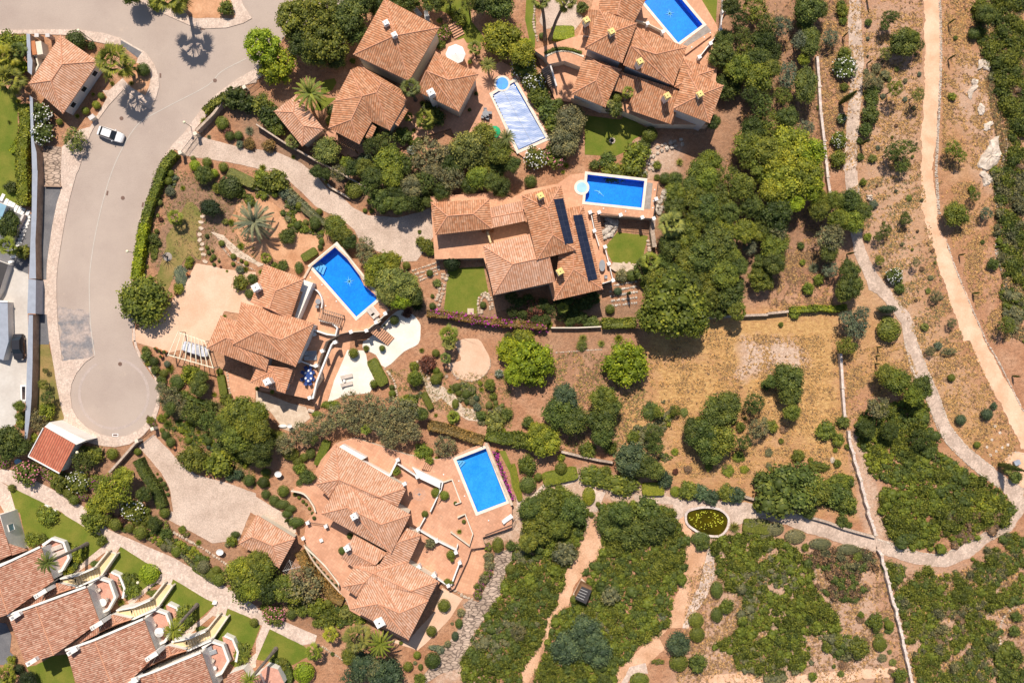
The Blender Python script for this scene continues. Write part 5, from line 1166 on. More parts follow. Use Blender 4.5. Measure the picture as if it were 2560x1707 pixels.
for i, (dx, dy) in ((1, (0, 0)), (2, (517, 290)), (3, (1022, 577))):
    v = H[i]
    # stair: upper straight run, lower steps, side walls
    b = MB(); b.prism(PW(off('03 985,360 1065,385 935,590 880,515', dx, dy), .5), 0, .5, 'whitewall', 'yellowwall'); b.prism(PW(off('03 545,655 560,620 700,610 690,690', dx, dy), 1.7), 0, 1.7, 'whitewall', 'yellowwall')
    A = W(P(off('03 908,552', dx, dy))[0], .5); B = W(P(off('03 690,640', dx, dy))[0], 1.7); d = B-A; d.z = 0; Ls = d.length; d.normalize(); rz = math.atan2(d.y, d.x)
    for k in range(9): c = A+d*(Ls*(k+.5)/9); b.box((c.x, c.y, 0), (Ls/9-.01, 1.45, .5+1.2*(k+1)/9), 'yellowwall', rz); c2 = c-d*(Ls/18-.05); b.box((c2.x, c2.y, (.5+1.2*(k+1)/9)+.002), (.06, 1.4, .02), 'cream', rz)
    b.build('entrance_stair', parent=v.r)
    for s, z0, z1, m_ in (('03 995,355 870,510', .9, 1.3, 'cream'), ('03 870,510 720,575 560,605', 1.6, 2.4, 'whitewall'), ('03 1070,380 925,590', .9, 1.3, 'cream'), ('03 925,590 700,690', 1.6, 2.5, 'whitewall')):
        L = PW(off(s, dx, dy), (z0+z1)/2); m = MB(); R_ = ribbon(L, .24); n = len(L)
        for k in range(n-1): m.prism([(p.x, p.y) for p in (R_[k], R_[k+1], R_[2*n-2-k], R_[2*n-1-k])], 0, z1-.003*k, m_)
        m.build('stair_wall', parent=v.r)
    v.roof([(off('03 520,650', dx, dy), 3.6), (off('03 690,690', dx, dy), 3.1), (off('03 375,820', dx, dy), 3.5), (off('03 430,690', dx, dy), 3.1), (off('03 545,735', dx, dy), 3.8)], [(0, 1, 4), (1, 2, 4), (2, 3, 4), (3, 0, 4)], 'roofD', off('03 430,690 520,650 690,690 375,820', dx, dy), 3.05, wall='whitewall', ov=.1)
    p = W(P(off('03 365,750', dx, dy))[0], 6.4); m = MB(); m.box((p.x, p.y, 3.2), (2.1, .6, 3.0), 'white', .55); m.box((p.x, p.y, 6.202), (2.2, .7, .12), 'whitewall', .55)
    for q in (-.25, .1): m.box((p.x+q*1.0-.5, p.y+q*.5-.3, 6.324), (.16, .3, .1), 'greymetal', .55)
    m.build('chimney', parent=v.r)
for s in ('03 135,955', '03 285,1375', '03 660,1278', '03 1215,1560'):
    p = W(P(s)[0], 6.2); m = MB(); m.box((p.x, p.y, 4.0), (1.7, .6, 2.1), 'white', .55); m.box((p.x, p.y, 6.102), (1.8, .7, .1), 'whitewall', .55); m.box((p.x-.35, p.y-.2, 6.203), (.4, .3, .1), 'greymetal', .55)
    m.build('chimney', parent=H[1 if '135' in s or '285' in s else 2 if '660' in s else 3].r)
v = Villa('terraced_cottage', '03 2200,1560', 'small tiled roof corner beside the last lawn at the bottom edge', 'cottage', wall='whitewall')
v.roof([('03 2090,1490', 3.8), ('03 2230,1440', 3.2), ('03 2350,1640', 3.2), ('03 2050,1640', 4.0)], [(0, 1, 2, 3)], 'roofD', '03 2090,1490 2230,1440 2350,1640 2050,1640', 3.15, ov=.1)
v = Villa('terraced_cottage', '13 40,1540', 'cottage corner with a round pink balcony under the leaning palm trunk', 'cottage', wall='whitewall')
b = MB(); b.prism(PW('13 -60,1568 100,1410 200,1440 260,1568 200,1650', 2.5), 0, 2.5, 'whitewall', 'pinktile'); b.build('balcony', parent=v.r)
v.roof([('13 -120,1568', 4.2), ('13 30,1490', 4.2), ('13 90,1640', 3.7), ('13 -50,1700', 3.7)], [(0, 1, 2, 3)], 'roofD', '13 -120,1568 30,1490 90,1640 -50,1700', 3.7, ov=.1)
# ------------------------------------------------------------------ white modern house on the left edge
v = Villa('modern_house', '01 -20,600', 'white modern house edge with a grey flat roof and dark cladding', 'house', wall='whitewall')
b = MB(); b.prism(PW('01 -90,260 60,320 0,470 -90,440', 2.0), 0, 2.0, 'whitewall', 'skyglass'); b.build('glass_canopy', parent=v.r)
b = MB(); b.prism(PW('01 -90,800 75,860 0,1090 -90,1240', 1.4), 0, 1.4, 'whitewall', 'iron'); b.build('garage_wing', parent=v.r)
b = MB(); b.prism(PW('01 -90,1195 70,1205 78,1568 02 60,60 30,170 -90,130', 1.6), 0, 1.6, 'whitewall', 'bluemetal'); b.prism(PW('01 -90,1180 72,1196 72,1208 -90,1200', 1.75), 1.61, 1.75, 'white'); b.build('flat_roof', parent=v.r)
b = MB(); b.prism(PW('02 185,398 242,398 238,545 190,540', 1.2), 0, 1.2, 'white', holes=[[(p.x, p.y) for p in PW('02 200,412 232,412 230,530 203,530', 1.2)]]); b.build('planter_box', label='white square planter against the shuttered wall', cat='planter')
SL = [(20, 245), (55, 290), (85, 310), (115, 325), (145, 345), (178, 360), (208, 375), (250, 395), (252, 430), (250, 460), (240, 490), (228, 520), (215, 555), (202, 590), (188, 625), (175, 660), (160, 690), (140, 730), (122, 790), (102, 835)]
for k, (x, y) in enumerate(SL):
    p = W(nat('01', x, y), .12); b = MB(); a = -.45 if k < 8 else .3; b.box((p.x, p.y, .02), (.55 if k < 8 else .95, 1.25 if k < 8 else .45, .12), 'white', a); o = b.build('stepping_slab', loc=(p.x, p.y, 0)); reg(o, 'white rectangular stepping slab', 'paving slab', 'white stepping slabs', nat('01', x, y))
wall_run('garden_wall', '01 215,400 95,650', 0, 1.0, .35, 'lilac', 'low pale wall beside the white stepping slabs')
# ------------------------------------------------------------------ walls
def rwall(name, s, z, mat, lab, top=None, cat='wall'):
    L = PW(s, z); b = MB(); b.prism(L, 0, z, mat, top or mat); c = sum(L, Vector())/len(L); return b.build(name, loc=(c.x, c.y, 0), label=lab, cat=cat)
rwall('boundary_wall', '00 242,310 275,315 285,520 298,560 292,690 255,660', 2.4, 'brownwall', 'blue grey capped wall beside the corner house', 'bluemetal')
rwall('boundary_wall', '00 272,880 300,900 310,1300 335,1400 342,1568 01 345,0 335,420 325,640 330,990 265,990 292,350 295,0 00 290,1400', 1.9, 'brownwall', 'long blue grey capped boundary wall along the parking court', 'bluemetal')
rwall('sliding_gate', '01 262,992 330,1002 326,1312 250,1308', 2.3, 'bluemetal', 'wide blue grey sliding gate in the long wall', 'bluemetal', 'gate')
rwall('boundary_wall', '01 262,1318 302,1318 300,1568 02 298,200 290,500 275,700 250,880 222,960 235,600 248,200 255,-5', 1.9, 'brownwall', 'lower stretch of slatted grey wall beside the verge', 'bluemetal')
rwall('retaining_kerb', '01 405,132 558,138 560,150 405,146', .5, 'brownwall', 'short dark kerb between rubble plot and yard')
wall_run('retaining_wall', '01 345,10 330,500 318,980', 0, 1.3, .45, 'brownwall', 'rough brown retaining wall beside the sunken yard')
wall_run('garden_wall', '00 300,500 330,520 350,600 305,690', 0, 1.6, .25, 'cream', 'low cream wall left of the corner house')
b = MB(); p = W(nat('00', 335, 440), 2.2); b.box((p.x, p.y, 0), (1.6, 2.2, 2.0), 'cream', .15); b.box((p.x-.5, p.y, 2.01), (.7, 2.3, .16), 'pot', .15); b.build('barbecue_shelter', loc=(p.x, p.y, 0), label='small tiled barbecue shelter left of the corner house', cat='barbecue')
for x, y in ((335, 325), (435, 325)): p = W(nat('00', x, y), 1.6); b = MB(); b.box((p.x, p.y, 0), (.6, .5, 1.5), 'stonewall'); b.box((p.x, p.y, 1.502), (.7, .6, .1), 'lilac'); o = b.build('gate_pillar', loc=(p.x, p.y, 0)); reg(o, 'square stone gate pillar', 'pillar', 'gate pillars by the corner house', nat('00', x, y))
p = W(nat('00', 838, 1075), 1.2); b = MB(); b.box((p.x, p.y, 0), (.9, .6, 1.1), 'cream', .6); b.box((p.x, p.y, 1.102), (1.0, .7, .06), 'lilac', .6); b.build('meter_box', loc=(p.x, p.y, 0), label='pale meter box at the pavement above the white car', cat='utility box')
wall_run('garden_wall', '02 1262,905 1100,1090 1000,1200', 0, 1.2, .35, 'stonewall', 'stone garden wall left of the lower driveway')
wall_run('driveway_gate', '02 1390,800 1250,912', 0, 1.5, .06, 'iron', 'dark railing gate of the lower driveway', 'gate', pillars='02 1395,800 1252,912', pmat='cream', rail=True)
wall_run('driveway_gate', '00 1790,1225 1655,1400', 0, 1.6, .06, 'iron', 'dark railing gate below the roadside street lamp', 'gate', pillars='00 1790,1225 1650,1400', pmat='cream', rail=True)
wall_run('driveway_gate', '00 2350,720 2240,800', 0, 1.6, .06, 'iron', 'dark railing gate beside the lime tree at the kerb', 'gate', pillars='00 2240,800', pmat='cream', rail=True)
wall_run('garden_wall', '00 2080,870 1960,1040 1800,1200', 0, 1.5, .4, 'stonewall', 'stone wall along the pavement beside the rock garden')
wall_run('garden_wall', '10 0,1140 260,1310 560,1480 740,1568 11 1000,150', 0, 1.5, .25, 'stonewall', 'long dark garden wall between driveway and parasol villa')
wall_run('garden_wall', '11 560,0 680,150 860,250', 0, .7, .3, 'slab', 'low stone wall at the bend of the curved driveway')
wall_run('garden_wall', '11 360,240 470,330 640,480', 0, .5, .2, 'slab', 'thin stone edging along the curved driveway hedge')
# star pool terrace
wall_run('pool_wall', '11 440,985 505,870 725,690', ZA, .35, .3, 'slab', 'stone wall behind the pool steps of the star pool')
wall_run('parapet', '11 725,690 840,800 930,920 990,1000', ZA, .3, .3, 'slab', 'pale kerb wall between star pool and trees')
wall_run('balustrade', '11 860,1480 1010,1468 1100,1395 1195,1310', ZA, .8, .14, 'cream', 'white balustrade at the foot of the star pool', pillars='11 870,1478 1012,1466 1100,1390 1185,1310')
wall_run('curved_wall', '11 490,1075 560,1100 605,1180 600,1260', ZA, .9, .18, 'white', 'curved white screen wall above the pergola steps', sm=4)
wall_run('parapet', '11 480,1440 560,1470 650,1500 730,1510 745,1440 700,1400 580,1370', ZA, .9, .25, 'white', 'looping white parapet at the upper terrace corner')
wall_run('parapet', '12 720,-5 690,30 650,130 610,230 555,370 520,520 480,520', ZA, .9, .26, 'white', 'long white parapet beside the blue oval table', pillars='12 725,5 605,85 550,220 490,515')
wall_run('parapet', '12 410,180 545,232', ZA, .9, .15, 'white', 'short white dividing wall between loungers and table')
for k, (a, b_, lab) in enumerate((('11 690,1400 620,1270', '', ''),)): pass
def pergola(s, z, h, n, lab, beam='brownwall', w=.10, across=True):
    L = PW(s, z+h); c = sum(L, Vector())/4; rt = empty('pergola', (c.x, c.y, z), lab, 'pergola'); a, b_, c_, d = L
    for A, B in ((a, b_), (d, c_)): m = MB(); m.bar(A, B, .14, .14, beam); m.build('beam', parent=rt)
    for k in range(n): t = k/(n-1); A = a+(b_-a)*t; B = d+(c_-d)*t; m = MB(); A = A+(A-B).normalized()*.15; B = B+(B-A).normalized()*.15; m.bar(A+Vector((0, 0, .142)), B+Vector((0, 0, .142)), w, .1, beam); m.build('rafter', parent=rt)
    for p in L: m = MB(); m.box((p.x, p.y, z), (.16, .16, h), beam); m.build('post', parent=rt)
    return rt
pergola('11 600,1270 800,1330 770,1420 575,1360', ZA, .9, 11, 'brown slatted trellis beside the looping white parapet')
pergola('01 1640,1480 1885,1565 02 1960,238 02 1548,122', 0, 2.7, 9, 'cream timber pergola over the covered car', 'palewood', .12)
pergola('10 740,1225 1000,1330 910,1380 735,1290', ZE, 2.2, 12, 'dark slatted pergola below the tiled wing', 'wood', .07)
steps('steps', '11 1240,1568', '11 1060,1430', 1.7, 11, .1, ZA, 'paving2', 'terracotta steps from star pool down to the white patio', 'brownwall')
steps('steps', '20 375,790', '20 300,620', 1.3, 10, .6, ZF, 'brownwall', 'dark steps beside the curved planter wall')
steps('steps', '21 815,690', '21 770,395', 1.1, 15, .2, ZC, 'paving2', 'long terracotta steps beside the pillared railing', 'brownwall')
steps('steps', '10 1870,340', '10 1810,210', 1.9, 6, 0, 1.2, 'paving2', 'terracotta steps above the white parasol', 'brownwall')
steps('steps', '13 545,275', '13 555,110', 3.0, 8, .1, ZD, 'paving2', 'railed terracotta steps beside the garage', 'brownwall')
steps('steps', '12 1610,1160', '12 1530,1130', 1.2, 5, ZD, ZD+.8, 'paving2', 'short steps between upper and pool terraces')
steps('steps', '12 1640,1500', '12 1690,1400', 1.0, 6, ZD-.2, ZD+.8, 'paving2', 'narrow steps beside the small planter')
# railings centre villa
wall_run('balustrade', '21 725,385 760,560 800,690', ZC, .9, .12, 'white', 'white railing with square pillars above the long steps', pillars='21 718,380 757,550')
wall_run('balustrade', '21 800,385 1000,410 1195,430 1300,440 1325,260 1345,110', ZC, .8, .06, 'iron', 'dark railing with white pillars around the spa pool deck', rail=True, pillars='21 800,380 998,405 1197,427 1303,437 1325,258')
wall_run('balustrade', '21 852,700 890,850 928,1005 830,1035', ZC, .9, .12, 'white', 'white railing beside the grey garden table', pillars='21 855,697 890,852 928,1005')
wall_run('retaining_wall', '21 1300,430 1290,560 1310,700', 0, 1.6, .7, 'stonewall', 'rough stone wall right of the small sunken lawn')
rwall('parapet', '21 930,840 1100,858 1175,890 1090,925 950,925 895,890', .5, 'slab', 'low stone ledge at the foot of the sunken lawn')
# spa circle
def disc(s, r, z, mat, name, n=28, **k):
    p = W(P(s)[0], z); b = MB(); b.lathe((p.x, p.y, z-.01), [(r, 0), (r, .01)], mat, n); return b.build(name, loc=(p.x, p.y, z), **k)
p = W(nat('21', 640, 155), ZC); rt = empty('spa_pool', (p.x, p.y, ZC), 'round pale spa pool joined to the dolphin pool', 'spa pool')
b = MB(); b.lathe((p.x, p.y, ZC+.01), [(1.25, 0), (1.25, .07), (.88, .072)], 'coping', 32); b.build('rim', parent=rt); b = MB(); b.lathe((p.x, p.y, ZC+.09), [(.86, 0)], 'star', 32); b.build('water_surface', parent=rt)
p = W(nat('20', -90, 770), ZE); rt = empty('spa_pool', (p.x, p.y, ZE), 'small round blue paddling pool at the covered pool head', 'spa pool')
b = MB(); b.lathe((p.x, p.y, ZE+.01), [(1.35, 0), (1.35, .07), (1.05, .072)], 'coping', 32); b.build('rim', parent=rt); b = MB(); b.lathe((p.x, p.y, ZE+.09), [(1.04, 0)], 'pool', 32); b.build('water_surface', parent=rt)
# pool floor mosaics and steps
for at, z, r, base in (('11 848,1012', ZA, .95, 'star'), ('20 1455,110', ZF, .9, 'star')):
    p = W(P(at)[0], z-.5); m = star8(p, z-min(1.17,z-.02), r); o = m.build('star_mosaic', loc=(p.x, p.y, z-min(1.17,z-.02))); par = min([q for q in bpy.data.objects if q.name.startswith('swimming_pool')], key=lambda q: (q.location-p).length); o.parent = par; o.location = o.location-par.location
def dolphin(at, z, L, ang):
    p = W(P(at)[0], z-.5); m = MB(); up = [(-.5, 0), (-.3, .10), (-.05, .15), (.2, .10), (.42, .0), (.5, -.04)]; dn = [(.42, -.05), (.15, .0), (-.1, .04), (-.3, .02), (-.45, -.04)]
    def T(q): return (p.x+L*(q[0]*math.cos(ang)-q[1]*math.sin(ang)), p.y+L*(q[0]*math.sin(ang)+q[1]*math.cos(ang)), z-min(1.17,z-.02))
    m.face([T(q) for q in up+dn][::-1], 'star'); m.face([T(q) for q in ((-.02, .14), (-.08, .26), (.1, .13))], 'star'); m.face([T(q) for q in ((.02, .0), (.0, -.16), (.12, .0))], 'star'); m.face([T(q) for q in ((.48, -.04), (.6, .04), (.56, -.04), (.6, -.14))], 'star')
    o = m.build('dolphin_mosaic', loc=(p.x, p.y, z-min(1.17,z-.02))); par = min([q for q in bpy.data.objects if q.name.startswith('swimming_pool')], key=lambda q: (q.location-p).length); o.parent = par; o.location = o.location-par.location
dolphin('21 800,195', ZC, 1.7, -.5); dolphin('12 2048,1275', ZD, 1.6, 0.0)
def psteps(s, z, n, par_at):
    L = P(s); a, b_, c, d = L; 
    m = MB()
    for k in range(n):
        t = (n-k)/n; q = [a, (a[0]+(b_[0]-a[0])*t, a[1]+(b_[1]-a[1])*t), (a[0]+(c[0]-a[0])*t, a[1]+(c[1]-a[1])*t), (a[0]+(d[0]-a[0])*t, a[1]+(d[1]-a[1])*t)]
        w = PW(q, z-.5); m.prism(w, z-1.2, z-1.15+.9*(k+1)/n, 'poolstep')
    o = m.build('pool_steps'); pp = W(L[0], z); par = min([q for q in bpy.data.objects if q.name.startswith('swimming_pool')], key=lambda q: (q.location-pp).length); o.parent = par; o.location = -par.location
psteps('11 520,880 580,825 640,880 610,955', ZA, 4, 0); psteps('12 1845,1090 1880,1075 1950,1110 1885,1180', ZD, 4, 0)
# pool cover
L = PW('20 -178,885 15,772 303,1262 62,1372', ZE+.1); n_ = NM('bubble_cover', .25, .6); st = n_.noise(1.2, 5, .7, stretch=(.25, 1.6, 1)); n_.col(n_.ramp(st, [(.32, (.16, .26, .52)), (.5, (.36, .45, .68)), (.66, (.74, .78, .88))])); MT['cover'] = n_.m
rt = empty('pool_cover', L[0], 'silver blue slatted cover lying over the long pool', 'pool cover'); m = MB(); 
a, b_, c, d = L
for k in range(34):
    t0, t1 = k/34, (k+.93)/34; A, B, C, D = a+(d-a)*t0, b_+(c-b_)*t0, b_+(c-b_)*t1, a+(d-a)*t1; m.prism([(q.x, q.y) for q in (A, B, C, D)], ZE+.0, ZE+.06+.004*(k % 2), 'cover')
m.build('slats', parent=rt); m = MB(); e0, e1 = (a+b_)/2, (c+d)/2; m.bar(e0, e1, .05, .01, 'bluemetal'); m.build('seam', parent=rt)
sheet('deck', '21 1222,100 1290,110 1268,352 1205,350', ZC+.015, 'greydeck', name_='') if False else sheet('deck', '21 1240,108 1292,114 1270,352 1212,350', ZC+.015, 'greydeck')
sheet('deck', '20 1565,410 1785,235 1830,285 1610,425', ZF+.015, 'greydeck')
# spa villa / top right parapets
wall_run('balustrade', '20 1940,-40 1935,100 1915,280 1820,400 1725,520', ZF, .9, .14, 'white', 'white pillared balustrade above the dark hillside trees', pillars='20 1940,100 1918,275 1825,398 1722,522')
wall_run('balustrade', '20 1140,185 1250,220 1390,290', ZF, .9, .14, 'cream', 'short balustrade between tiled roof and deep blue pool', pillars='20 1245,215 1388,290')
wall_run('bench_wall', '20 1590,495 1830,315', ZF, .4, .3, 'paving2', 'low bench wall beside the grey decking')
wall_run('curved_wall', '20 275,500 330,540 380,690 410,790', .6, 1.6, .25, 'lilac', 'curved stair wall beside the planter court', sm=4)
wall_run('planter_wall', '20 305,520 400,475 520,470 660,520', 1.2, 1.4, .3, 'cream', 'curved planter retaining wall above the court', sm=4)
disc('20 1933,430', .6, 2.6, 'white', 'satellite_dish', label='round white dish outside the right hand parapet', cat='satellite dish')
# bottom villa parapets
sheet('stair_platform', 'Z2 375,102 545,195 500,216 337,130', ZD+1.4, 'white', thick=1.4, side='white')
wall_run('parapet', 'Z2 500,214 712,328', ZD, 1.5, .25, 'white', 'long white parapet on the upper roof edge of the long villa')
wall_run('parapet', '12 1225,1235 1300,1085', ZD+.3, .9, .3, 'white', 'white angled stair parapet beside the small potted bush')
wall_run('balustrade', '12 1300,1120 1480,1240 1690,1340', ZD+.3, 1.0, .16, 'white', 'long white balustrade over the mosaic terrace', pillars='12 1300,1085 1480,1240')
sheet('stair_platform', '12 1430,1150 1720,1290 1700,1370 1660,1330 1480,1225', ZD+.9, 'white', thick=.9, side='white')
wall_run('parapet', '12 1700,1290 1690,1370 1600,1560', ZD, .9, .2, 'white', 'white wall beside the narrow planter steps')
wall_run('parapet', '13 1550,50 1490,160 1660,260 1840,350 1850,300', ZD, .9, .22, 'white', 'white parapet around the compass mosaic terrace', pillars='13 1488,158 1658,265 1835,370')
wall_run('parapet', '13 1870,460 1790,670', ZD, .9, .22, 'white', 'white parapet above the curved orange path', pillars='13 1870,465 1765,675')
wall_run('parapet', '13 1635,590 1770,680', ZD, .8, .18, 'white', 'short parapet below the corner roof of the long villa', pillars='13 1492,512 1632,588')
wall_run('parapet', '13 1785,180 1960,310 1990,200 1920,20 1850,50', ZD, .7, .16, 'cream', 'angular cream planter wall beside the spiral emblem')
wall_run('planter_wall', '12 1720,1290 1800,1265 1880,1475 1830,1490', ZD, .5, .2, 'cream', 'small cream planter beside the dolphin pool')
wall_run('balustrade', '13 2105,215 2350,120 23 30,60', ZD, .8, .05, 'iron', 'thin dark railing at the foot of the dolphin pool', rail=True)
wall_run('stone_wall', '12 2110,930 2200,1150 2350,1500', ZD, .5, .45, 'slab', 'pale stone wall along the right side of the dolphin pool')
wall_run('retaining_wall', '13 450,320 640,500 760,660 770,720', 0, 1.0, .25, 'cream', 'curved cream wall behind the row of clipped balls', sm=4)
wall_run('retaining_wall', '12 320,1370 440,1400 520,1500 545,1565', 0, 1.6, .2, 'cream', 'upper curved cream wall behind clipped balls', sm=4)
wall_run('garden_wall', '13 440,300 540,470 720,680 830,800 860,880', 0, .6, .25, 'slab', 'lower curved stone kerb under the row of clipped balls', sm=4)
wall_run('stair_railing', '13 475,95 650,120', .5, 1.2, .05, 'iron', 'railing at the top of the terracotta steps', rail=True, pillars='13 472,98 640,130')
wall_run('stair_railing', '13 430,240 600,260', 0, 1.0, .05, 'iron', 'railing at the foot of the terracotta steps', rail=True, pillars='13 432,240 598,258')
# rock-garden walls, terraces of boulders
def boulders(s, w, size, mat, lab, seed, name='dry_stone_wall', cat='wall', closed=False, n=None, zb_=0.0, kind=None):
    L = PW(s, .2) if s else None; L = smooth(L, 4, closed); r = random.Random(seed); b = MB(); c = L[len(L)//2]; split = name in ('rockery', 'stone_step'); rt = empty(name, (c.x, c.y, 0), lab, cat) if split else None
    for i in range(len(L)-1):
        a, q = L[i], L[i+1]; d = q-a; k = max(1, int(d.length/(size*.8)))
        for j in range(k):
            for row in range(max(1, int(w/size+.5))):
                p = a+d*((j+r.random()*.6)/k); nn = Vector((-d.y, d.x, 0)).normalized(); p = p+nn*((row+.5)/max(1, int(w/size+.5))-.5)*w+nn*r.uniform(-.1, .1)*size; R_ = size*r.uniform(.35, .62); prof = [(R_*.9, 0), (R_*1.0, R_*.3), (R_*.7, R_*.75), (R_*.2, R_*.9)]
                k0 = len(b.v); b.lathe((p.x, p.y, zb_), prof, mat, 6, r.uniform(.8, 1.3), r.uniform(.8, 1.3))
                for t in range(k0, len(b.v)): v_ = b.v[t]; b.v[t] = (v_[0]+r.uniform(-.07, .07)*size, v_[1]+r.uniform(-.07, .07)*size, v_[2])
                if split: b.build('boulder', parent=rt); b = MB()
    if split: return rt
    return b.build(name, loc=(c.x, c.y, 0), label=lab, cat=cat)
boulders('30 1580,-20 1590,300 1590,620 1575,1000 1560,1300 1548,1568', .45, .28, 'whiterock', 'straight upper run of loose stones edging the sandy track', 1)
boulders('31 1548,0 1560,200 1575,400', .5, .3, 'whiterock', 'short run of stones above the round shrub at the sandy track', 2)
boulders('31 1640,630 1700,820 1780,1030 1860,1220 1960,1450 2010,1568', .4, .3, 'whiterock', 'diagonal run of stones beside the middle of the sandy track', 3)
boulders('32 2010,0 2120,180 2240,420 2350,640', .4, .3, 'whiterock', 'lower run of stones leading to the right edge', 4)
boulders('30 2165,640 2150,900', .35, .3, 'rock', 'broken stone wall among the upper right scrub', 5); boulders('30 2200,1240 2190,1400 2140,1568 31 2150,0 2100,200 2130,420 2110,640 2110,780 2170,950 2220,1130', .6, .38, 'rock', 'long ruined stone wall through the right hand scrub', 6)
boulders('33 2320,850 2180,950 2130,1110 2140,1220 2110,1320 2120,1400 2080,1500', .5, .4, 'whiterock', 'crooked pale stone wall near the lower right corner', 7)
boulders('12 2150,160 2145,240 2080,320 1980,362 1860,335 1790,270', .28, .26, 'slab', 'curved ring of stones around the round gravel terrace', 8)
boulders('22 400,100 560,90 700,78 830,72', .2, .22, 'whiterock', 'thin row of stones between the two lime trees', 9)
boulders('11 1640,1290 1700,1100 1740,930', 1.3, .6, 'slab', 'stone rockery bank left of the striped lawn', 10, 'rockery', 'rockery')
boulders('11 2060,1310 2050,1200 2100,1130 2150,1180 2160,1280', .9, .5, 'slab', 'boulder rockery around a small clipped bush', 11, 'rockery', 'rockery')
boulders('21 830,600 900,560 930,500 860,470', 1.8, .9, 'rock', 'grey rock outcrop beside the sunken lawn', 12, 'rockery', 'rockery')
boulders('21 1330,380 1400,260 1440,180', 1.8, .9, 'rock', 'rock outcrop right of the spa pool deck', 13, 'rockery', 'rockery')
for k, (x0, y0, x1, y1) in enumerate(((1430, 920, 1690, 830), (1460, 950, 1700, 870), (1480, 985, 1690, 900), (1500, 1010, 1680, 940))): boulders('11 %d,%d %d,%d' % (x0, y0, x1, y1), .28, .4, 'slab', ['topmost', 'upper middle', 'lower middle', 'lowest'][k]+' stone garden step below the flowering tree', 20+k, 'stone_step', 'step')
for k in range(5): boulders('21 %d,%d %d,%d' % (900+k*4, 1060+k*45, 1160, 1010+k*50), .3, .42, 'rock', ['first', 'second', 'third', 'fourth', 'fifth'][k]+' stone terrace line from the top below the white railing', 30+k, 'stone_step', 'step')
boulders('21 1250,640 1260,760 1180,860 1000,850', .7, .6, 'slab', 'boulder edge around the sunken lawn', 41, 'rockery', 'rockery')
boulders('13 1800,700 1900,770 1990,800', .6, .5, 'slab', 'stones at the foot of the curved orange path', 42, 'rockery', 'rockery')
boulders('12 1180,250 1260,350 1300,520', .35, .4, 'slab', 'stone edging between clipped block and citrus trees', 43)
boulders('12 1480,180 1560,300 1620,420', .5, .5, 'slab', 'stone edging below the purple shrub', 44)
boulders('03 1560,170 1900,360 2100,500', .6, .45, 'slab', 'ruined stone wall above the clipped balls and path', 45)
boulders('13 600,1230 800,1360', .5, .4, 'slab', 'short stone wall beside the fan palm pair', 46)
boulders('02 2080,280 2110,480', .3, .35, 'slab', 'stone edging beside the narrow hedge of the left villa', 47)
boulders('20 210,50 200,220 240,400', .5, .45, 'slab', 'stepping stone edge between lawn and gravel circle', 48)
boulders('20 1560,1300 1300,1400 1280,1568', 1.6, .8, 'whiterock', 'pale rock outcrop below the top right villa', 49, 'rockery', 'rockery')
def rocks(s, mat, lab, seed, h=.35):
    pts = rough_edge(smooth(PW(s, .2), 3), .25, .4); b = MB(); n = len(pts); c = sum(pts, Vector())/n; r = random.Random(seed); prev = [(p.x, p.y, 0) for p in pts]
    for q, z in ((.93, h*.5), (.72, h*.8), (.4, h), (.1, h*.9)):
        cur = [(c.x+(p.x-c.x)*q+r.uniform(-.08, .08), c.y+(p.y-c.y)*q+r.uniform(-.08, .08), z+r.uniform(-.12, .12)*h*2) for p in pts]
        for i in range(n): b.face([prev[i], prev[(i+1) % n], cur[(i+1) % n], cur[i]][::1], mat)
        prev = cur
    b.face(prev, mat); return b.build('rock_outcrop', loc=(c.x, c.y, 0), label=lab, cat='rock')
rocks('30 2110,1250 2130,1340 2140,1450 2040,1560 1940,1560 1925,1500 1990,1400 2040,1290', 'whiterock', 'largest pale rock outcrop near the right edge', 1, .6)
rocks('31 1960,0 2060,60 2040,130 1980,140', 'whiterock', 'pale rock directly below the largest outcrop', 2)
rocks('30 1940,560 2030,535 2050,640 1990,650 1960,600 1925,645', 'whiterock', 'topmost white rock patch by the right scrub', 3); rocks('30 1870,740 1910,715 1935,750 1880,780', 'whiterock', 'small white rock below the topmost patch', 4)
rocks('30 1830,840 1900,790 1940,790 1880,860 1860,930 1845,870', 'whiterock', 'thin white rock streak on the dry slope', 5); rocks('30 1930,970 1960,945 2000,980 1975,1050 1930,1040', 'whiterock', 'roundish white rock above the bare slope', 6); rocks('30 1990,1150 2070,1110 2040,1190 2000,1210', 'whiterock', 'pale rock above the largest outcrop', 7)
rocks('31 905,235 940,218 962,260 930,292 908,275', 'whiterock', 'single round boulder right of the cobbled path', 8, .7)
rocks('32 575,1070 610,1060 630,1090 590,1120', 'whiterock', 'small white rock at the field above the green mound', 9); rocks('32 670,1330 710,1300 740,1340 690,1370', 'whiterock', 'white rock beside the large round shrub', 10)
for k, (x, y) in enumerate(((2083, 775), (2128, 835), (2055, 898), (2200, 945), (2150, 970), (2010, 965), (2095, 1005), (2040, 1040))):
    p = W(nat('32', x, y), 0); m = MB(); m.box((p.x, p.y, .0), (.42, .42, .07), 'whiterock', k*.5); o = m.build('stone_slab', loc=(p.x, p.y, 0)); reg(o, 'square white stone slab', 'paving slab', 'square slabs by the sandy track', nat('32', x, y))
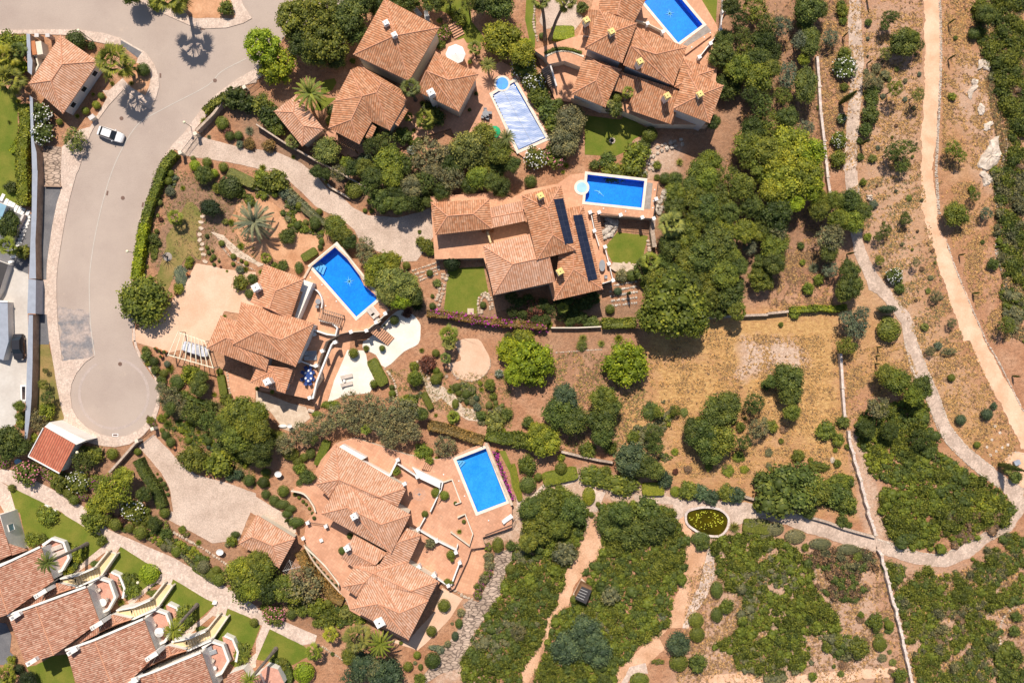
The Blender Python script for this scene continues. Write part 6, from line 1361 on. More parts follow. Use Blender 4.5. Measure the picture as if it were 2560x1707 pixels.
# stepped field wall on the right
def field_wall(pts, lab, seed):
    L = PW(pts, .9); c = L[len(L)//2]; b = MB()
    for i in range(len(L)-1):
        a, q = L[i], L[i+1]; b.prism([(p.x, p.y) for p in (lambda R_: R_)(ribbon([a, q], .42))], 0, .9-.08*(i % 2), 'whiterock', 'palepath2')
        d = (q-a).normalized(); nn = Vector((-d.y, d.x, 0)); m_ = q-d*.1; b.prism([(p.x, p.y) for p in ribbon([m_-nn*.25, m_+nn*.35], .25)], 0, .95-.08*(i % 2), 'whiterock')
    return b.build('field_wall', loc=(c.x, c.y, 0), label=lab, cat='wall')

field_wall('30 455,520 475,800 490,1050 520,1300 540,1500 31 552,60 575,210', 'thin pale field wall left of the cobbled path', 1)
field_wall('32 670,110 690,430 710,690', 'thin field wall beside the straw meadow', 2)
field_wall('32 745,820 750,890 765,965 790,1030 800,1100 825,1160 835,1215 860,1280 870,1350 890,1410 900,1470 925,1530 33 925,20 955,90 975,150 990,215', 'stepped pale wall running down to the cobbled lane', 3)
field_wall('33 1020,350 1050,400 1060,480 1085,530 1095,600 1115,660 1130,740 1145,800 1160,850 1185,900 1190,970 1210,1030 1225,1100 1240,1160 1250,1230 1270,1300 1280,1360 1300,1430 1310,1500 1325,1568', 'stepped pale wall from the lane down to the bottom edge', 4)
wall_run('field_wall', '33 380,45 560,95 700,150 840,190 990,230', 0, .7, .4, 'stonewall', 'low brown wall along the upper side of the lane')
wall_run('field_wall', '22 455,1010 620,1050 800,1090 925,1110', 0, .9, .35, 'stonewall', 'grey stone wall above the garden hedges')
wall_run('field_wall', '22 2130,1420 2300,1470', 0, .8, .4, 'stonewall', 'short wall piece right of the long clipped shrubs')
wall_run('field_wall', '21 1780,1355 2080,1330 2350,1320 31 0,1310 190,1290', 0, 1.0, .4, 'stonewall', 'straight stone wall between bare plot and straw meadow')
wall_run('garden_wall', '21 360,1440 600,1440 820,1430', 0, 1.1, .2, 'cream', 'thin wall along the shaded garden below the solar roofs')
wall_run('garden_wall', '11 1560,0 1560,2', 0, .1, .1, 'stonewall', 'stub') if False else None
boulders('32 1370,0 1480,290 1560,470 1660,740 1750,870 1850,980 2090,1170', .22, .3, 'whiterock', 'stone kerb on the upper side of the cobbled lane', 50)
boulders('32 1260,0 1330,250 1450,510 1530,720 1620,900 1800,1090 1980,1240 2130,1340', .22, .3, 'whiterock', 'stone kerb on the lower side of the cobbled lane', 51)
boulders('33 1010,250 1300,345 1480,385 1640,375 1830,260', .22, .3, 'whiterock', 'stone kerb at the bend of the cobbled lane', 52)
# oval pond
p = W(nat('23', 1790, 70), 0); rt = empty('pond', p, 'oval olive green pond with a stone rim', 'pond'); oo = smooth(PW('22 1610,1568 1690,1535 1790,1525 1900,1545 1965,1600 23 1975,90 1950,160 1890,205 1770,195 1680,150 1610,90', .1), 3)
w_ = [(q.x, q.y) for q in oo]; b = MB(); b.prism(inset(w_, -.38), 0, .42, 'palepath2', 'palepath2', holes=[w_]); b.build('rim', parent=rt); 
b = MB(); b.face([(x, y, .08) for x, y in ccw(w_)], 'algae'); b.build('pond_bed', parent=rt); b = MB(); b.face([(x, y, .3) for x, y in ccw(w_)], 'pondwater'); b.build('water_surface', parent=rt)
r = random.Random(5); b = MB()
for k in range(90): a = r.uniform(0, 6.28); q = r.uniform(.2, .9)**.7; x = p.x+3.1*q*math.cos(a)-.2; y = p.y+1.6*q*math.sin(a)*1.0; b.lathe((x, y, .31+.001*(k % 5)), [(r.uniform(.06, .13), 0)], 'lily', 7) if inside((x, y), inset(w_, .25)) else None

b.build('lily_pads', parent=rt) if b.f else None
# ------------------------------------------------------------------ vegetation, read sheet by sheet
# codes: T tree, t finer-lobed tree, O airy tree, B bush, W/K/G white/pink/magenta flowering bush, C clipped ball, X clipped block, R rosette
def plant(tk, line):
    f = line.split(); k, c = f[0], f[1]; x, y = (float(q) for q in f[2].split(',')); px = nat(tk, x, y); r = f[3].split(',')
    r0 = float(r[0]); r1 = float(r[1]) if len(r) > 1 else None; h = float(f[4]) if len(f) > 4 else None
    if k in 'Tt': return tree(px, r0, c, h, 'tree' if k == 'T' else 'tree2', r1)
    if k == 'O': return tree(px, r0, c, h, 'airy', r1)
    if k == 'B': return bush(px, r0, c, r1, h)
    if k in 'WKG': return bush(px, r0, c, r1, h, {'W': 'white', 'K': 'pink', 'G': 'magenta'}[k])
    if k == 'C': return ball(px, r0, c, r1, h)
    if k == 'X': return ball(px, r0, c, r1, h, rz=math.radians(float(f[5])) if len(f) > 5 else 0, box=True)
    if k == 'R': return rosette(px, r0, c)
    if k in 'FP': return palm(px, r0, c, h or 4, 'fan' if k == 'F' else 'feather', nat(tk, *[float(q) for q in f[5].split(',')]) if len(f) > 5 else None)
PL = {
'00': '''F m 90,740 150 3.5;B y 80,400 110;B y 190,390 80;F y 60,530 130 3;B l 170,620 95;B y 60,640 90;F g 170,470 90 2.5;C d 700,375 95;B d 840,425 42;F v 1050,570 185 6.6;F m 1190,600 70 3;C g 1315,640 62
R m 1025,765 36;R m 1205,765 40;C v 930,882 32;C y 885,965 38;C v 785,1018 36;R y 850,865 26;R y 705,1065 34;C m 545,1120 32;O p 690,1290 125 3;W g 380,1050 105;W g 385,1230 105;F v 1560,-50 190 8;B v 1430,30 70;B v 1640,50 80;B m 2080,80 75
B d 2170,900 125;B d 2290,960 90;R v 1870,1110 50;C m 2040,1130 62 1.4;C g 2110,1250 45;C g 2190,1245 42;R s 2290,1200 60;B r 2100,1230 50;B a 2285,1320 58;C l 1790,1522 52;C m 1900,1490 46;C m 2050,1535 46;C p 1772,1455 26;R s 1915,1255 30;B s 2200,1325 38;T d 1200,-60 110;R m 80,1120 30
R v 160,930 40;B m 70,560 60''',
'10': '''t l 60,420 170;t l 190,600 185 5;t m 380,180 200 6;t m 590,110 190 7;T g 850,150 170 7;t m 640,390 220 7;T d 430,390 150 5;T g 900,290 130;T d 960,20 130 6;T g 740,540 110;T g 520,500 110;P v 500,860 165 5 520,1000;C d 695,1012 56;C m 680,1110 44;T p 655,1390 140 3.6
C b 1010,1480 80;F p 335,1300 75 2;B m 60,960 100;B d 130,1070 110;B m 200,1165 90;B a 120,1345 65;R v 340,1440 30;F g 1420,805 100 6.5;F v 1560,1090 110 2.5;F v 1400,1075 50 2;B g 1350,1240 80;R v 1580,1150 60;R v 1450,1195 30;T y 2250,360 190 5;P m 2130,600 85 3
F m 2010,440 75 2.5;K m 1720,300 75;B m 1690,400 55;B v 1790,90 50;R v 1800,110 40;B m 1430,50 40;C m 1690,190 26;T g 2230,60 150 5;T d 2060,10 120;B v 1860,170 80;T d 1270,30 90;O o 1600,1430 190 5;T p 1960,1370 190 6;T v 1230,1470 150 5;T m 2090,1240 120 5;T m 2240,1400 130 6;P g 2300,1270 90 5
T d 1800,1520 110;B y 1420,1305 30;B g 1490,1310 50;B v 820,1490 60;C g 1960,1010 18;B v 890,560 30;R g 1530,950 45;B g 1650,1080 90;B d 1600,1000 70;R v 60,1540 50;C v 1965,570 22;W s 1430,1380 45;B d 2020,860 20;T d 1120,80 90;B y 1340,40 50''',
'20': '''F m 500,5 105 15 348,360;F m 265,-10 100 14 302,360;X l 465,310 105,62 1.1 0;B g 640,70 60;C g 275,330 30;W m 110,620 105;W m 200,750 105;B m 250,880 105;B g 330,1000 105;B m 400,1130 100;B m 140,740 70;T o 540,1120 165 4;T o 480,1310 150 4;W m 210,1460 110;K m 390,1430 110
F v 1065,850 62 4.5;B g 950,1000 75;C m 960,900 50;F p 905,955 42 4;C m 1265,1235 72;B g 1220,1320 60;B v 1130,1420 130;B m 1100,1510 110;K m 1090,1500 70;R p 1540,1490 50;T v 1820,1480 110 4;B g 880,1480 90;B m 1330,1520 40;T y 90,500 120;T l 120,440 90;B m 140,560 80;T d 2010,60 90 8;C g 430,945 45
B g 760,1520 50;R v 500,1520 40;T d 1850,1120 70 6;B m 1240,1390 30''',
'30': '''T g 360,80 150;T g 460,90 90;T g 330,150 90;O s 120,240 110;O s 290,380 100;O g 430,340 70 3;T g 330,200 90;O s 570,350 85 3;B v 680,100 60;B v 690,190 40;B m 670,50 45;O g 1105,160 75 3.5;O g 1165,150 50 4;O g 1070,240 60 3;B g 920,210 35
T g 1250,400 140 4;T m 1340,340 60 4;O p 1080,490 75 2.5;O g 1390,420 60 2.5;W g 700,620 110 2;B m 700,500 70;B o 990,625 50;B o 1070,690 45;O o 930,740 80 2.5;B o 1010,770 60;B g 960,830 60;B g 950,910 70;O v 1170,810 85 4.5;O p 1375,870 75 4;B g 940,1050 85;B g 890,1190 70
W g 675,1090 50;B m 700,800 40;W m 655,1280 75;B m 650,1460 75;T y 200,1330 190 6;T y 100,1480 160 6;T l 380,1420 150 6;T g 340,780 110,180 5;T g 180,1080 110;O s 180,700 100,150;O s 350,1180 90;T g 2000,130 90;C g 1890,310 55;B v 1690,890 38;B m 1720,350 22;O g 1240,1360 140,90 4;O g 1130,1400 80 4
O g 1230,1510 90 3;O v 1700,1370 90 3.4;O v 1760,1430 70 3;B p 960,1460 40;B g 850,1440 35;B g 840,1290 30;T g 380,380 100,140;T y 330,550 60;O m 130,880 100;B o 2060,700 40;B m 470,990 25''',
'01': '''C l 1965,25 42;T g 1870,40 90 2.4;C v 1545,95 38 1.1;C v 1565,25 34;B s 1560,190 50;C p 1465,292 28;B r 1475,445 24;F v 1610,430 85 2;C m 1437,555 24;B g 1410,620 50;B g 1450,660 32;R p 1375,725 40;R p 1345,880 28;R v 1675,158 36;T k 1930,340 115,80 2.6;B m 1990,160 50;C g 1840,20 30;C d 2110,150 110 2
X p 2220,70 130,50 1 -25;C v 2320,150 28;B r 2050,90 36;R v 2120,475 50;R v 2210,690 50;C d 1900,600 20;C m 1900,705 20;C g 1915,750 20;C m 1940,815 20;C g 1965,860 18;C m 1960,790 24;C g 2010,828 14;C r 2025,880 12;C m 2035,665 30;C m 2140,785 28;C v 2140,855 20;C m 2215,825 18;C y 2260,850 22;C g 1950,735 14
R m 2250,905 45;B s 2200,905 40;R v 2080,920 20;B m 2215,1030 75;C g 2290,1130 45;B g 2320,990 50;B s 1665,960 70,110 .3;B v 1740,820 40;B y 1640,1080 50;R v 2060,1335 26;T m 1330,1200 250 5;T d 80,500 110,130 2.6;F v 70,690 100 3;B m 210,750 70;B d 100,150 60;T k 60,480 100,150 2.2;B p 2070,470 30;B y 1730,860 35''',
'11': '''F p 20,450 10 .6;B m 180,90 110;B v 60,60 70;C v 175,218 32;B s 260,200 60;B s 340,270 60;C v 393,315 38;C p 455,470 26;T g 290,600 85 2;R v 335,370 48;C g 380,500 36;X m 492,770 75,38 .8 32;C g 395,890 42,58;C g 600,655 28;C g 590,700 26;C m 580,375 32;X o 500,400 100,28 .8 -40;C g 540,480 60;B g 470,370 40;F v 90,800 60 1.4
B m 170,880 50;B g 250,870 50;R v 45,930 40;T m 730,510 120,110 3;T d 860,650 80 2.8;T m 790,590 110 3;O o 1000,690 100 3.6;O o 1010,790 100 3.4;T y 1130,880 140 5;T y 1250,840 100 4.6;T y 1060,990 80 4;T p 1250,1010 160 5.4;T p 1380,1050 130 5;T p 1190,1130 100 5;T l 1330,1180 110 4.4;T d 1460,1150 90 4
G m 1235,1040 40 5.6;C m 1380,868 38;B m 1510,650 50;B m 1570,690 70;B m 1600,740 50;C k 1800,845 80 2.6;C g 1595,940 32;B p 1660,1030 40;C g 1620,1240 32;C g 2085,1230 32;B m 1620,1150 20;C m 900,170 88 1.8;T v 1250,50 110 5;T o 1440,150 110 5;O g 1560,100 120 5;T d 1080,60 110 5;T v 2040,60 110 5;O o 1800,60 130 5;T d 1400,270 110 4.6
B v 1040,280 25;B m 1060,365 26;C v 1000,365 22;C g 1210,320 45;B g 1300,370 40;B m 1170,380 22;B y 1230,345 20;O g 1580,290 50 4;T d 1270,210 100;T d 900,-20 90;C v 645,60 22;B y 550,20 30;B v 780,20 60;F v 1770,1500 100 3;C d 1270,1370 45;R k 1480,1230 90;B m 1500,560 20;C p 2030,1330 16;T d 1960,130 90 4;T d 2250,150 100 4;T d 1700,180 90 4;T d 640,30 60 3
B r 1390,1310 50;B g 2320,1520 40;R d 1180,1420 20;T d 560,10 70 3''',
'21': '''C g 170,100 62 2.4;R v 470,10 30;W m 1210,30 40;K m 1120,45 60;B m 920,10 100;B m 1040,20 80;C g 1405,70 55;F p 1460,495 135 5;F v 1270,830 100 4;C b 970,1105 42,38;C m 900,1270 46;C g 1100,960 55;B o 1010,960 60;R o 1020,890 60;B r 210,1270 90 2.4;F v 465,1260 60 3;T v 1470,1240 330,300 9;T m 1350,1150 160 7;T v 1640,1380 170 7;T v 1270,1350 140 6
K m 60,1400 60;B y 330,1410 40;T v 100,1568 130 3;R p 650,1540 60;R v 980,1540 60;T g 1750,800 170 6;T g 1900,650 170 6;T g 1450,700 120 5;T m 1950,950 140 6;T g 2080,880 100 5;T g 2000,1150 150 5;T m 1800,1150 130 5;T m 1600,600 130 5;T m 1600,820 120 5;T g 1500,950 110 5;T m 1350,1000 120 5;B v 1210,1040 50;T m 1700,450 120;T y 1850,420 110;T m 1500,200 100;T m 1700,250 130 5
T g 1650,130 100;T m 1900,300 140 5;T v 1950,550 120 5;T v 2130,560 120 6;T g 2200,320 120 5;T m 2100,150 130 6;T v 1800,80 120 5;O m 1980,60 130 5;T g 1400,830 90;T m 1780,980 130;O s 2180,700 80;T m 2000,780 110 5;C m 1870,230 40;T g 1500,80 80;B g 840,1390 36;B g 740,1390 60 1;T m 2280,560 100;T g 2050,1040 90;T d 2290,430 90;B m 1330,60 30''',
'31': '''T y 130,90 180 6.5;T y 330,40 180 6.5;T l 400,150 130 6;T y 50,180 130 6;T l 250,290 90 5;T m 470,360 100 5;T v 480,260 80 5;T g 750,290 130 5;T v 650,450 110 5;T v 780,470 110 5;T g 870,370 90 5;T m 600,270 90 5;T d 80,400 160 6;O o 560,620 140 5;O o 620,570 90 5;T g 560,750 90 4;T g 740,920 110 5;T g 760,1060 120 5;T m 690,1130 80 4;O s 570,910 85 3;B v 470,1000 50
B v 365,1080 58;B v 315,840 28;B g 300,690 34;O g 1080,550 65 2.6;O g 1010,600 50 2.4;B v 915,610 40;B s 970,310 40;O g 1260,450 60 2.4;O g 1260,400 35 2;O v 1020,820 55 2;W g 1160,970 80;B g 1210,1080 50;O o 1360,845 45 2.4;B v 870,105 36;C b 1090,1270 95,38 2.8;C m 1110,1460 112 2.2;C g 1090,1370 45;O s 800,1420 140 4;O s 720,1350 80 4;O s 860,1300 80 4
O o 1540,1150 65 2;O o 1690,1395 50 2;B p 1440,1430 40;T m 1720,400 125 3.6;O g 1900,230 60 2.6;B v 1870,170 36;O s 2000,390 70 2.4;B g 2060,860 60;O m 2190,1410 90 3.6;B g 1970,655 22;C v 1325,722 14;B v 240,1300 60 1.2;T d 0,500 110;B m 30,600 80;O o 100,560 90 5;T m 60,700 130 5;T g 60,850 110 5;O m 120,640 90 4;R s 420,890 70;B m 120,1410 24;B m 520,310 80''',
'02': '''O v 400,390 55 2.4;O g 430,510 70 3;B y 430,630 85;O g 415,265 30 1.4;O o 350,720 110 2.4;T m 180,590 60;B m 190,680 50;B v 195,750 45;T g 80,900 150 5;T g 180,960 90 4;T g 70,1010 90 4;G m 30,1100 60;O g 240,960 70;K m 250,1200 120,120;G m 430,1200 60;K m 480,1240 70;B m 560,1260 90;C m 555,1355 44;C m 630,1395 50;C m 680,1450 50;B y 300,880 50;C m 500,1310 40
W m 720,1290 110 2.2;B m 900,1290 80;G m 880,1300 70;G m 765,1420 45;O y 1080,1340 180 5.4;T y 990,1440 130 4.6;T y 1130,1240 100 5;B y 870,1520 90;O g 760,1100 110 3.4;B m 860,1050 90;B m 780,1020 70;C v 1030,1030 55;C v 1265,1010 34;T d 1320,1400 75 3.4;W m 1220,1540 110;B m 1330,1560 50;C d 1415,180 45;B g 1340,130 50;B g 1430,260 45;B g 1340,80 40;C s 1535,205 32;C m 1505,290 40
R m 1560,250 60;C g 1625,370 72 1.2;B y 1745,290 95 2.4;T g 1850,330 75 3;T g 1830,420 90 3;B g 1480,350 50;X m 2045,400 35,95 .8 10;B m 2070,530 60;R v 1965,485 36;C v 2015,275 32;R m 1900,560 40;C v 1530,670 26;O o 1560,520 120 3.2;O o 1480,420 60 2.6;O o 1640,600 100 3;O g 1760,640 110 3.6;O g 1930,720 120 3.8;B m 1700,510 60;B m 1800,560 50;R v 1850,690 40
C g 1430,940 10;T m 2210,640 160 6.5;T v 2290,760 130 6.5;T m 2180,880 150 6;T g 2060,800 130 5;C g 1520,858 42;C g 1567,922 46;C m 1487,812 24;T m 1780,1075 145 3;B v 2010,1120 130;B v 2080,1180 60;C g 1912,910 38;C b 1915,968 22;C b 1953,990 24;C m 2080,1000 85,55;C g 2010,960 60;B b 2110,1240 44;B b 2190,1215 50;C g 2285,1272 55;R g 1540,760 70;R g 1640,740 50
R v 1730,750 60;R v 1720,820 50;C v 1730,905 32;R v 1820,830 34;C g 1500,1305 26;C g 1525,1345 20;C g 1540,1400 18;C g 1470,1260 20;C m 1510,1568 50;R m 1440,1215 20;T g 2290,1000 110 5;O d 2270,900 90 5;B m 110,1340 36;C y 400,1545 1;B y 1480,700 40;R o 1990,590 60;B b 1780,640 70;T m 2100,700 110 5;B m 1380,720 40;G m 1405,765 34;B m 1360,200 30;B m 400,1560 60''',
'12': '''C v 895,105 48,48 1.6;C m 1158,60 30,30 1.3;X m 1120,280 50,130 1.1 28;C v 1082,388 40 1.5;C g 1247,418 26;C v 1250,475 34;C m 1650,105 38;T v 1460,330 80 2.6;B v 1450,220 44;B r 1580,200 80 1.8;C v 1655,265 34;C m 1650,345 52;C m 1690,310 30;F g 1740,150 60 2.2;F p 1770,20 70 3;C g 1840,415 38;C m 1860,470 30;R v 1785,450 46;C g 1930,480 40;C g 1935,550 26
X m 1575,545 28,80 .9 28;C m 1830,570 34,48;C b 2025,518 28;B o 1985,550 36;B s 2030,600 40;B g 2065,680 50;R v 1650,675 28;R p 1815,700 70;F v 1810,690 70 1;T m 2150,395 60 1.8;R v 2070,440 36;B m 2180,500 38;C p 2140,580 34;C p 2200,560 24;B o 2230,630 40;B m 2210,600 30;B y 2060,380 26;T l 2330,80 130 3.6;B g 2300,660 60;B p 2190,740 90;W s 2230,290 40;C g 1470,545 20
O o 880,560 120 4.4;O o 1050,590 130 4.4;O o 1250,620 140 4.6;O o 1380,640 130 4.4;O o 760,680 130 4.4;O o 1180,760 130 4.6;O o 1330,800 150 4.6;O o 620,760 120 4.2;O o 900,720 130 4.4;O o 1060,700 120 4.6;O o 1440,830 110 4.4;O o 1220,900 100 4.2;O o 430,840 120 4;O o 270,930 110 3.8;O g 520,880 70 3;T g 1520,660 70 3.4;F v 1010,800 60 3;B v 1400,560 90;O o 1740,960 120 3
B v 1530,1010 80;B v 1590,1090 40;C v 1662,1068 22;C v 1590,1010 40;X v 612,1020 40,120 1 -22;C g 500,1025 46,52;C m 320,1030 76,60;C m 440,1060 40;C m 380,1100 45;B v 400,1160 60;C m 90,1195 50,36;T g 470,1240 90,70 2.4;C g 410,1300 44;C d 65,1290 52;C m 250,1370 55;C g 165,1455 50;C g 235,1490 75,45;C g 315,1530 55,36;C m 355,1400 18;C m 395,1427 18;C m 432,1465 17
C m 460,1490 15;C m 490,1530 16;C g 90,1400 44;T m 20,800 130 6.4;T v 10,650 110 6.4;T d 60,960 130 5.4;T d 60,1080 90 4;B v 150,460 20;C g 10,430 20;B g 1640,610 1;C m 230,870 50;C m 1290,1180 38 1.2;C v 1650,1385 45;C v 1730,1410 44;C g 1830,1480 18;R m 1520,80 36;B v 690,580 100,40;C v 560,665 50,30;B m 1010,60 30;B y 2250,830 50;O p 980,100 1 .4;C m 1500,560 1''',
'22': '''t l 180,200 225,230 5;t l 30,300 110 4.4;t l 1040,210 220,215 5;T b 490,500 130 5;T g 430,640 160 5;T g 560,720 150 5;T m 840,520 130 5;T g 920,590 100 4.6;T g 820,720 150 5;T g 830,860 110 4.6;T y 300,910 160 4.4;T y 240,830 100 4;B g 150,740 60;B m 60,900 90;C g 145,1310 80 1.6;B m 140,1130 90;C m 240,1240 40;C m 450,1160 60;B y 450,1060 36;X y 440,1230 160,62 .8 12;C m 430,1350 35,50
B m 730,1220 120,100 1.6;B m 840,1270 90 1.6;B m 860,1190 60;C y 705,1415 62,85 .8;C m 790,1490 24;B m 690,990 80;B m 910,970 60;T b 1100,1080 170 4.4;T g 1220,1140 130 4.2;T g 1310,1180 90 4;B m 1020,1300 140,110 2;B b 1400,1260 80;X y 1295,1350 100,58 .8 0;C y 1500,1375 50,52 .8;B m 1620,1370 90 1.8;B b 1730,1390 80 1.8;B b 1830,1420 80 1.8;B m 1960,1390 90 1.8;B b 2050,1410 90 1.8
O g 1300,850 100 4;O g 1320,960 90 3.6;B g 1280,640 90 1;B m 1110,870 60;O v 1350,640 60;T g 1900,640 170 5;T g 1980,570 130 5;T g 1750,860 170 5;T m 1900,900 160 5;T g 1830,1020 120 4;O g 2220,570 110 4.4;O o 2260,800 110 3.6;O g 2130,920 80 4;T g 1660,800 110;B y 2280,1500 70;B g 2290,1270 90;B g 2330,400 50;B v 2080,1050 60 .7;B v 1980,1180 60 .5;T m 330,1500 180 4;T g 180,1520 120 4
T g 560,1540 150 4;T v 450,1440 120 3;X y 40,1290 28,170 .5 12;B r 1500,1190 30;O p 640,40 60 1;R p 820,20 50;R p 640,30 60;O m 1500,630 60 2;B m 2100,780 50;T g 1000,1568 120;B g 1250,1540 120''',
'32': '''T g 180,340 160 4.6;T g 210,480 120 4;T m 220,640 90 3.6;B m 530,810 100 1.8;B m 640,900 60;B g 690,740 60;B g 60,1400 200;T g 240,1320 270,250 5;T m 420,1360 150 4;B m 480,1150 110,40;B m 650,1260 80,50;B m 730,1480 80;B m 280,1050 60;B m 120,910 26;C b 1770,715 50;C b 2010,665 55;B b 2070,590 36;C v 1920,945 32;C m 1685,330 36;O o 1490,85 55 1.6;B s 1560,40 40;O o 1660,90 90,40 1.2
T m 1180,360 130 5;T g 1400,420 120 5;T v 1350,490 110 5;O o 1010,600 120 5;T m 1080,300 110 4.6;T d 900,790 90 3.4;B g 2270,1240 60;B p 2200,1180 40;T g 30,360 70;O m 700,40 100 4;O g 780,50 60 3;B m 30,780 60;B m 640,1115 40;B m 390,1085 28;T d 1120,820 90 3.6;O d 1400,900 110 3;B m 730,960 30;B g 600,1400 110;B g 700,1420 70''',
'23': '''R p 2040,140 70;C g 1880,710 58,80 1.4;C g 1880,940 56,70 1.2;C m 1690,990 72 1.2;C m 1700,1120 72 1.2;C m 1530,1380 88,80 1.4;T b 1530,1200 120 3;C g 1730,240 90,60 1.2;B g 1740,290 70;C m 640,235 24;C m 728,22 26;B m 840,240 30,70 .5;B m 1970,860 70;B g 1700,1380 90;X m 2240,130 120,60 .7 -8;O m 1340,1370 70,30 .8;C m 1170,1540 90,70 1.2;B o 480,380 110;C m 570,800 40;T m 260,120 180 3.6;T m 430,130 120 3.4;O g 2170,180 70 .8
T g 900,110 150 3;T g 1100,180 170 3;T g 1330,120 170 3;O o 60,1100 90 2;T b 680,1100 160 3;T b 500,1250 160 3;T b 780,1280 150 3;B o 900,760 90;T d 850,1568 90;R s 1380,950 60;T m 150,280 90''',
'33': '''C o 60,150 90,62 .9;C o 250,220 98,66 .9;C o 480,290 104,54 .9;C o 730,340 104,50 .9;B m 340,320 36;B m 120,10 44;T g 370,-10 80 2;B g 680,80 60;B g 740,120 36;C v 1115,1035 44;B m 990,1010 70,90;C m 1030,1210 68 1;B m 640,1180 60;B m 540,1240 50;B m 830,1250 110,90;B m 1210,1500 70;B m 410,1510 44;B v 850,940 34;B g 2260,1090 55;B g 2280,960 50;C v 1880,430 18''',
'03': '''B v 430,30 90 1.6;B v 300,250 70 2;B m 380,240 50;B y 710,370 90 1.6;B y 620,520 60;B m 930,260 50;C l 1370,565 95 1.8;B m 1180,640 90,110 1.4;B v 1220,720 70;R v 1110,830 50;B m 1700,940 80,110;B v 1610,1060 90 1.6;B m 2220,1290 80,110 1.4;B v 850,80 110;C m 1060,110 60;C m 1190,145 46;C m 1290,185 66;B m 960,60 60;K m 1000,40 40;T d 1420,100 70 2.4;B r 1120,60 50;K m 1500,130 50
C o 1505,320 34;C o 1560,330 34;C v 1620,365 48;B m 1680,360 30;B g 1520,190 60;C d 2160,205 44,32;R v 1820,280 40;B v 1670,160 40;X m 1890,540 120,50 .8 -30;C o 1870,500 60;C m 1985,530 40;C m 2010,620 60;T m 2270,600 220 5;T y 2200,520 120 4.6;T y 2300,700 110 5;B o 2090,290 30;B v 2130,260 50;K m 1710,200 30;F v 60,1490 110 2;C k 170,1440 50;B y 110,1350 46;T k 260,1530 80 2.4;B m 1260,60 60
B v 60,1568 60;C m 2330,1010 40;B g 880,470 60,30 .6;B m 1400,740 60,30 .6;B m 1850,1070 60,30 .6;B m 1330,60 60''',
'13': '''B d 50,600 170;T m 60,520 130 5;T m 20,450 110 5;O o 420,680 200 4.6;T m 260,700 130 4;O y 350,760 100 3.6;C m 660,835 42;K m 170,940 105 2;C g 325,935 50;T d 100,700 140 4.4;B v 560,880 100;B m 650,980 90;B p 820,920 60;F y 680,1120 80 2.6;F p 930,1150 150 5;P v 1140,1200 135 5;C l 440,1470 98 2;F v 530,1280 90 3;C m 1725,855 60;C m 1610,1090 50
C v 1478,1310 36;C m 1395,1415 46;C d 1620,1360 75;C g 1862,1020 36,46;C b 1827,1135 34,44;B o 1885,920 40;B o 1760,1210 36;B o 1800,1020 16;B s 1640,1240 60,30;B s 1690,1260 40;C g 1510,1420 24,32;B v 1330,1200 20;C m 2220,300 55,75 1.4;B g 2340,310 50;G m 2125,320 40;B o 2140,410 50;B o 2140,480 50;G m 2130,560 45;B o 2090,610 50;G m 2050,680 48;G m 2035,760 42;C m 2335,520 50;C d 465,355 20;C d 498,395 20;C d 528,438 20;C d 562,488 19;C d 587,525 19;C d 617,556 19
C d 652,596 20;C d 687,635 20;C d 730,672 18;C g 518,10 17;C g 533,52 18;C g 285,15 50,36;C g 365,90 80,46;B o 1600,285 50 1.6;C v 1790,390 44;C v 1755,640 34;R v 1866,180 34;C m 1908,85 20;C g 790,352 36;C g 862,215 30;T b 1000,1400 150 4;T b 1180,1480 170 4;O b 900,1510 130 4;B m 420,900 60;B m 560,1010 50;B g 700,1300 20;T m 860,1320 90 3;B r 1550,20 1;C m 1550,15 32;B m 240,1400 60
B y 420,620 1;O o 1050,1420 110 4;B m 1500,1530 60;B o 1460,1380 20;B v 70,870 30;B m 120,800 60'''}
for tk, txt in PL.items():
    for ln in txt.replace('\n', ';').split(';'):
        f = ln.split()
        if len(f) < 4 or float(f[3].split(',')[0]) <= 10: continue
        plant(tk, ln)
# cypresses (base, height, radius)
for t, x, y, h, r in (('30', 680, 350, 2.4, .14), ('30', 660, 950, 6.4, .55), ('30', 905, 590, 2.2, .14), ('30', 1650, 225, 2.3, .16), ('30', 1650, 550, 2.4, .18), ('30', 845, 1330, 3.4, .25), ('30', 905, 5, 3.4, .2), ('31', 722, 768, 3.2, .2), ('31', 1750, 775, 1.9, .16), ('31', 1875, 1125, 2.1, .2),
                      ('32', 1000, 50, 1.7, .15), ('32', 990, 128, 1.5, .15), ('32', 982, 203, 1.6, .15), ('32', 2240, 315, 2.2, .2), ('32', 2120, 1125, 6.5, .6), ('11', 1110, 260, 5, .5), ('11', 660, 120, 2.6, .25), ('21', 1060, 1130, 3.4, .3), ('11', 2235, 240, 1, .1), ('13', 380, 120, 2.4, .35), ('13', 300, 60, 2.2, .3)):
    cypress(nat(t, x, y), h, r)
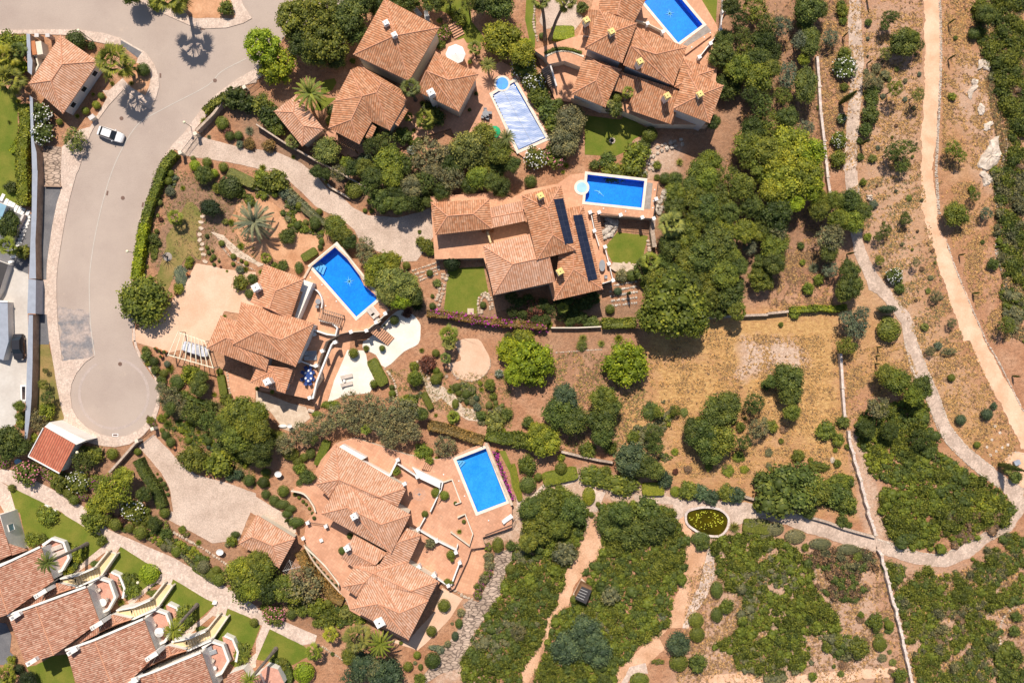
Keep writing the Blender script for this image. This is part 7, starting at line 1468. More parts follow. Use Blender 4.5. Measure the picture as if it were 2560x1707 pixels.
# hedges
hedge('00 225,960 235,1150 215,1300 200,1500 01 215,100 215,320', 105, 1.4, 'y', look='yellow green boundary hedge')
hedge('00 110,1400 180,1290', 60, .9, 'l', look='short lime green hedge stub')
hedge('00 1610,1400 1500,1540 01 1440,150 1370,330 1330,480', 78, 1.5, 'm', look='long roadside hedge, upper stretch')
hedge('01 1325,480 1300,640 1275,800 1250,1000', 88, 1.5, 'l', look='long roadside hedge, lower stretch')
hedge('00 1880,1030 1960,960 2080,880', 70, 1.9, 'm', look='dark loose hedge on the pavement wall')
hedge('02 1265,1080 1330,1210 1430,1360 1490,1520', 90, 1.3, 'g', look='long curved clipped hedge beside the lower driveway', lump=.03, leaf=.15)
hedge('12 1580,770 1750,800 1950,870 2090,910', 90, 1.5, 'a', look='reddish olive clipped hedge above the dolphin pool', lump=.05)
hedge('12 2110,850 2300,890 22 60,880 200,960', 110, 1.7, 'm', look='dense green hedge right of the dolphin pool')
hedge('11 1570,1310 1700,1320 1900,1350 2100,1380 2300,1400 21 60,1410 320,1430', 62, 1.7, 'a', look='bougainvillea hedge with magenta blossom', flowers='magenta', flow_d=1.8)
hedge('21 650,1400 800,1400', 50, 1.0, 'g', look='small dark hedge in the villa shade'); hedge('21 830,1400 1000,1400 1140,1390', 90, 1.5, 'm', look='wide hedge left of the broad tree')
hedge('13 400,360 470,500 600,640 700,760 800,820', 95, .9, 'a', look='red and green clipped hedge along the terrace kerb', lump=.06)
hedge('02 1450,400 1700,500 1950,590', 30, 1.3, 'g', look='thin clipped hedge line above the olive bushes', lump=.04)
hedge('31 200,1280 340,1270 480,1260 600,1270 720,1250', 55, 1.0, 'y', look='yellow green hedge on the straight stone wall')
hedge('11 290,170 400,270 520,380 640,490', 50, .9, 'o', look='grey clipped hedge along the curved driveway')
hedge('01 2110,30 2200,80 2340,110 11 100,150 200,180', 55, .9, 'm', look='curved hedge above the date palm')
hedge('12 2190,1010 2240,1150 2290,1300 2350,1450', 26, .5, 'g', look='magenta edging hedge beside the pool wall', flowers='magenta', flow_d=4, leaf=.14)
hedge('22 60,1190 20,1230', 20, .4, 'y') if False else None
hedge('13 130,1370 260,1400 310,1500 290,1568', 70, .9, 'g', look='curved dark hedge beside the lime clipped ball')
hedge('03 1490,200 1700,420 1950,640', 34, .8, 'o', look='low grey hedge beside the ruined wall')
hedge('20 300,490 400,450 520,450 640,485', 26, .3, 'm', look='low planting strip on the curved planter wall', z0=2.55, leaf=.12)
hedge('03 640,360 700,440 660,520', 70, .7, 'g', look='dark hedge below the leaning palm trunk')
hedge('23 2130,120 2240,90 2350,110', 60, .7, 'o', look='flat clipped heather hedge right of the oval pond')
# date palm with wide crown in the rock garden; sago-like palms
plant('01', 'P s 2340,470 200 3.2')
# leaning palms of the cottages
palm(nat('03', 440, 460), 105, 'g', 9.0, 'feather', nat('03', 800, 290)); palm(nat('03', 1600, 1080), 100, 'v', 8.0, 'feather', nat('03', 1810, 850)); palm(nat('13', -60, 1540), 90, 'v', 8.5, 'feather', nat('13', 185, 1250)); palm(nat('13', 990, 1568), 1, 'v', 3, 'fan') if False else None
# woods of single trees
def wood(s, rr, cols, seed, h=(3.5, 6), kinds=('tree', 'tree', 'tree2', 'airy'), step=None):
    r = random.Random(seed); poly = P(s); m = (rr[0]+rr[1])/2*TS*(step or 1.15)
    taken = [t[4] for t in THINGS if t[2] == 'tree']
    for p in poisson(poly, m, seed, 3000):
        if any(math.dist(p, q) < m*.72 for q in taken): continue
        tree(p, r.uniform(*rr), r.choice(cols), r.uniform(*h), r.choice(kinds))
wood('20 1960,60 2350,40 30 60,300 100,900 60,1300 31 40,0 21 2350,0 1500,0 1480,420 1900,400 20 1900,1500 2120,1500 2200,1000 2180,1300 2280,900 2100,830 1880,820 1910,560 1930,300', (90, 150), 'ggmmdv', 3)
wood('21 1480,450 2200,250 31 60,420 60,850 21 2150,1150 2080,1300 1800,1280 1500,850 1200,980 1190,900 1350,700 1480,620', (90, 150), 'ggmdd', 4)
wood('10 1050,1180 1450,1420 1700,1400 2250,1330 20 40,1400 11 2350,80 1900,200 1600,220 1300,330 1000,200 700,60 10 900,1450', (80, 130), 'ggodm', 5, (3, 5))
wood('10 1000,-60 2300,-60 2300,100 1960,60 1900,0 1500,10 1350,60 1160,20 10 1020,160', (80, 130), 'gmdv', 6, (4, 6))
wood('02 1500,420 2020,640 12 200,880 0,900 02 1900,800 1780,700 1560,640', (60, 100), 'ggom', 7, (2, 3.4))
wood('21 0,1160 330,1210 760,1150 640,1300 640,1390 330,1380 21 0,1330', (50, 80), 'ddd', 8, (1.6, 2.4))
# the open scrub: masses of maquis
scrub('30 1940,-20 2350,-20 2350,1568 2180,1568 2230,1230 2180,960 2080,760 2100,560 1960,470 1900,230', 'omgmgn', (.45, 1.15), gap=.28, seed=1)
scrub('31 2060,0 2350,0 2350,1250 2140,1080 2180,900 2120,750 2090,560 2130,380 2090,160', 'gmmogvo', (.45, 1.15), gap=.22, seed=2)
scrub('31 2140,1120 2350,1180 2350,1568 2200,1400', 'gmo', (.4, .9), gap=.35, seed=22)
scrub('32 820,760 930,560 1120,560 1470,560 1460,760 1570,870 1540,980 1650,1070 1900,1240 2050,1320 2150,1360 2240,1500 2240,1568 1700,1568 1540,1500 1250,1380 1100,1270 960,1230 900,1100 880,1000 820,930', 'mvgmy', (.4, .85), gap=0, seed=3, h=.65)
scrub('32 1060,1340 1250,1400 1560,1510 1700,1568 33 1600,60 1560,200 1500,340 1300,320 1150,240 1080,100 1040,0 32 1030,1450', 'mvmg', (.5, .95), gap=.12, seed=4)
scrub('33 1560,0 2240,0 2150,120 1990,230 1850,250 1650,350 1560,330 1600,150', 'mvnmog', (.45, .9), gap=.26, seed=5)
scrub('23 130,40 680,0 690,100 620,220 560,400 500,540 470,650 400,850 320,980 290,1120 230,1250 180,1330 100,1420 80,1568 13 1900,1568 1900,1380 2000,1120 2170,900 2290,650 23 0,420 60,300', 'mvmgo', (.4, .85), gap=0, seed=6, h=.62, leaf=.14)
scrub('22 170,1480 300,1380 600,1440 690,1568 650,1568 23 680,0 130,40 100,0', 'mgv', (.6, 1.1), gap=0, seed=61)
scrub('22 820,1500 1100,1470 1350,1500 1500,1568 23 1540,100 1600,260 1560,400 1600,520 1560,640 1480,740 1440,1040 1240,1160 1080,1330 930,1480 940,1568 200,1568 280,1350 380,960 560,850 720,840 720,660 660,560 840,360 920,230 820,80', 'mmgvmo', (.4, .85), gap=0, seed=7, h=.62, leaf=.14)
scrub('23 1880,240 2350,180 33 230,340 380,450 430,700 650,980 640,1110 350,1130 400,1380 200,1500 40,1568 23 2240,1480 2080,1440 2040,1300 1860,1240 2090,1080 2120,820 1980,640 1870,560 1850,330', 'gmvmog', (.35, .85), gap=.12, seed=8, h=.65, leaf=.14)
scrub('33 330,400 560,350 820,330 960,380 1020,620 900,700 800,820 620,800 450,700 380,550', 'mongno', (.35, .8), gap=.28, seed=9)
scrub('33 1080,480 1250,500 1480,530 1560,600 1750,540 2000,440 2000,330 2250,180 2350,220 2350,830 2150,860 2000,900 2160,980 2090,1260 2100,1400 2060,1568 1370,1568 1300,1280 1200,900 1130,640', 'mogmmvon', (.32, .8), gap=.2, seed=10, h=.65, leaf=.14)
scrub('33 2120,1250 2240,1180 2350,1450 2350,1568 2110,1568', 'gmg', (.5, 1.0), gap=.05, seed=11)
scrub('33 600,1130 700,1100 960,1370 700,1350 500,1280 330,1180', 'mog', (.4, .8), gap=.5, seed=12)
scrub('32 380,1100 560,1130 600,1200 780,1240 760,1420 820,1568 500,1568 420,1400 560,1250', 'mgv', (.4, .8), gap=.3, seed=13)
scrub('22 1050,540 1500,560 1600,700 1530,900 1560,1030 1400,1100 1200,1000 1020,880', 'yop', (.25, .5), gap=.62, seed=14, h=.6, leaf=.16, label='sparse tufts in the dry meadow')
scrub('13 860,860 1000,1000 760,1040 580,960 380,900 200,800 420,780 600,860', 'vmgy', (.3, .6), gap=.3, seed=15, leaf=.15, label='mixed low planting under the olive trees')
scrub('02 1620,760 1850,730 1960,860 1960,1060 2140,1080 2350,1200 2350,1120 12 0,1300 130,1330 100,1080 02 2100,930 1800,950 1650,1000 1560,820', 'vgyp', (.2, .45), gap=.5, seed=16, leaf=.13, label='mixed low planting beside the lower driveway')
scrub('01 1420,480 1530,300 1640,60 1600,40 1500,260 1420,420 1350,700 1330,950 1400,990 1450,700', 'gmps', (.2, .4), gap=.62, seed=17, leaf=.12, label='low planting behind the roadside hedge')
scrub('11 0,0 250,50 420,300 620,520 600,640 480,560 330,560 200,300 0,230', 'mgvos', (.25, .5), gap=.5, seed=18, leaf=.13, label='mixed planting of the rock garden')
scrub('01 1960,120 2350,170 2350,330 2200,250 2100,200', 'mgvo', (.25, .5), gap=.42, seed=19, leaf=.13, label='mixed planting above the date palm')
scrub('12 1330,520 1900,380 2230,420 2300,760 2060,760 1880,540 1600,640', 'vgops', (.2, .4), gap=.68, seed=20, leaf=.12, label='scattered low plants among the stones')
scrub('03 760,50 1300,30 1500,200 1800,340 2060,560 1940,600 1600,380 1330,230', 'vgymo', (.25, .55), gap=.38, seed=21, leaf=.14, label='mixed hedge planting above the cobbled lane')
# dry grass and litter over the open ground
litter('30 500,0 1420,0 1400,1568 480,1568', 5000, 'wwn', seed=23, gap=.65, label='dry tufts around the upper cobbled path')
litter('30 1600,0 1930,0 1880,400 2080,900 2200,1568 1600,1568', 3000, 'wwn', seed=24, gap=.65, label='dry tufts right of the upper sandy track')
litter('31 760,100 1400,0 1560,900 1800,1568 1380,1568 900,700', 4000, 'wwno', seed=25, gap=.65, label='dry tufts left of the track bend')
litter('31 1560,100 2120,100 2080,800 2180,1200 2240,1568 2030,1568 1700,700', 3000, 'wwn', seed=26, gap=.65, label='dry tufts right of the track bend')
litter('22 1250,60 1800,-100 2350,-60 32 690,-60 740,800 820,1300 700,1568 400,1100 22 2100,1300 1500,1230 1300,800', 9000, 'wwwn', seed=27, gap=.72, size=(.09, .20), h=.15, label='tall straw grass of the meadow')
litter('32 700,100 1250,0 1450,500 900,500 850,800 760,800', 2500, 'wwn', seed=28, gap=.6, label='dry tufts on the strip above the mound')
litter('32 1380,0 1850,0 2300,950 2150,1200 1850,960 1600,600', 3000, 'wwn', seed=29, gap=.6, label='dry tufts between lane and lower track')
litter('31 0,700 500,600 600,1280 0,1300', 2500, 'nwn', seed=30, gap=.6, label='sparse litter on the bare plot')
litter('33 350,350 1040,400 1300,1568 200,1568', 4000, 'nwn', seed=31, gap=.6, label='dry brown undergrowth left of the stepped wall')
litter('33 1100,560 1400,560 1700,560 2050,400 2350,250 2350,1568 1330,1568', 4500, 'nwwn', seed=32, gap=.55, size=(.1, .22), h=.3, label='dry brown undergrowth right of the stepped wall')
litter('30 1900,200 2350,-20 2350,1568 2150,1568', 6000, 'nnwo', seed=33, gap=.4, size=(.1, .22), h=.3, label='dry undergrowth in the upper right scrub')
litter('31 2080,0 2350,0 2350,1568 2180,1500', 5000, 'nnwo', seed=34, gap=.4, size=(.1, .22), h=.3, label='dry undergrowth in the right hand scrub')
litter('23 1650,500 2350,300 2350,1568 1500,1568', 5000, 'nwn', seed=35, gap=.5, label='dry undergrowth below the oval pond')
litter('22 400,100 850,100 1300,500 1000,1050 300,1000 380,500', 2500, 'nwnp', seed=36, gap=.6, label='sparse litter between the lime trees')
litter('20 2200,0 30 700,0 700,1568 500,1568 31 500,600 0,500 20 1950,1500 2150,900', 5000, 'nwn', seed=37, gap=.4, label='dry litter below the wooded slope')
litter('01 1400,0 2350,0 2350,850 1800,800 1350,900', 1500, 'npg', seed=38, gap=.5, size=(.06, .14), label='small weeds in the dry garden')
litter('02 1450,500 2350,600 2350,1350 1560,900', 3500, 'npgmw', seed=39, gap=.4, size=(.06, .16), label='small weeds beside the lower driveway')
litter('12 1200,250 2350,300 2350,800 2050,720 1300,540', 2500, 'npgw', seed=40, gap=.5, size=(.06, .14), label='small weeds among the stepping paths')
for t, q, n in (('22', '1450,600', 0),): pass
# low brown and grey bushes dotted over the dry ground, one by one
def dots(s, n, cols, rr, seed):
    r = random.Random(seed)
    for p in poisson(P(s), n, seed, 600):
        if r.random() < .55: bush(p, r.uniform(*rr), r.choice(cols), h=.5)
dots('22 1350,600 2350,700 32 640,1000 22 2100,1300 1500,1200', 24, 'pony', (18, 42), 51)
dots('30 900,300 1400,300 1400,1568 880,1568', 30, 'opns', (12, 30), 52); dots('31 900,100 1400,100 1600,1200 1250,1200', 30, 'opns', (12, 30), 53); dots('33 650,700 1050,700 1200,1500 500,1500', 20, 'onpg', (18, 45), 54)
# ------------------------------------------------------------------ small things
ZBAL = 1.1
car('00 1010,1230', math.radians(-20), .04, 'carwhite', 'white hatchback parked at the kerb below the corner house') if False else None
MT['carwhite'] = plain('white_car_paint', (.78, .78, .78), .25, .6, .02); MT['carblack'] = plain('black_car_paint', (.03, .03, .035), .25, .6, .02); MT['tarp'] = two('silver_car_cover', (.50, .52, .58), (.62, .64, .70), 2, 5, .1)
car('00 1008,1232', math.radians(-19), .05, 'carwhite', 'white hatchback parked at the kerb below the corner house')
car('02 162,50', math.radians(-88), .05, 'carblack', 'black car parked in the walled white yard')
car('02 1790,70', math.radians(-17), .06, 'tarp', 'car under a silver cover beneath the pergola', covered=True, name='covered_car')
lamp('00 855,378', 4.6, 'globe street lamp on the pavement above the corner house'); lamp('00 1757,1168', 3.0, 'globe street lamp beside the rock garden gate'); lamp('01 1245,758', 3.0, 'globe street lamp standing in the roadside hedge'); lamp('02 825,985', 4.0, 'globe street lamp at the red roofed outbuilding'); lamp('03 1350,590', 3.4, 'globe lamp standing in the lime clipped ball')
lamp('00 235,900', 1.6, 'small white globe lamp on the boundary wall') if False else None
for t, x, y, r in (('00', 1115, 1088, .33), ('00', 1973, 741, .33), ('01', 1127, 250, .33), ('02', 1102, 205, .33)):
    o = disc('%s %d,%d' % (t, x, y), r, .05, 'manhole', 'manhole_cover'); reg(o, 'round iron manhole cover in the asphalt', 'manhole cover', 'covers in the road', nat(t, x, y))
for t, x, y, a in (('00', 1472, 695, 1.6), ('00', 2038, 838, .6), ('01', 985, 205, 1.4), ('01', 1310, 312, 1.4), ('02', 1352, 693, 1.1), ('02', 1058, 856, 0), ('00', 1862, 268, 0)):
    p = W(nat(t, x, y), .05); m = MB(); m.box((p.x, p.y, .03), (.75, .28, .03), 'manhole', a); 
    if (x, y) == (1058, 856): m.box((p.x, p.y, .028), (1.0, .5, .028), 'white', a)
    o = m.build('drain_grate', loc=(p.x, p.y, 0)); reg(o, 'narrow iron drain grate', 'drain', 'covers in the road', nat(t, x, y))
parasol('10 1830,490', ZE, 1.66, 'white', 'large white octagonal parasol beside the tiled wing'); parasol('10 2190,1205', ZE, 1.02, 'green_fabric', 'green parasol beside the covered pool', 10, 2.3)
parasol('03 1448,1112' , ZBAL, .78, 'white', 'round white parasol on the third cottage balcony', 14, 2.0)
table('10 2108,1045', ZE, .55, 'greyfabric', 'small grey patio table below the paddling pool')
for k, (x, y) in enumerate(((2105, 1008), (2150, 1040), (2080, 1075), (2125, 1085))): chair('10 %d,%d' % (x, y), k*1.5, ZE, 'greyfabric', ['patio chair above', 'patio chair right of', 'patio chair left of', 'patio chair below'][k]+' the small grey table', 'patio chairs')
lounger('12 835,318', math.radians(14), .08, 'upper of the two beige loungers on the white patio', 'loungers on the white patio'); lounger('12 835,388', math.radians(14), .08, 'lower of the two beige loungers on the white patio', 'loungers on the white patio')
table('12 810,358', .08, .22, 'white', 'tiny white side table between the two loungers')
lounger('12 505,105', math.radians(2), ZA, 'upper grey lounger on the shaded balcony', 'loungers on the balcony', 'greyfabric'); lounger('12 505,150', math.radians(2), ZA, 'lower grey lounger on the shaded balcony', 'loungers on the balcony', 'greyfabric')
lounger('10 1480,110', math.radians(-50), ZE, 'grey lounger left of the villa roof balcony planters', 'loungers by the top roof', 'greyfabric'); lounger('10 1570,160', math.radians(-80), ZE, 'grey lounger right of the first by the top roof', 'loungers by the top roof', 'greyfabric')
rt = table('12 480,312', ZA, .75, 'blue_table', 'blue oval table with white place settings', 1.15)
for k in range(6):
    a = k*1.047+.5; m = MB(); m.lathe((math.cos(a)*.5, math.sin(a)*.85, .752), [(.17, 0), (.18, .02), (.1, .021)], 'white', 14); m.build('plate').parent = rt
for k in range(8): a = k*.785+.4; q = nat('12', 480+math.cos(a)*52, 312-math.sin(a)*78); p = W(q, ZA+.4); c_ = chair('12 %g,%g' % (480+math.cos(a)*52, 312-math.sin(a)*78), a+math.pi, ZA, 'blue_table', 'x', 'chairs round the blue oval table'); reg(c_, 'dark blue chair at the oval table', 'chair', 'chairs round the blue oval table', q)
table('21 828,870', ZC, .5, 'greyfabric', 'long grey oval table on the roof terrace', .95); table('11 570,1200', ZA, .45, 'greyfabric', 'grey square table inside the curved white wall')
chair('11 565,1245', 1.5, ZA, 'greyfabric', 'grey chair inside the curved white wall'); chair('11 540,1500', .5, ZA, 'white', 'white chair behind the looping parapet'); chair('21 862,975', 0, ZC, 'greyfabric', 'grey chair below the long oval table', None)
table('03 942,828' , ZBAL, .65, 'white', 'round white table on the middle cottage balcony')
for k, (x, y, a) in enumerate(((985, 800, 3), (890, 810, 0), (920, 880, 1.5), (870, 680, .6), (910, 710, .6))): chair('03 %d,%d' % (x, y), a , ZBAL, 'fabric', ['white chair right of', 'white chair left of', 'white chair below', 'upper chair far above', 'lower chair above'][k]+' the round balcony table', 'chairs on the cottage balconies')
for k, (x, y, a) in enumerate(((1380, 970, .6), (1420, 1030, .6), (1450, 1180, 1.5))): chair('03 %d,%d' % (x, y), a , ZBAL, 'fabric', ['topmost', 'middle', 'lowest'][k]+' chair on the balcony with the parasol', 'chairs on the cottage balconies')
for k, (x, y) in enumerate(((525, 325), (550, 375))): lounger('03 %d,%d' % (x, y), .35 , ZBAL, ['upper', 'lower'][k]+' cream lounger on the first cottage balcony', 'cream loungers')
for k, (x, y) in enumerate(((1900, 1260), (1940, 1290))): lounger('03 %d,%d' % (x, y), .35 , ZBAL, ['left', 'right'][k]+' grey lounger on the lowest cottage balcony', 'grey loungers', 'greyfabric')
chair('03 1955,1360', 1 , ZBAL, 'fabric', 'upper white chair on the lowest cottage balcony'); table('03 1970,1430' , ZBAL, .33, 'white', 'small white table on the lowest cottage balcony')
lounger('13 2310,60', math.radians(35), ZD, 'white slatted lounger at the lower right pool corner', None, 'white')
for k, (x, y) in enumerate(((1060, 1310), (1090, 1290), (1100, 1350))): lounger('11 %d,%d' % (x, y), math.radians(130), ZA, ['left', 'middle', 'lower'][k]+' cream lounger at the foot of the star pool', 'loungers at the star pool')
# dishes
def dish(at, z, r, lab):
    p = W(P(at)[0], z+.9); rt = empty('satellite_dish', (p.x, p.y, z), lab, 'satellite dish'); m = MB(); m.lathe((0, 0, .8), [(.05, 0), (r*.6, .08), (r, .25), (r*.98, .26), (r*.6, .12), (.05, .05)], 'white', 20, 1, .85); m.build('reflector').parent = rt; m = MB(); m.tube([(0, 0, 0), (0, 0, .85)], .05, 'greymetal', 8); m.build('mast').parent = rt; m = MB(); m.tube([(0, -r*.8, .95), (0, 0, 1.5)], .025, 'greymetal', 5); m.build('feed_arm').parent = rt
dish('12 205,1215', 0, .6, 'round white dish in the garden right of the clipped balls'); dish('03 2020,365', 0, .62, 'white dish below the lower driveway bed'); dish('12 310,772', 0, .42, 'small white dish beside the white surfboard shape')
p = W(nat('12', 245, 775), .3); m = MB(); m.lathe((p.x, p.y, .15), [(.3, 0), (.36, .12), (.2, .2)], 'white', 16, 2.0, .8); m.build('white_boat_planter', loc=(p.x, p.y, 0), label='long white oval planter on the crazy paving', cat='planter')
p = W(nat('12', 502, 635), .5); m = MB(); m.box((p.x, p.y, 0), (1.0, .45, .45), 'white', -.3); m.box((p.x, p.y, .452), (.9, .36, .05), 'slab', -.3); m.build('stone_bench', loc=(p.x, p.y, 0), label='short white bench at the corner of the lower patio', cat='bench')
p = W(nat('02', 168, 1100), .3); m = MB(); m.lathe((p.x, p.y, .1), [(.5, 0), (.62, .3), (.5, .34), (.1, .3)], 'skyglass', 18, 1, .75); m.build('blue_tub', loc=(p.x, p.y, 0), label='round blue tub beside the red roofed outbuilding', cat='tub')
for s, lab in (('02 430,1515', 'white garden bench on the upper cottage lawn'), ('02 488,1550', 'small white box beside the lawn bench'), ('03 1970,828', 'white garden box beside the third lawn path')):
    p = W(P(s)[0], .4); m = MB(); m.box((p.x, p.y, 0), (1.0 if 'bench' in lab else .7, .5, .42), 'white', -.3); m.box((p.x-.1, p.y-.2, .422), (.8 if 'bench' in lab else .5, .08, .3), 'white', -.3); m.build('garden_bench' if 'bench' in lab else 'garden_box', loc=(p.x, p.y, 0), label=lab, cat='bench' if 'bench' in lab else 'box')
# rotary clothes line
p = W(nat('13', 355, 490), 0); rt = empty('clothes_line', p, 'rotary clothes line beside the garage', 'clothes line'); m = MB(); m.tube([(0, 0, 0), (0, 0, 1.9)], .035, 'brass', 6); m.build('pole').parent = rt
for k in range(4): a = k*1.571+.9*0+.25; m = MB(); m.tube([(0, 0, 1.6), (1.55*math.cos(a), 1.55*math.sin(a), 1.85)], .04, 'brass', 5); m.build('arm').parent = rt
for q in (.5, .75, 1.0):
    m = MB(); c_ = [(1.5*q*math.cos(k*1.571+.25), 1.5*q*math.sin(k*1.571+.25), 1.62+.22*q) for k in range(4)]
    for k in range(4): m.tube([c_[k], c_[(k+1) % 4]], .008, 'white', 4)
    m.build('line').parent = rt
# fire ring, mosaics on the paving, skylight, pots
def ring(at, z, r, n, mat, lab, name='emblem', star=0, w=.05):
    p = W(P(at)[0], z); m = MB()
    for q in ((1.0, .72) if n > 20 else (1.0,)):
        for k in range(n): a0, a1 = 6.2832*k/n, 6.2832*(k+.6)/n; m.face([(p.x+r*q*math.cos(a0), p.y+r*q*math.sin(a0), z), (p.x+r*q*math.cos(a1), p.y+r*q*math.sin(a1), z), (p.x+(r*q-w)*math.cos(a1), p.y+(r*q-w)*math.sin(a1), z), (p.x+(r*q-w)*math.cos(a0), p.y+(r*q-w)*math.sin(a0), z)][::-1], mat)
    if star:
        for k in range(8): a = k*.785; L = r*(.62 if k % 2 == 0 else .38); d = Vector((math.cos(a), math.sin(a), 0)); s_ = Vector((-d.y, d.x, 0)); m.face([(p.x+d.x*L, p.y+d.y*L, z+.002), (p.x+s_.x*.07, p.y+s_.y*.07, z+.002), (p.x-s_.x*.07, p.y-s_.y*.07, z+.002)], mat)
    return m.build(name, loc=(p.x, p.y, z), label=lab, cat='mosaic')
ring('13 1570,365', ZD+.006, .9, 26, 'manhole', 'dark compass rose laid in the lower terrace paving', 'compass_mosaic', 1); ring('12 1498,1400', ZD+.006, 1.0, 26, 'greymetal', 'round grey mosaic rosette in the upper terrace paving', 'rosette_mosaic', 1)
ring('13 1693,50', ZD+.006, .42, 22, 'brownwall', 'small spiral emblem beside the narrow steps', 'spiral_mosaic'); ring('13 1622,135', ZD+.006, .3, 22, 'brownwall', 'smallest spiral emblem at the white parapet', 'spiral_mosaic')
p = W(nat('13', 1990, 328), .9); m = MB(); m.tube([(.32*math.cos(k*.5236), .32*math.sin(k*.5236), .85) for k in range(13)], .05, 'manhole', 6); o = m.build('ring_sculpture', loc=None, label='dark iron ring at the cream planter corner', cat='sculpture'); o.location = (p.x, p.y, 0)
p = W(nat('20', 920, 1292), .1); m = MB()
for k in range(9): a = k*.698; m.lathe((p.x+.42*math.cos(a), p.y+.42*math.sin(a), 0), [(.14, 0), (.13, .14), (.05, .17)], 'whiterock', 7)
m.lathe((p.x, p.y, .03), [(.34, 0), (.2, .03)], 'black', 12); m.build('fire_ring', loc=(p.x, p.y, 0), label='ring of white stones in the middle of the shaded lawn', cat='fire ring')
for s, z, r, c_, sp in (('10 1435,60', ZE+.6, .5, 'v', 0), ('10 1680,195', ZE+.6, .45, 'v', 0), ('10 1960,575', ZE, .35, 'v', 0), ('12 1290,1190', ZD+.3, .75, 'v', 0), ('13 1800,440', ZD, .4, 'v', 0), ('12 2215,1000', 0, .3, 'm', 0), ('01 1718,948', 0, .2, 'a', 0), ('01 1612,1125', 0, .3, 'a', 0), ('02 1590,975', 0, .2, 'a', 0), ('02 2020,1250', 0, .2, 'a', 0), ('13 1795,640', ZD, .4, 'v', 0), ('02 1465,85', 0, .3, 'g', 0), ('02 1510,95', 0, .35, 'g', 0), ('02 1475,135', 0, .3, 'g', 0), ('02 1425,65', 0, .3, 'g', 0)): pot_plant(s, z, r, c_)
# wide terracotta planters on the centre villa court
for s in ('11 2165,548', '11 2090,552'): p = W(P(s)[0], ZC+.5); m = MB(); m.lathe((p.x, p.y, ZC), [(.22, 0), (.34, .35), (.36, .45), (.28, .45), (.2, .35)], 'pot', 16); o = m.build('planter_bowl', loc=(p.x, p.y, ZC)); reg(o, 'round terracotta bowl on the courtyard', 'planter', 'courtyard bowls', P(s)[0])
wall_run('courtyard_wall', '11 2125,560 2155,660', ZC, 1.6, .3, 'yellowwall', 'yellow courtyard wall between garage roof and main villa')
# dead sculptural tree on its stone disc
p = W(nat('01', 1540, 790), 0); rt = empty('bare_tree', p, 'leafless dark tree on a grey stone disc in the dry lawn', 'tree'); m = MB(); m.lathe((0, 0, .04), [(.75, 0), (.75, .06)], 'greydeck', 20); m.build('stone_disc').parent = rt
r = random.Random(3); m = MB(); m.tube([(0, 0, 0), (-.1, 0, .8), (-.15, .1, 1.5)], [.16, .12, .08], 'iron', 7); m.build('trunk').parent = rt
for k in range(9): a = k*.7+r.uniform(-.2, .2); l = r.uniform(.7, 1.2); m = MB(); m.tube([(-.1, 0, .9+.07*k), (l*.5*math.cos(a), l*.5*math.sin(a), 1.5), (l*math.cos(a), l*math.sin(a), 2.0+r.uniform(-.2, .3))], [.07, .045, .015], 'iron', 5); m.build('limb').parent = rt
# stepping stones of the dry lawn
for k, (x, y) in enumerate(((1862, 420), (1845, 472), (1845, 528), (1832, 583), (1835, 635), (1858, 672), (1850, 718), (1868, 768), (1882, 833))):
    p = W(nat('01', x, y), .06); m = MB(); pts = [(p.x+(.42+.1*math.sin(j*2.3+k))*math.cos(j*.9), p.y+(.32+.08*math.cos(j*1.7+k))*math.sin(j*.9)) for j in range(7)]; m.prism(pts, .02, .10, 'slab'); o = m.build('stepping_stone', loc=(p.x, p.y, 0)); reg(o, 'flat pale stepping stone', 'stepping stone', 'stepping stones of the dry lawn', nat('01', x, y))
boulders('01 1950,540 2010,640 2060,730 2150,820 2260,880 2350,915', .25, .28, 'slab', 'lower curved stone edging of the rock garden', 60); boulders('01 2030,610 2090,680 2200,760 2350,850', .25, .3, 'slab', 'upper curved stone edging of the rock garden', 61)
# deck lights and mosaic dots, letter-like marks are not legible in the photo
for t, x, y, z in (('11', 607, 1047, ZA), ('11', 738, 1198, ZA), ('11', 500, 980, ZA), ('11', 640, 1240, ZA), ('21', 1310, 175, ZC), ('21', 1298, 280, ZC), ('21', 1292, 342, ZC), ('21', 840, 348, ZC), ('21', 1042, 374, ZC), ('12', 1862, 1277, ZD), ('12', 1722, 1218, ZD), ('12', 1915, 1415, ZD), ('13', 2136, 75, ZD), ('20', 1650, 437, ZF+.4), ('20', 1765, 345, ZF+.4), ('20', 1820, 305, ZF+.4)):
    p = W(nat(t, x, y), z); m = MB(); m.lathe((p.x, p.y, z), [(.12, 0), (.12, .06), (.06, .09)], 'white', 12); o = m.build('deck_light', loc=(p.x, p.y, z)); reg(o, 'small round white deck light', 'light', 'round lights set in the decks', nat(t, x, y))
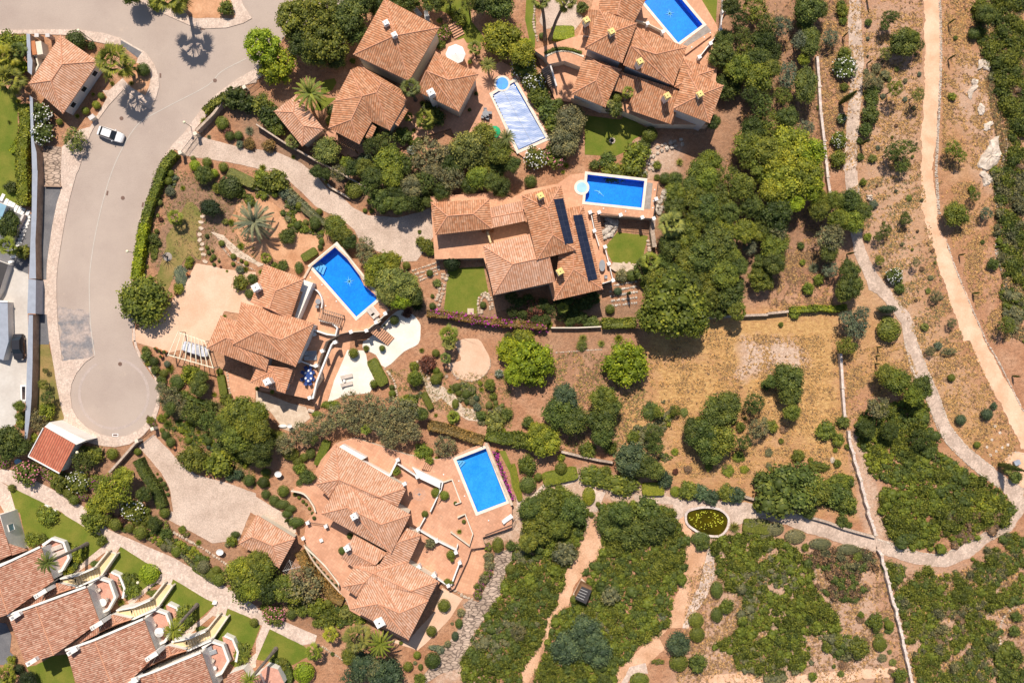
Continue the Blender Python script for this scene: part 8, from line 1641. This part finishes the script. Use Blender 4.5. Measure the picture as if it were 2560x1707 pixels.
# viewpoint shelter at the right edge
p = W(nat('32', 2290, 1110), .6); m = MB(); m.box((p.x, p.y, .1), (.9, .7, .5), 'bluemetal', .4); m.box((p.x, p.y, .602), (1.0, .8, .06), 'bluemetal', .4); m.build('blue_box', loc=(p.x, p.y, 0), label='blue grey box on the viewpoint circle', cat='box')
boulders('32 2180,1090 2230,1030 2290,1015 2350,1030', .25, .28, 'whiterock', 'curved stone edging of the viewpoint circle', 62)
for s, lab in (('12 1750,318', 'left'), ('12 1847,334', 'right')): p = W(P(s)[0], .1); m = MB(); m.box((p.x, p.y, .02), (.5, .5, .10), 'brownwall', .1); m.build('wood_square', loc=(p.x, p.y, 0), label=lab+' brown square cover beside the round gravel terrace', cat='cover')
p = W(nat('11', 1970, 1290), .1); m = MB(); m.box((p.x, p.y, .03), (1.05, 1.0, .08), 'slab', 0); m.build('stone_slab', loc=(p.x, p.y, 0), label='square stone slab on the striped lawn', cat='paving slab')
# ------------------------------------------------------------------ labels: look, nearest landmark and, where needed, order from the left
LM = [('the corner house', '00 570,650'), ('the road junction', '00 1700,450'), ('the white car', '00 1010,1230'), ('the grassy plot by the left wall', '00 80,1100'), ('the white stepping slabs', '01 150,450'), ('the service yard', '01 470,400'), ('the roadside hedge', '01 1310,500'),
      ('the dry garden lawn', '01 1680,620'), ('the gravel forecourt', '01 1850,1150'), ('the date palm', '01 2340,470'), ('the star pool', '11 850,1000'), ('the curved driveway', '11 900,420'), ('the driveway gate', '00 1750,1350'), ('the small garage', '10 400,1110'),
      ('the white parasol', '10 1830,490'), ('the green parasol', '10 2190,1205'), ('the covered pool', '20 70,1050'), ('the gravel circle', '20 430,140'), ('the planter court', '20 470,720'), ('the fire ring lawn', '20 920,1290'), ('the pillared parapet', '20 1900,300'), ('the spa pool', '21 640,155'),
      ('the solar roofs', '21 500,750'), ('the sunken lawn', '21 1080,720'), ('the striped lawn', '11 1930,1080'), ('the big broad tree', '21 1470,1240'), ('the bare plot', '31 150,1050'), ('the field wall top', '30 480,800'), ('the largest rock outcrop', '30 2040,1400'), ('the sandy track', '30 1510,700'),
      ('the track bend', '31 1530,550'), ('the upper cobbled path', '30 800,700'), ('the path kink', '31 1030,1080'), ('the lower sandy track', '32 2100,300'), ('the ruined stone wall', '31 2110,600'), ('the round gravel terrace', '12 1980,190'), ('the two loungers', '12 830,360'), ('the white patio', '11 1400,1350'), ('the blue oval table', '12 480,310'),
      ('the covered car', '02 1780,70'), ('the turning circle', '02 1045,480'), ('the red roofed outbuilding', '02 480,1000'), ('the walled white yard', '02 120,400'), ('the lower driveway', '02 1700,1350'), ('the clipped curved hedge', '02 1390,1330'), ('the round dish', '12 205,1215'), ('the olive row', '12 1050,680'),
      ('the dolphin pool', '12 2060,1270'), ('the mosaic terrace', '12 1500,1400'), ('the compass terrace', '13 1570,370'), ('the garage with clothes line', '13 200,300'), ('the clipped ball row', '13 600,540'), ('the large square chimney', '13 1128,1030'), ('the crazy paving slope', '13 2000,950'), ('the lime trees', '22 620,150'),
      ('the straw meadow', '22 1800,350'), ('the garden hedges', '22 450,1230'), ('the long clipped shrubs', '22 1850,1400'), ('the oval pond', '23 1790,90'), ('the small shed', '23 650,740'), ('the pale rocky patch', '32 660,1200'), ('the green mound', '32 1250,700'), ('the viewpoint circle', '32 2290,1080'),
      ('the lane bend', '33 1500,430'), ('the stepped field wall', '33 1140,750'), ('the crooked pale wall', '33 2150,1150'), ('the forked dirt path', '23 1550,900'), ('the narrow dirt track', '23 400,900'), ('the cottage lawns', '03 1200,480'), ('the upper cottage garden', '03 450,150'), ('the leaning palm', '03 800,290'), ('the cobbled garden lane', '03 1500,450'),
      ('the last cottage lawn', '13 280,1280'), ('the pergola', '02 1750,200'), ('the wooded slope', '21 1800,800'), ('the upper wooded slope', '20 2150,500'), ('the yellow green tree', '31 250,80'), ('the rock terraces', '21 1000,1150'), ('the bougainvillea hedge', '11 1900,1350'), ('the parasol villa garden', '10 1550,1100'), ('the top lawn', '10 1850,100'),
      ('the shaded drive', '10 650,750'), ('the tall twin palms', '20 350,250'), ('the lower slope', '33 700,600'), ('the bottom edge scrub', '33 500,1300')]
LMP = [(n, P(s)[0]) for n, s in LM]
keys = {}
for k, (o, look, cat, grp, px) in enumerate(THINGS):
    best = min(LMP, key=lambda l: math.dist(l[1], px)); dx, dy = px[0]-best[1][0], px[1]-best[1][1]
    if math.hypot(dx, dy) < 12: side = 'at'
    elif abs(dx) > abs(dy): side = 'right of' if dx > 0 else 'left of'
    else: side = 'below' if dy > 0 else 'above'
    keys.setdefault((look, side, best[0]), []).append((px[0], k))
ORD = ['', 'second', 'third', 'fourth', 'fifth', 'sixth', 'seventh', 'eighth', 'ninth', 'tenth', 'eleventh', 'twelfth', 'thirteenth', 'fourteenth', 'fifteenth', 'sixteenth', 'seventeenth', 'eighteenth', 'nineteenth', 'twentieth']
for (look, side, lm), l in keys.items():
    l.sort()
    for i, (_, k) in enumerate(l):
        o, _l, cat, grp, px = THINGS[k]; lab = '%s %s %s' % (look, side, lm)
        if len(l) > 1: lab += ', leftmost' if i == 0 else (', rightmost' if i == len(l)-1 else ', %s from left' % ORD[min(i, 19)])
        if len(lab.split()) > 16: lab = lab.replace(' with ', ' in ').replace(' from left', '').replace('magenta blossom', 'bloom').replace('white blossom', 'white bloom').replace('pink blossom', 'pink bloom')
        if len(lab.split()) > 16: lab = lab.replace(' bush', '')
        if len(lab.split()) < 4: lab = 'single '+lab
        tag(o, lab, cat, grp)
# drop things that lie wholly outside the frame
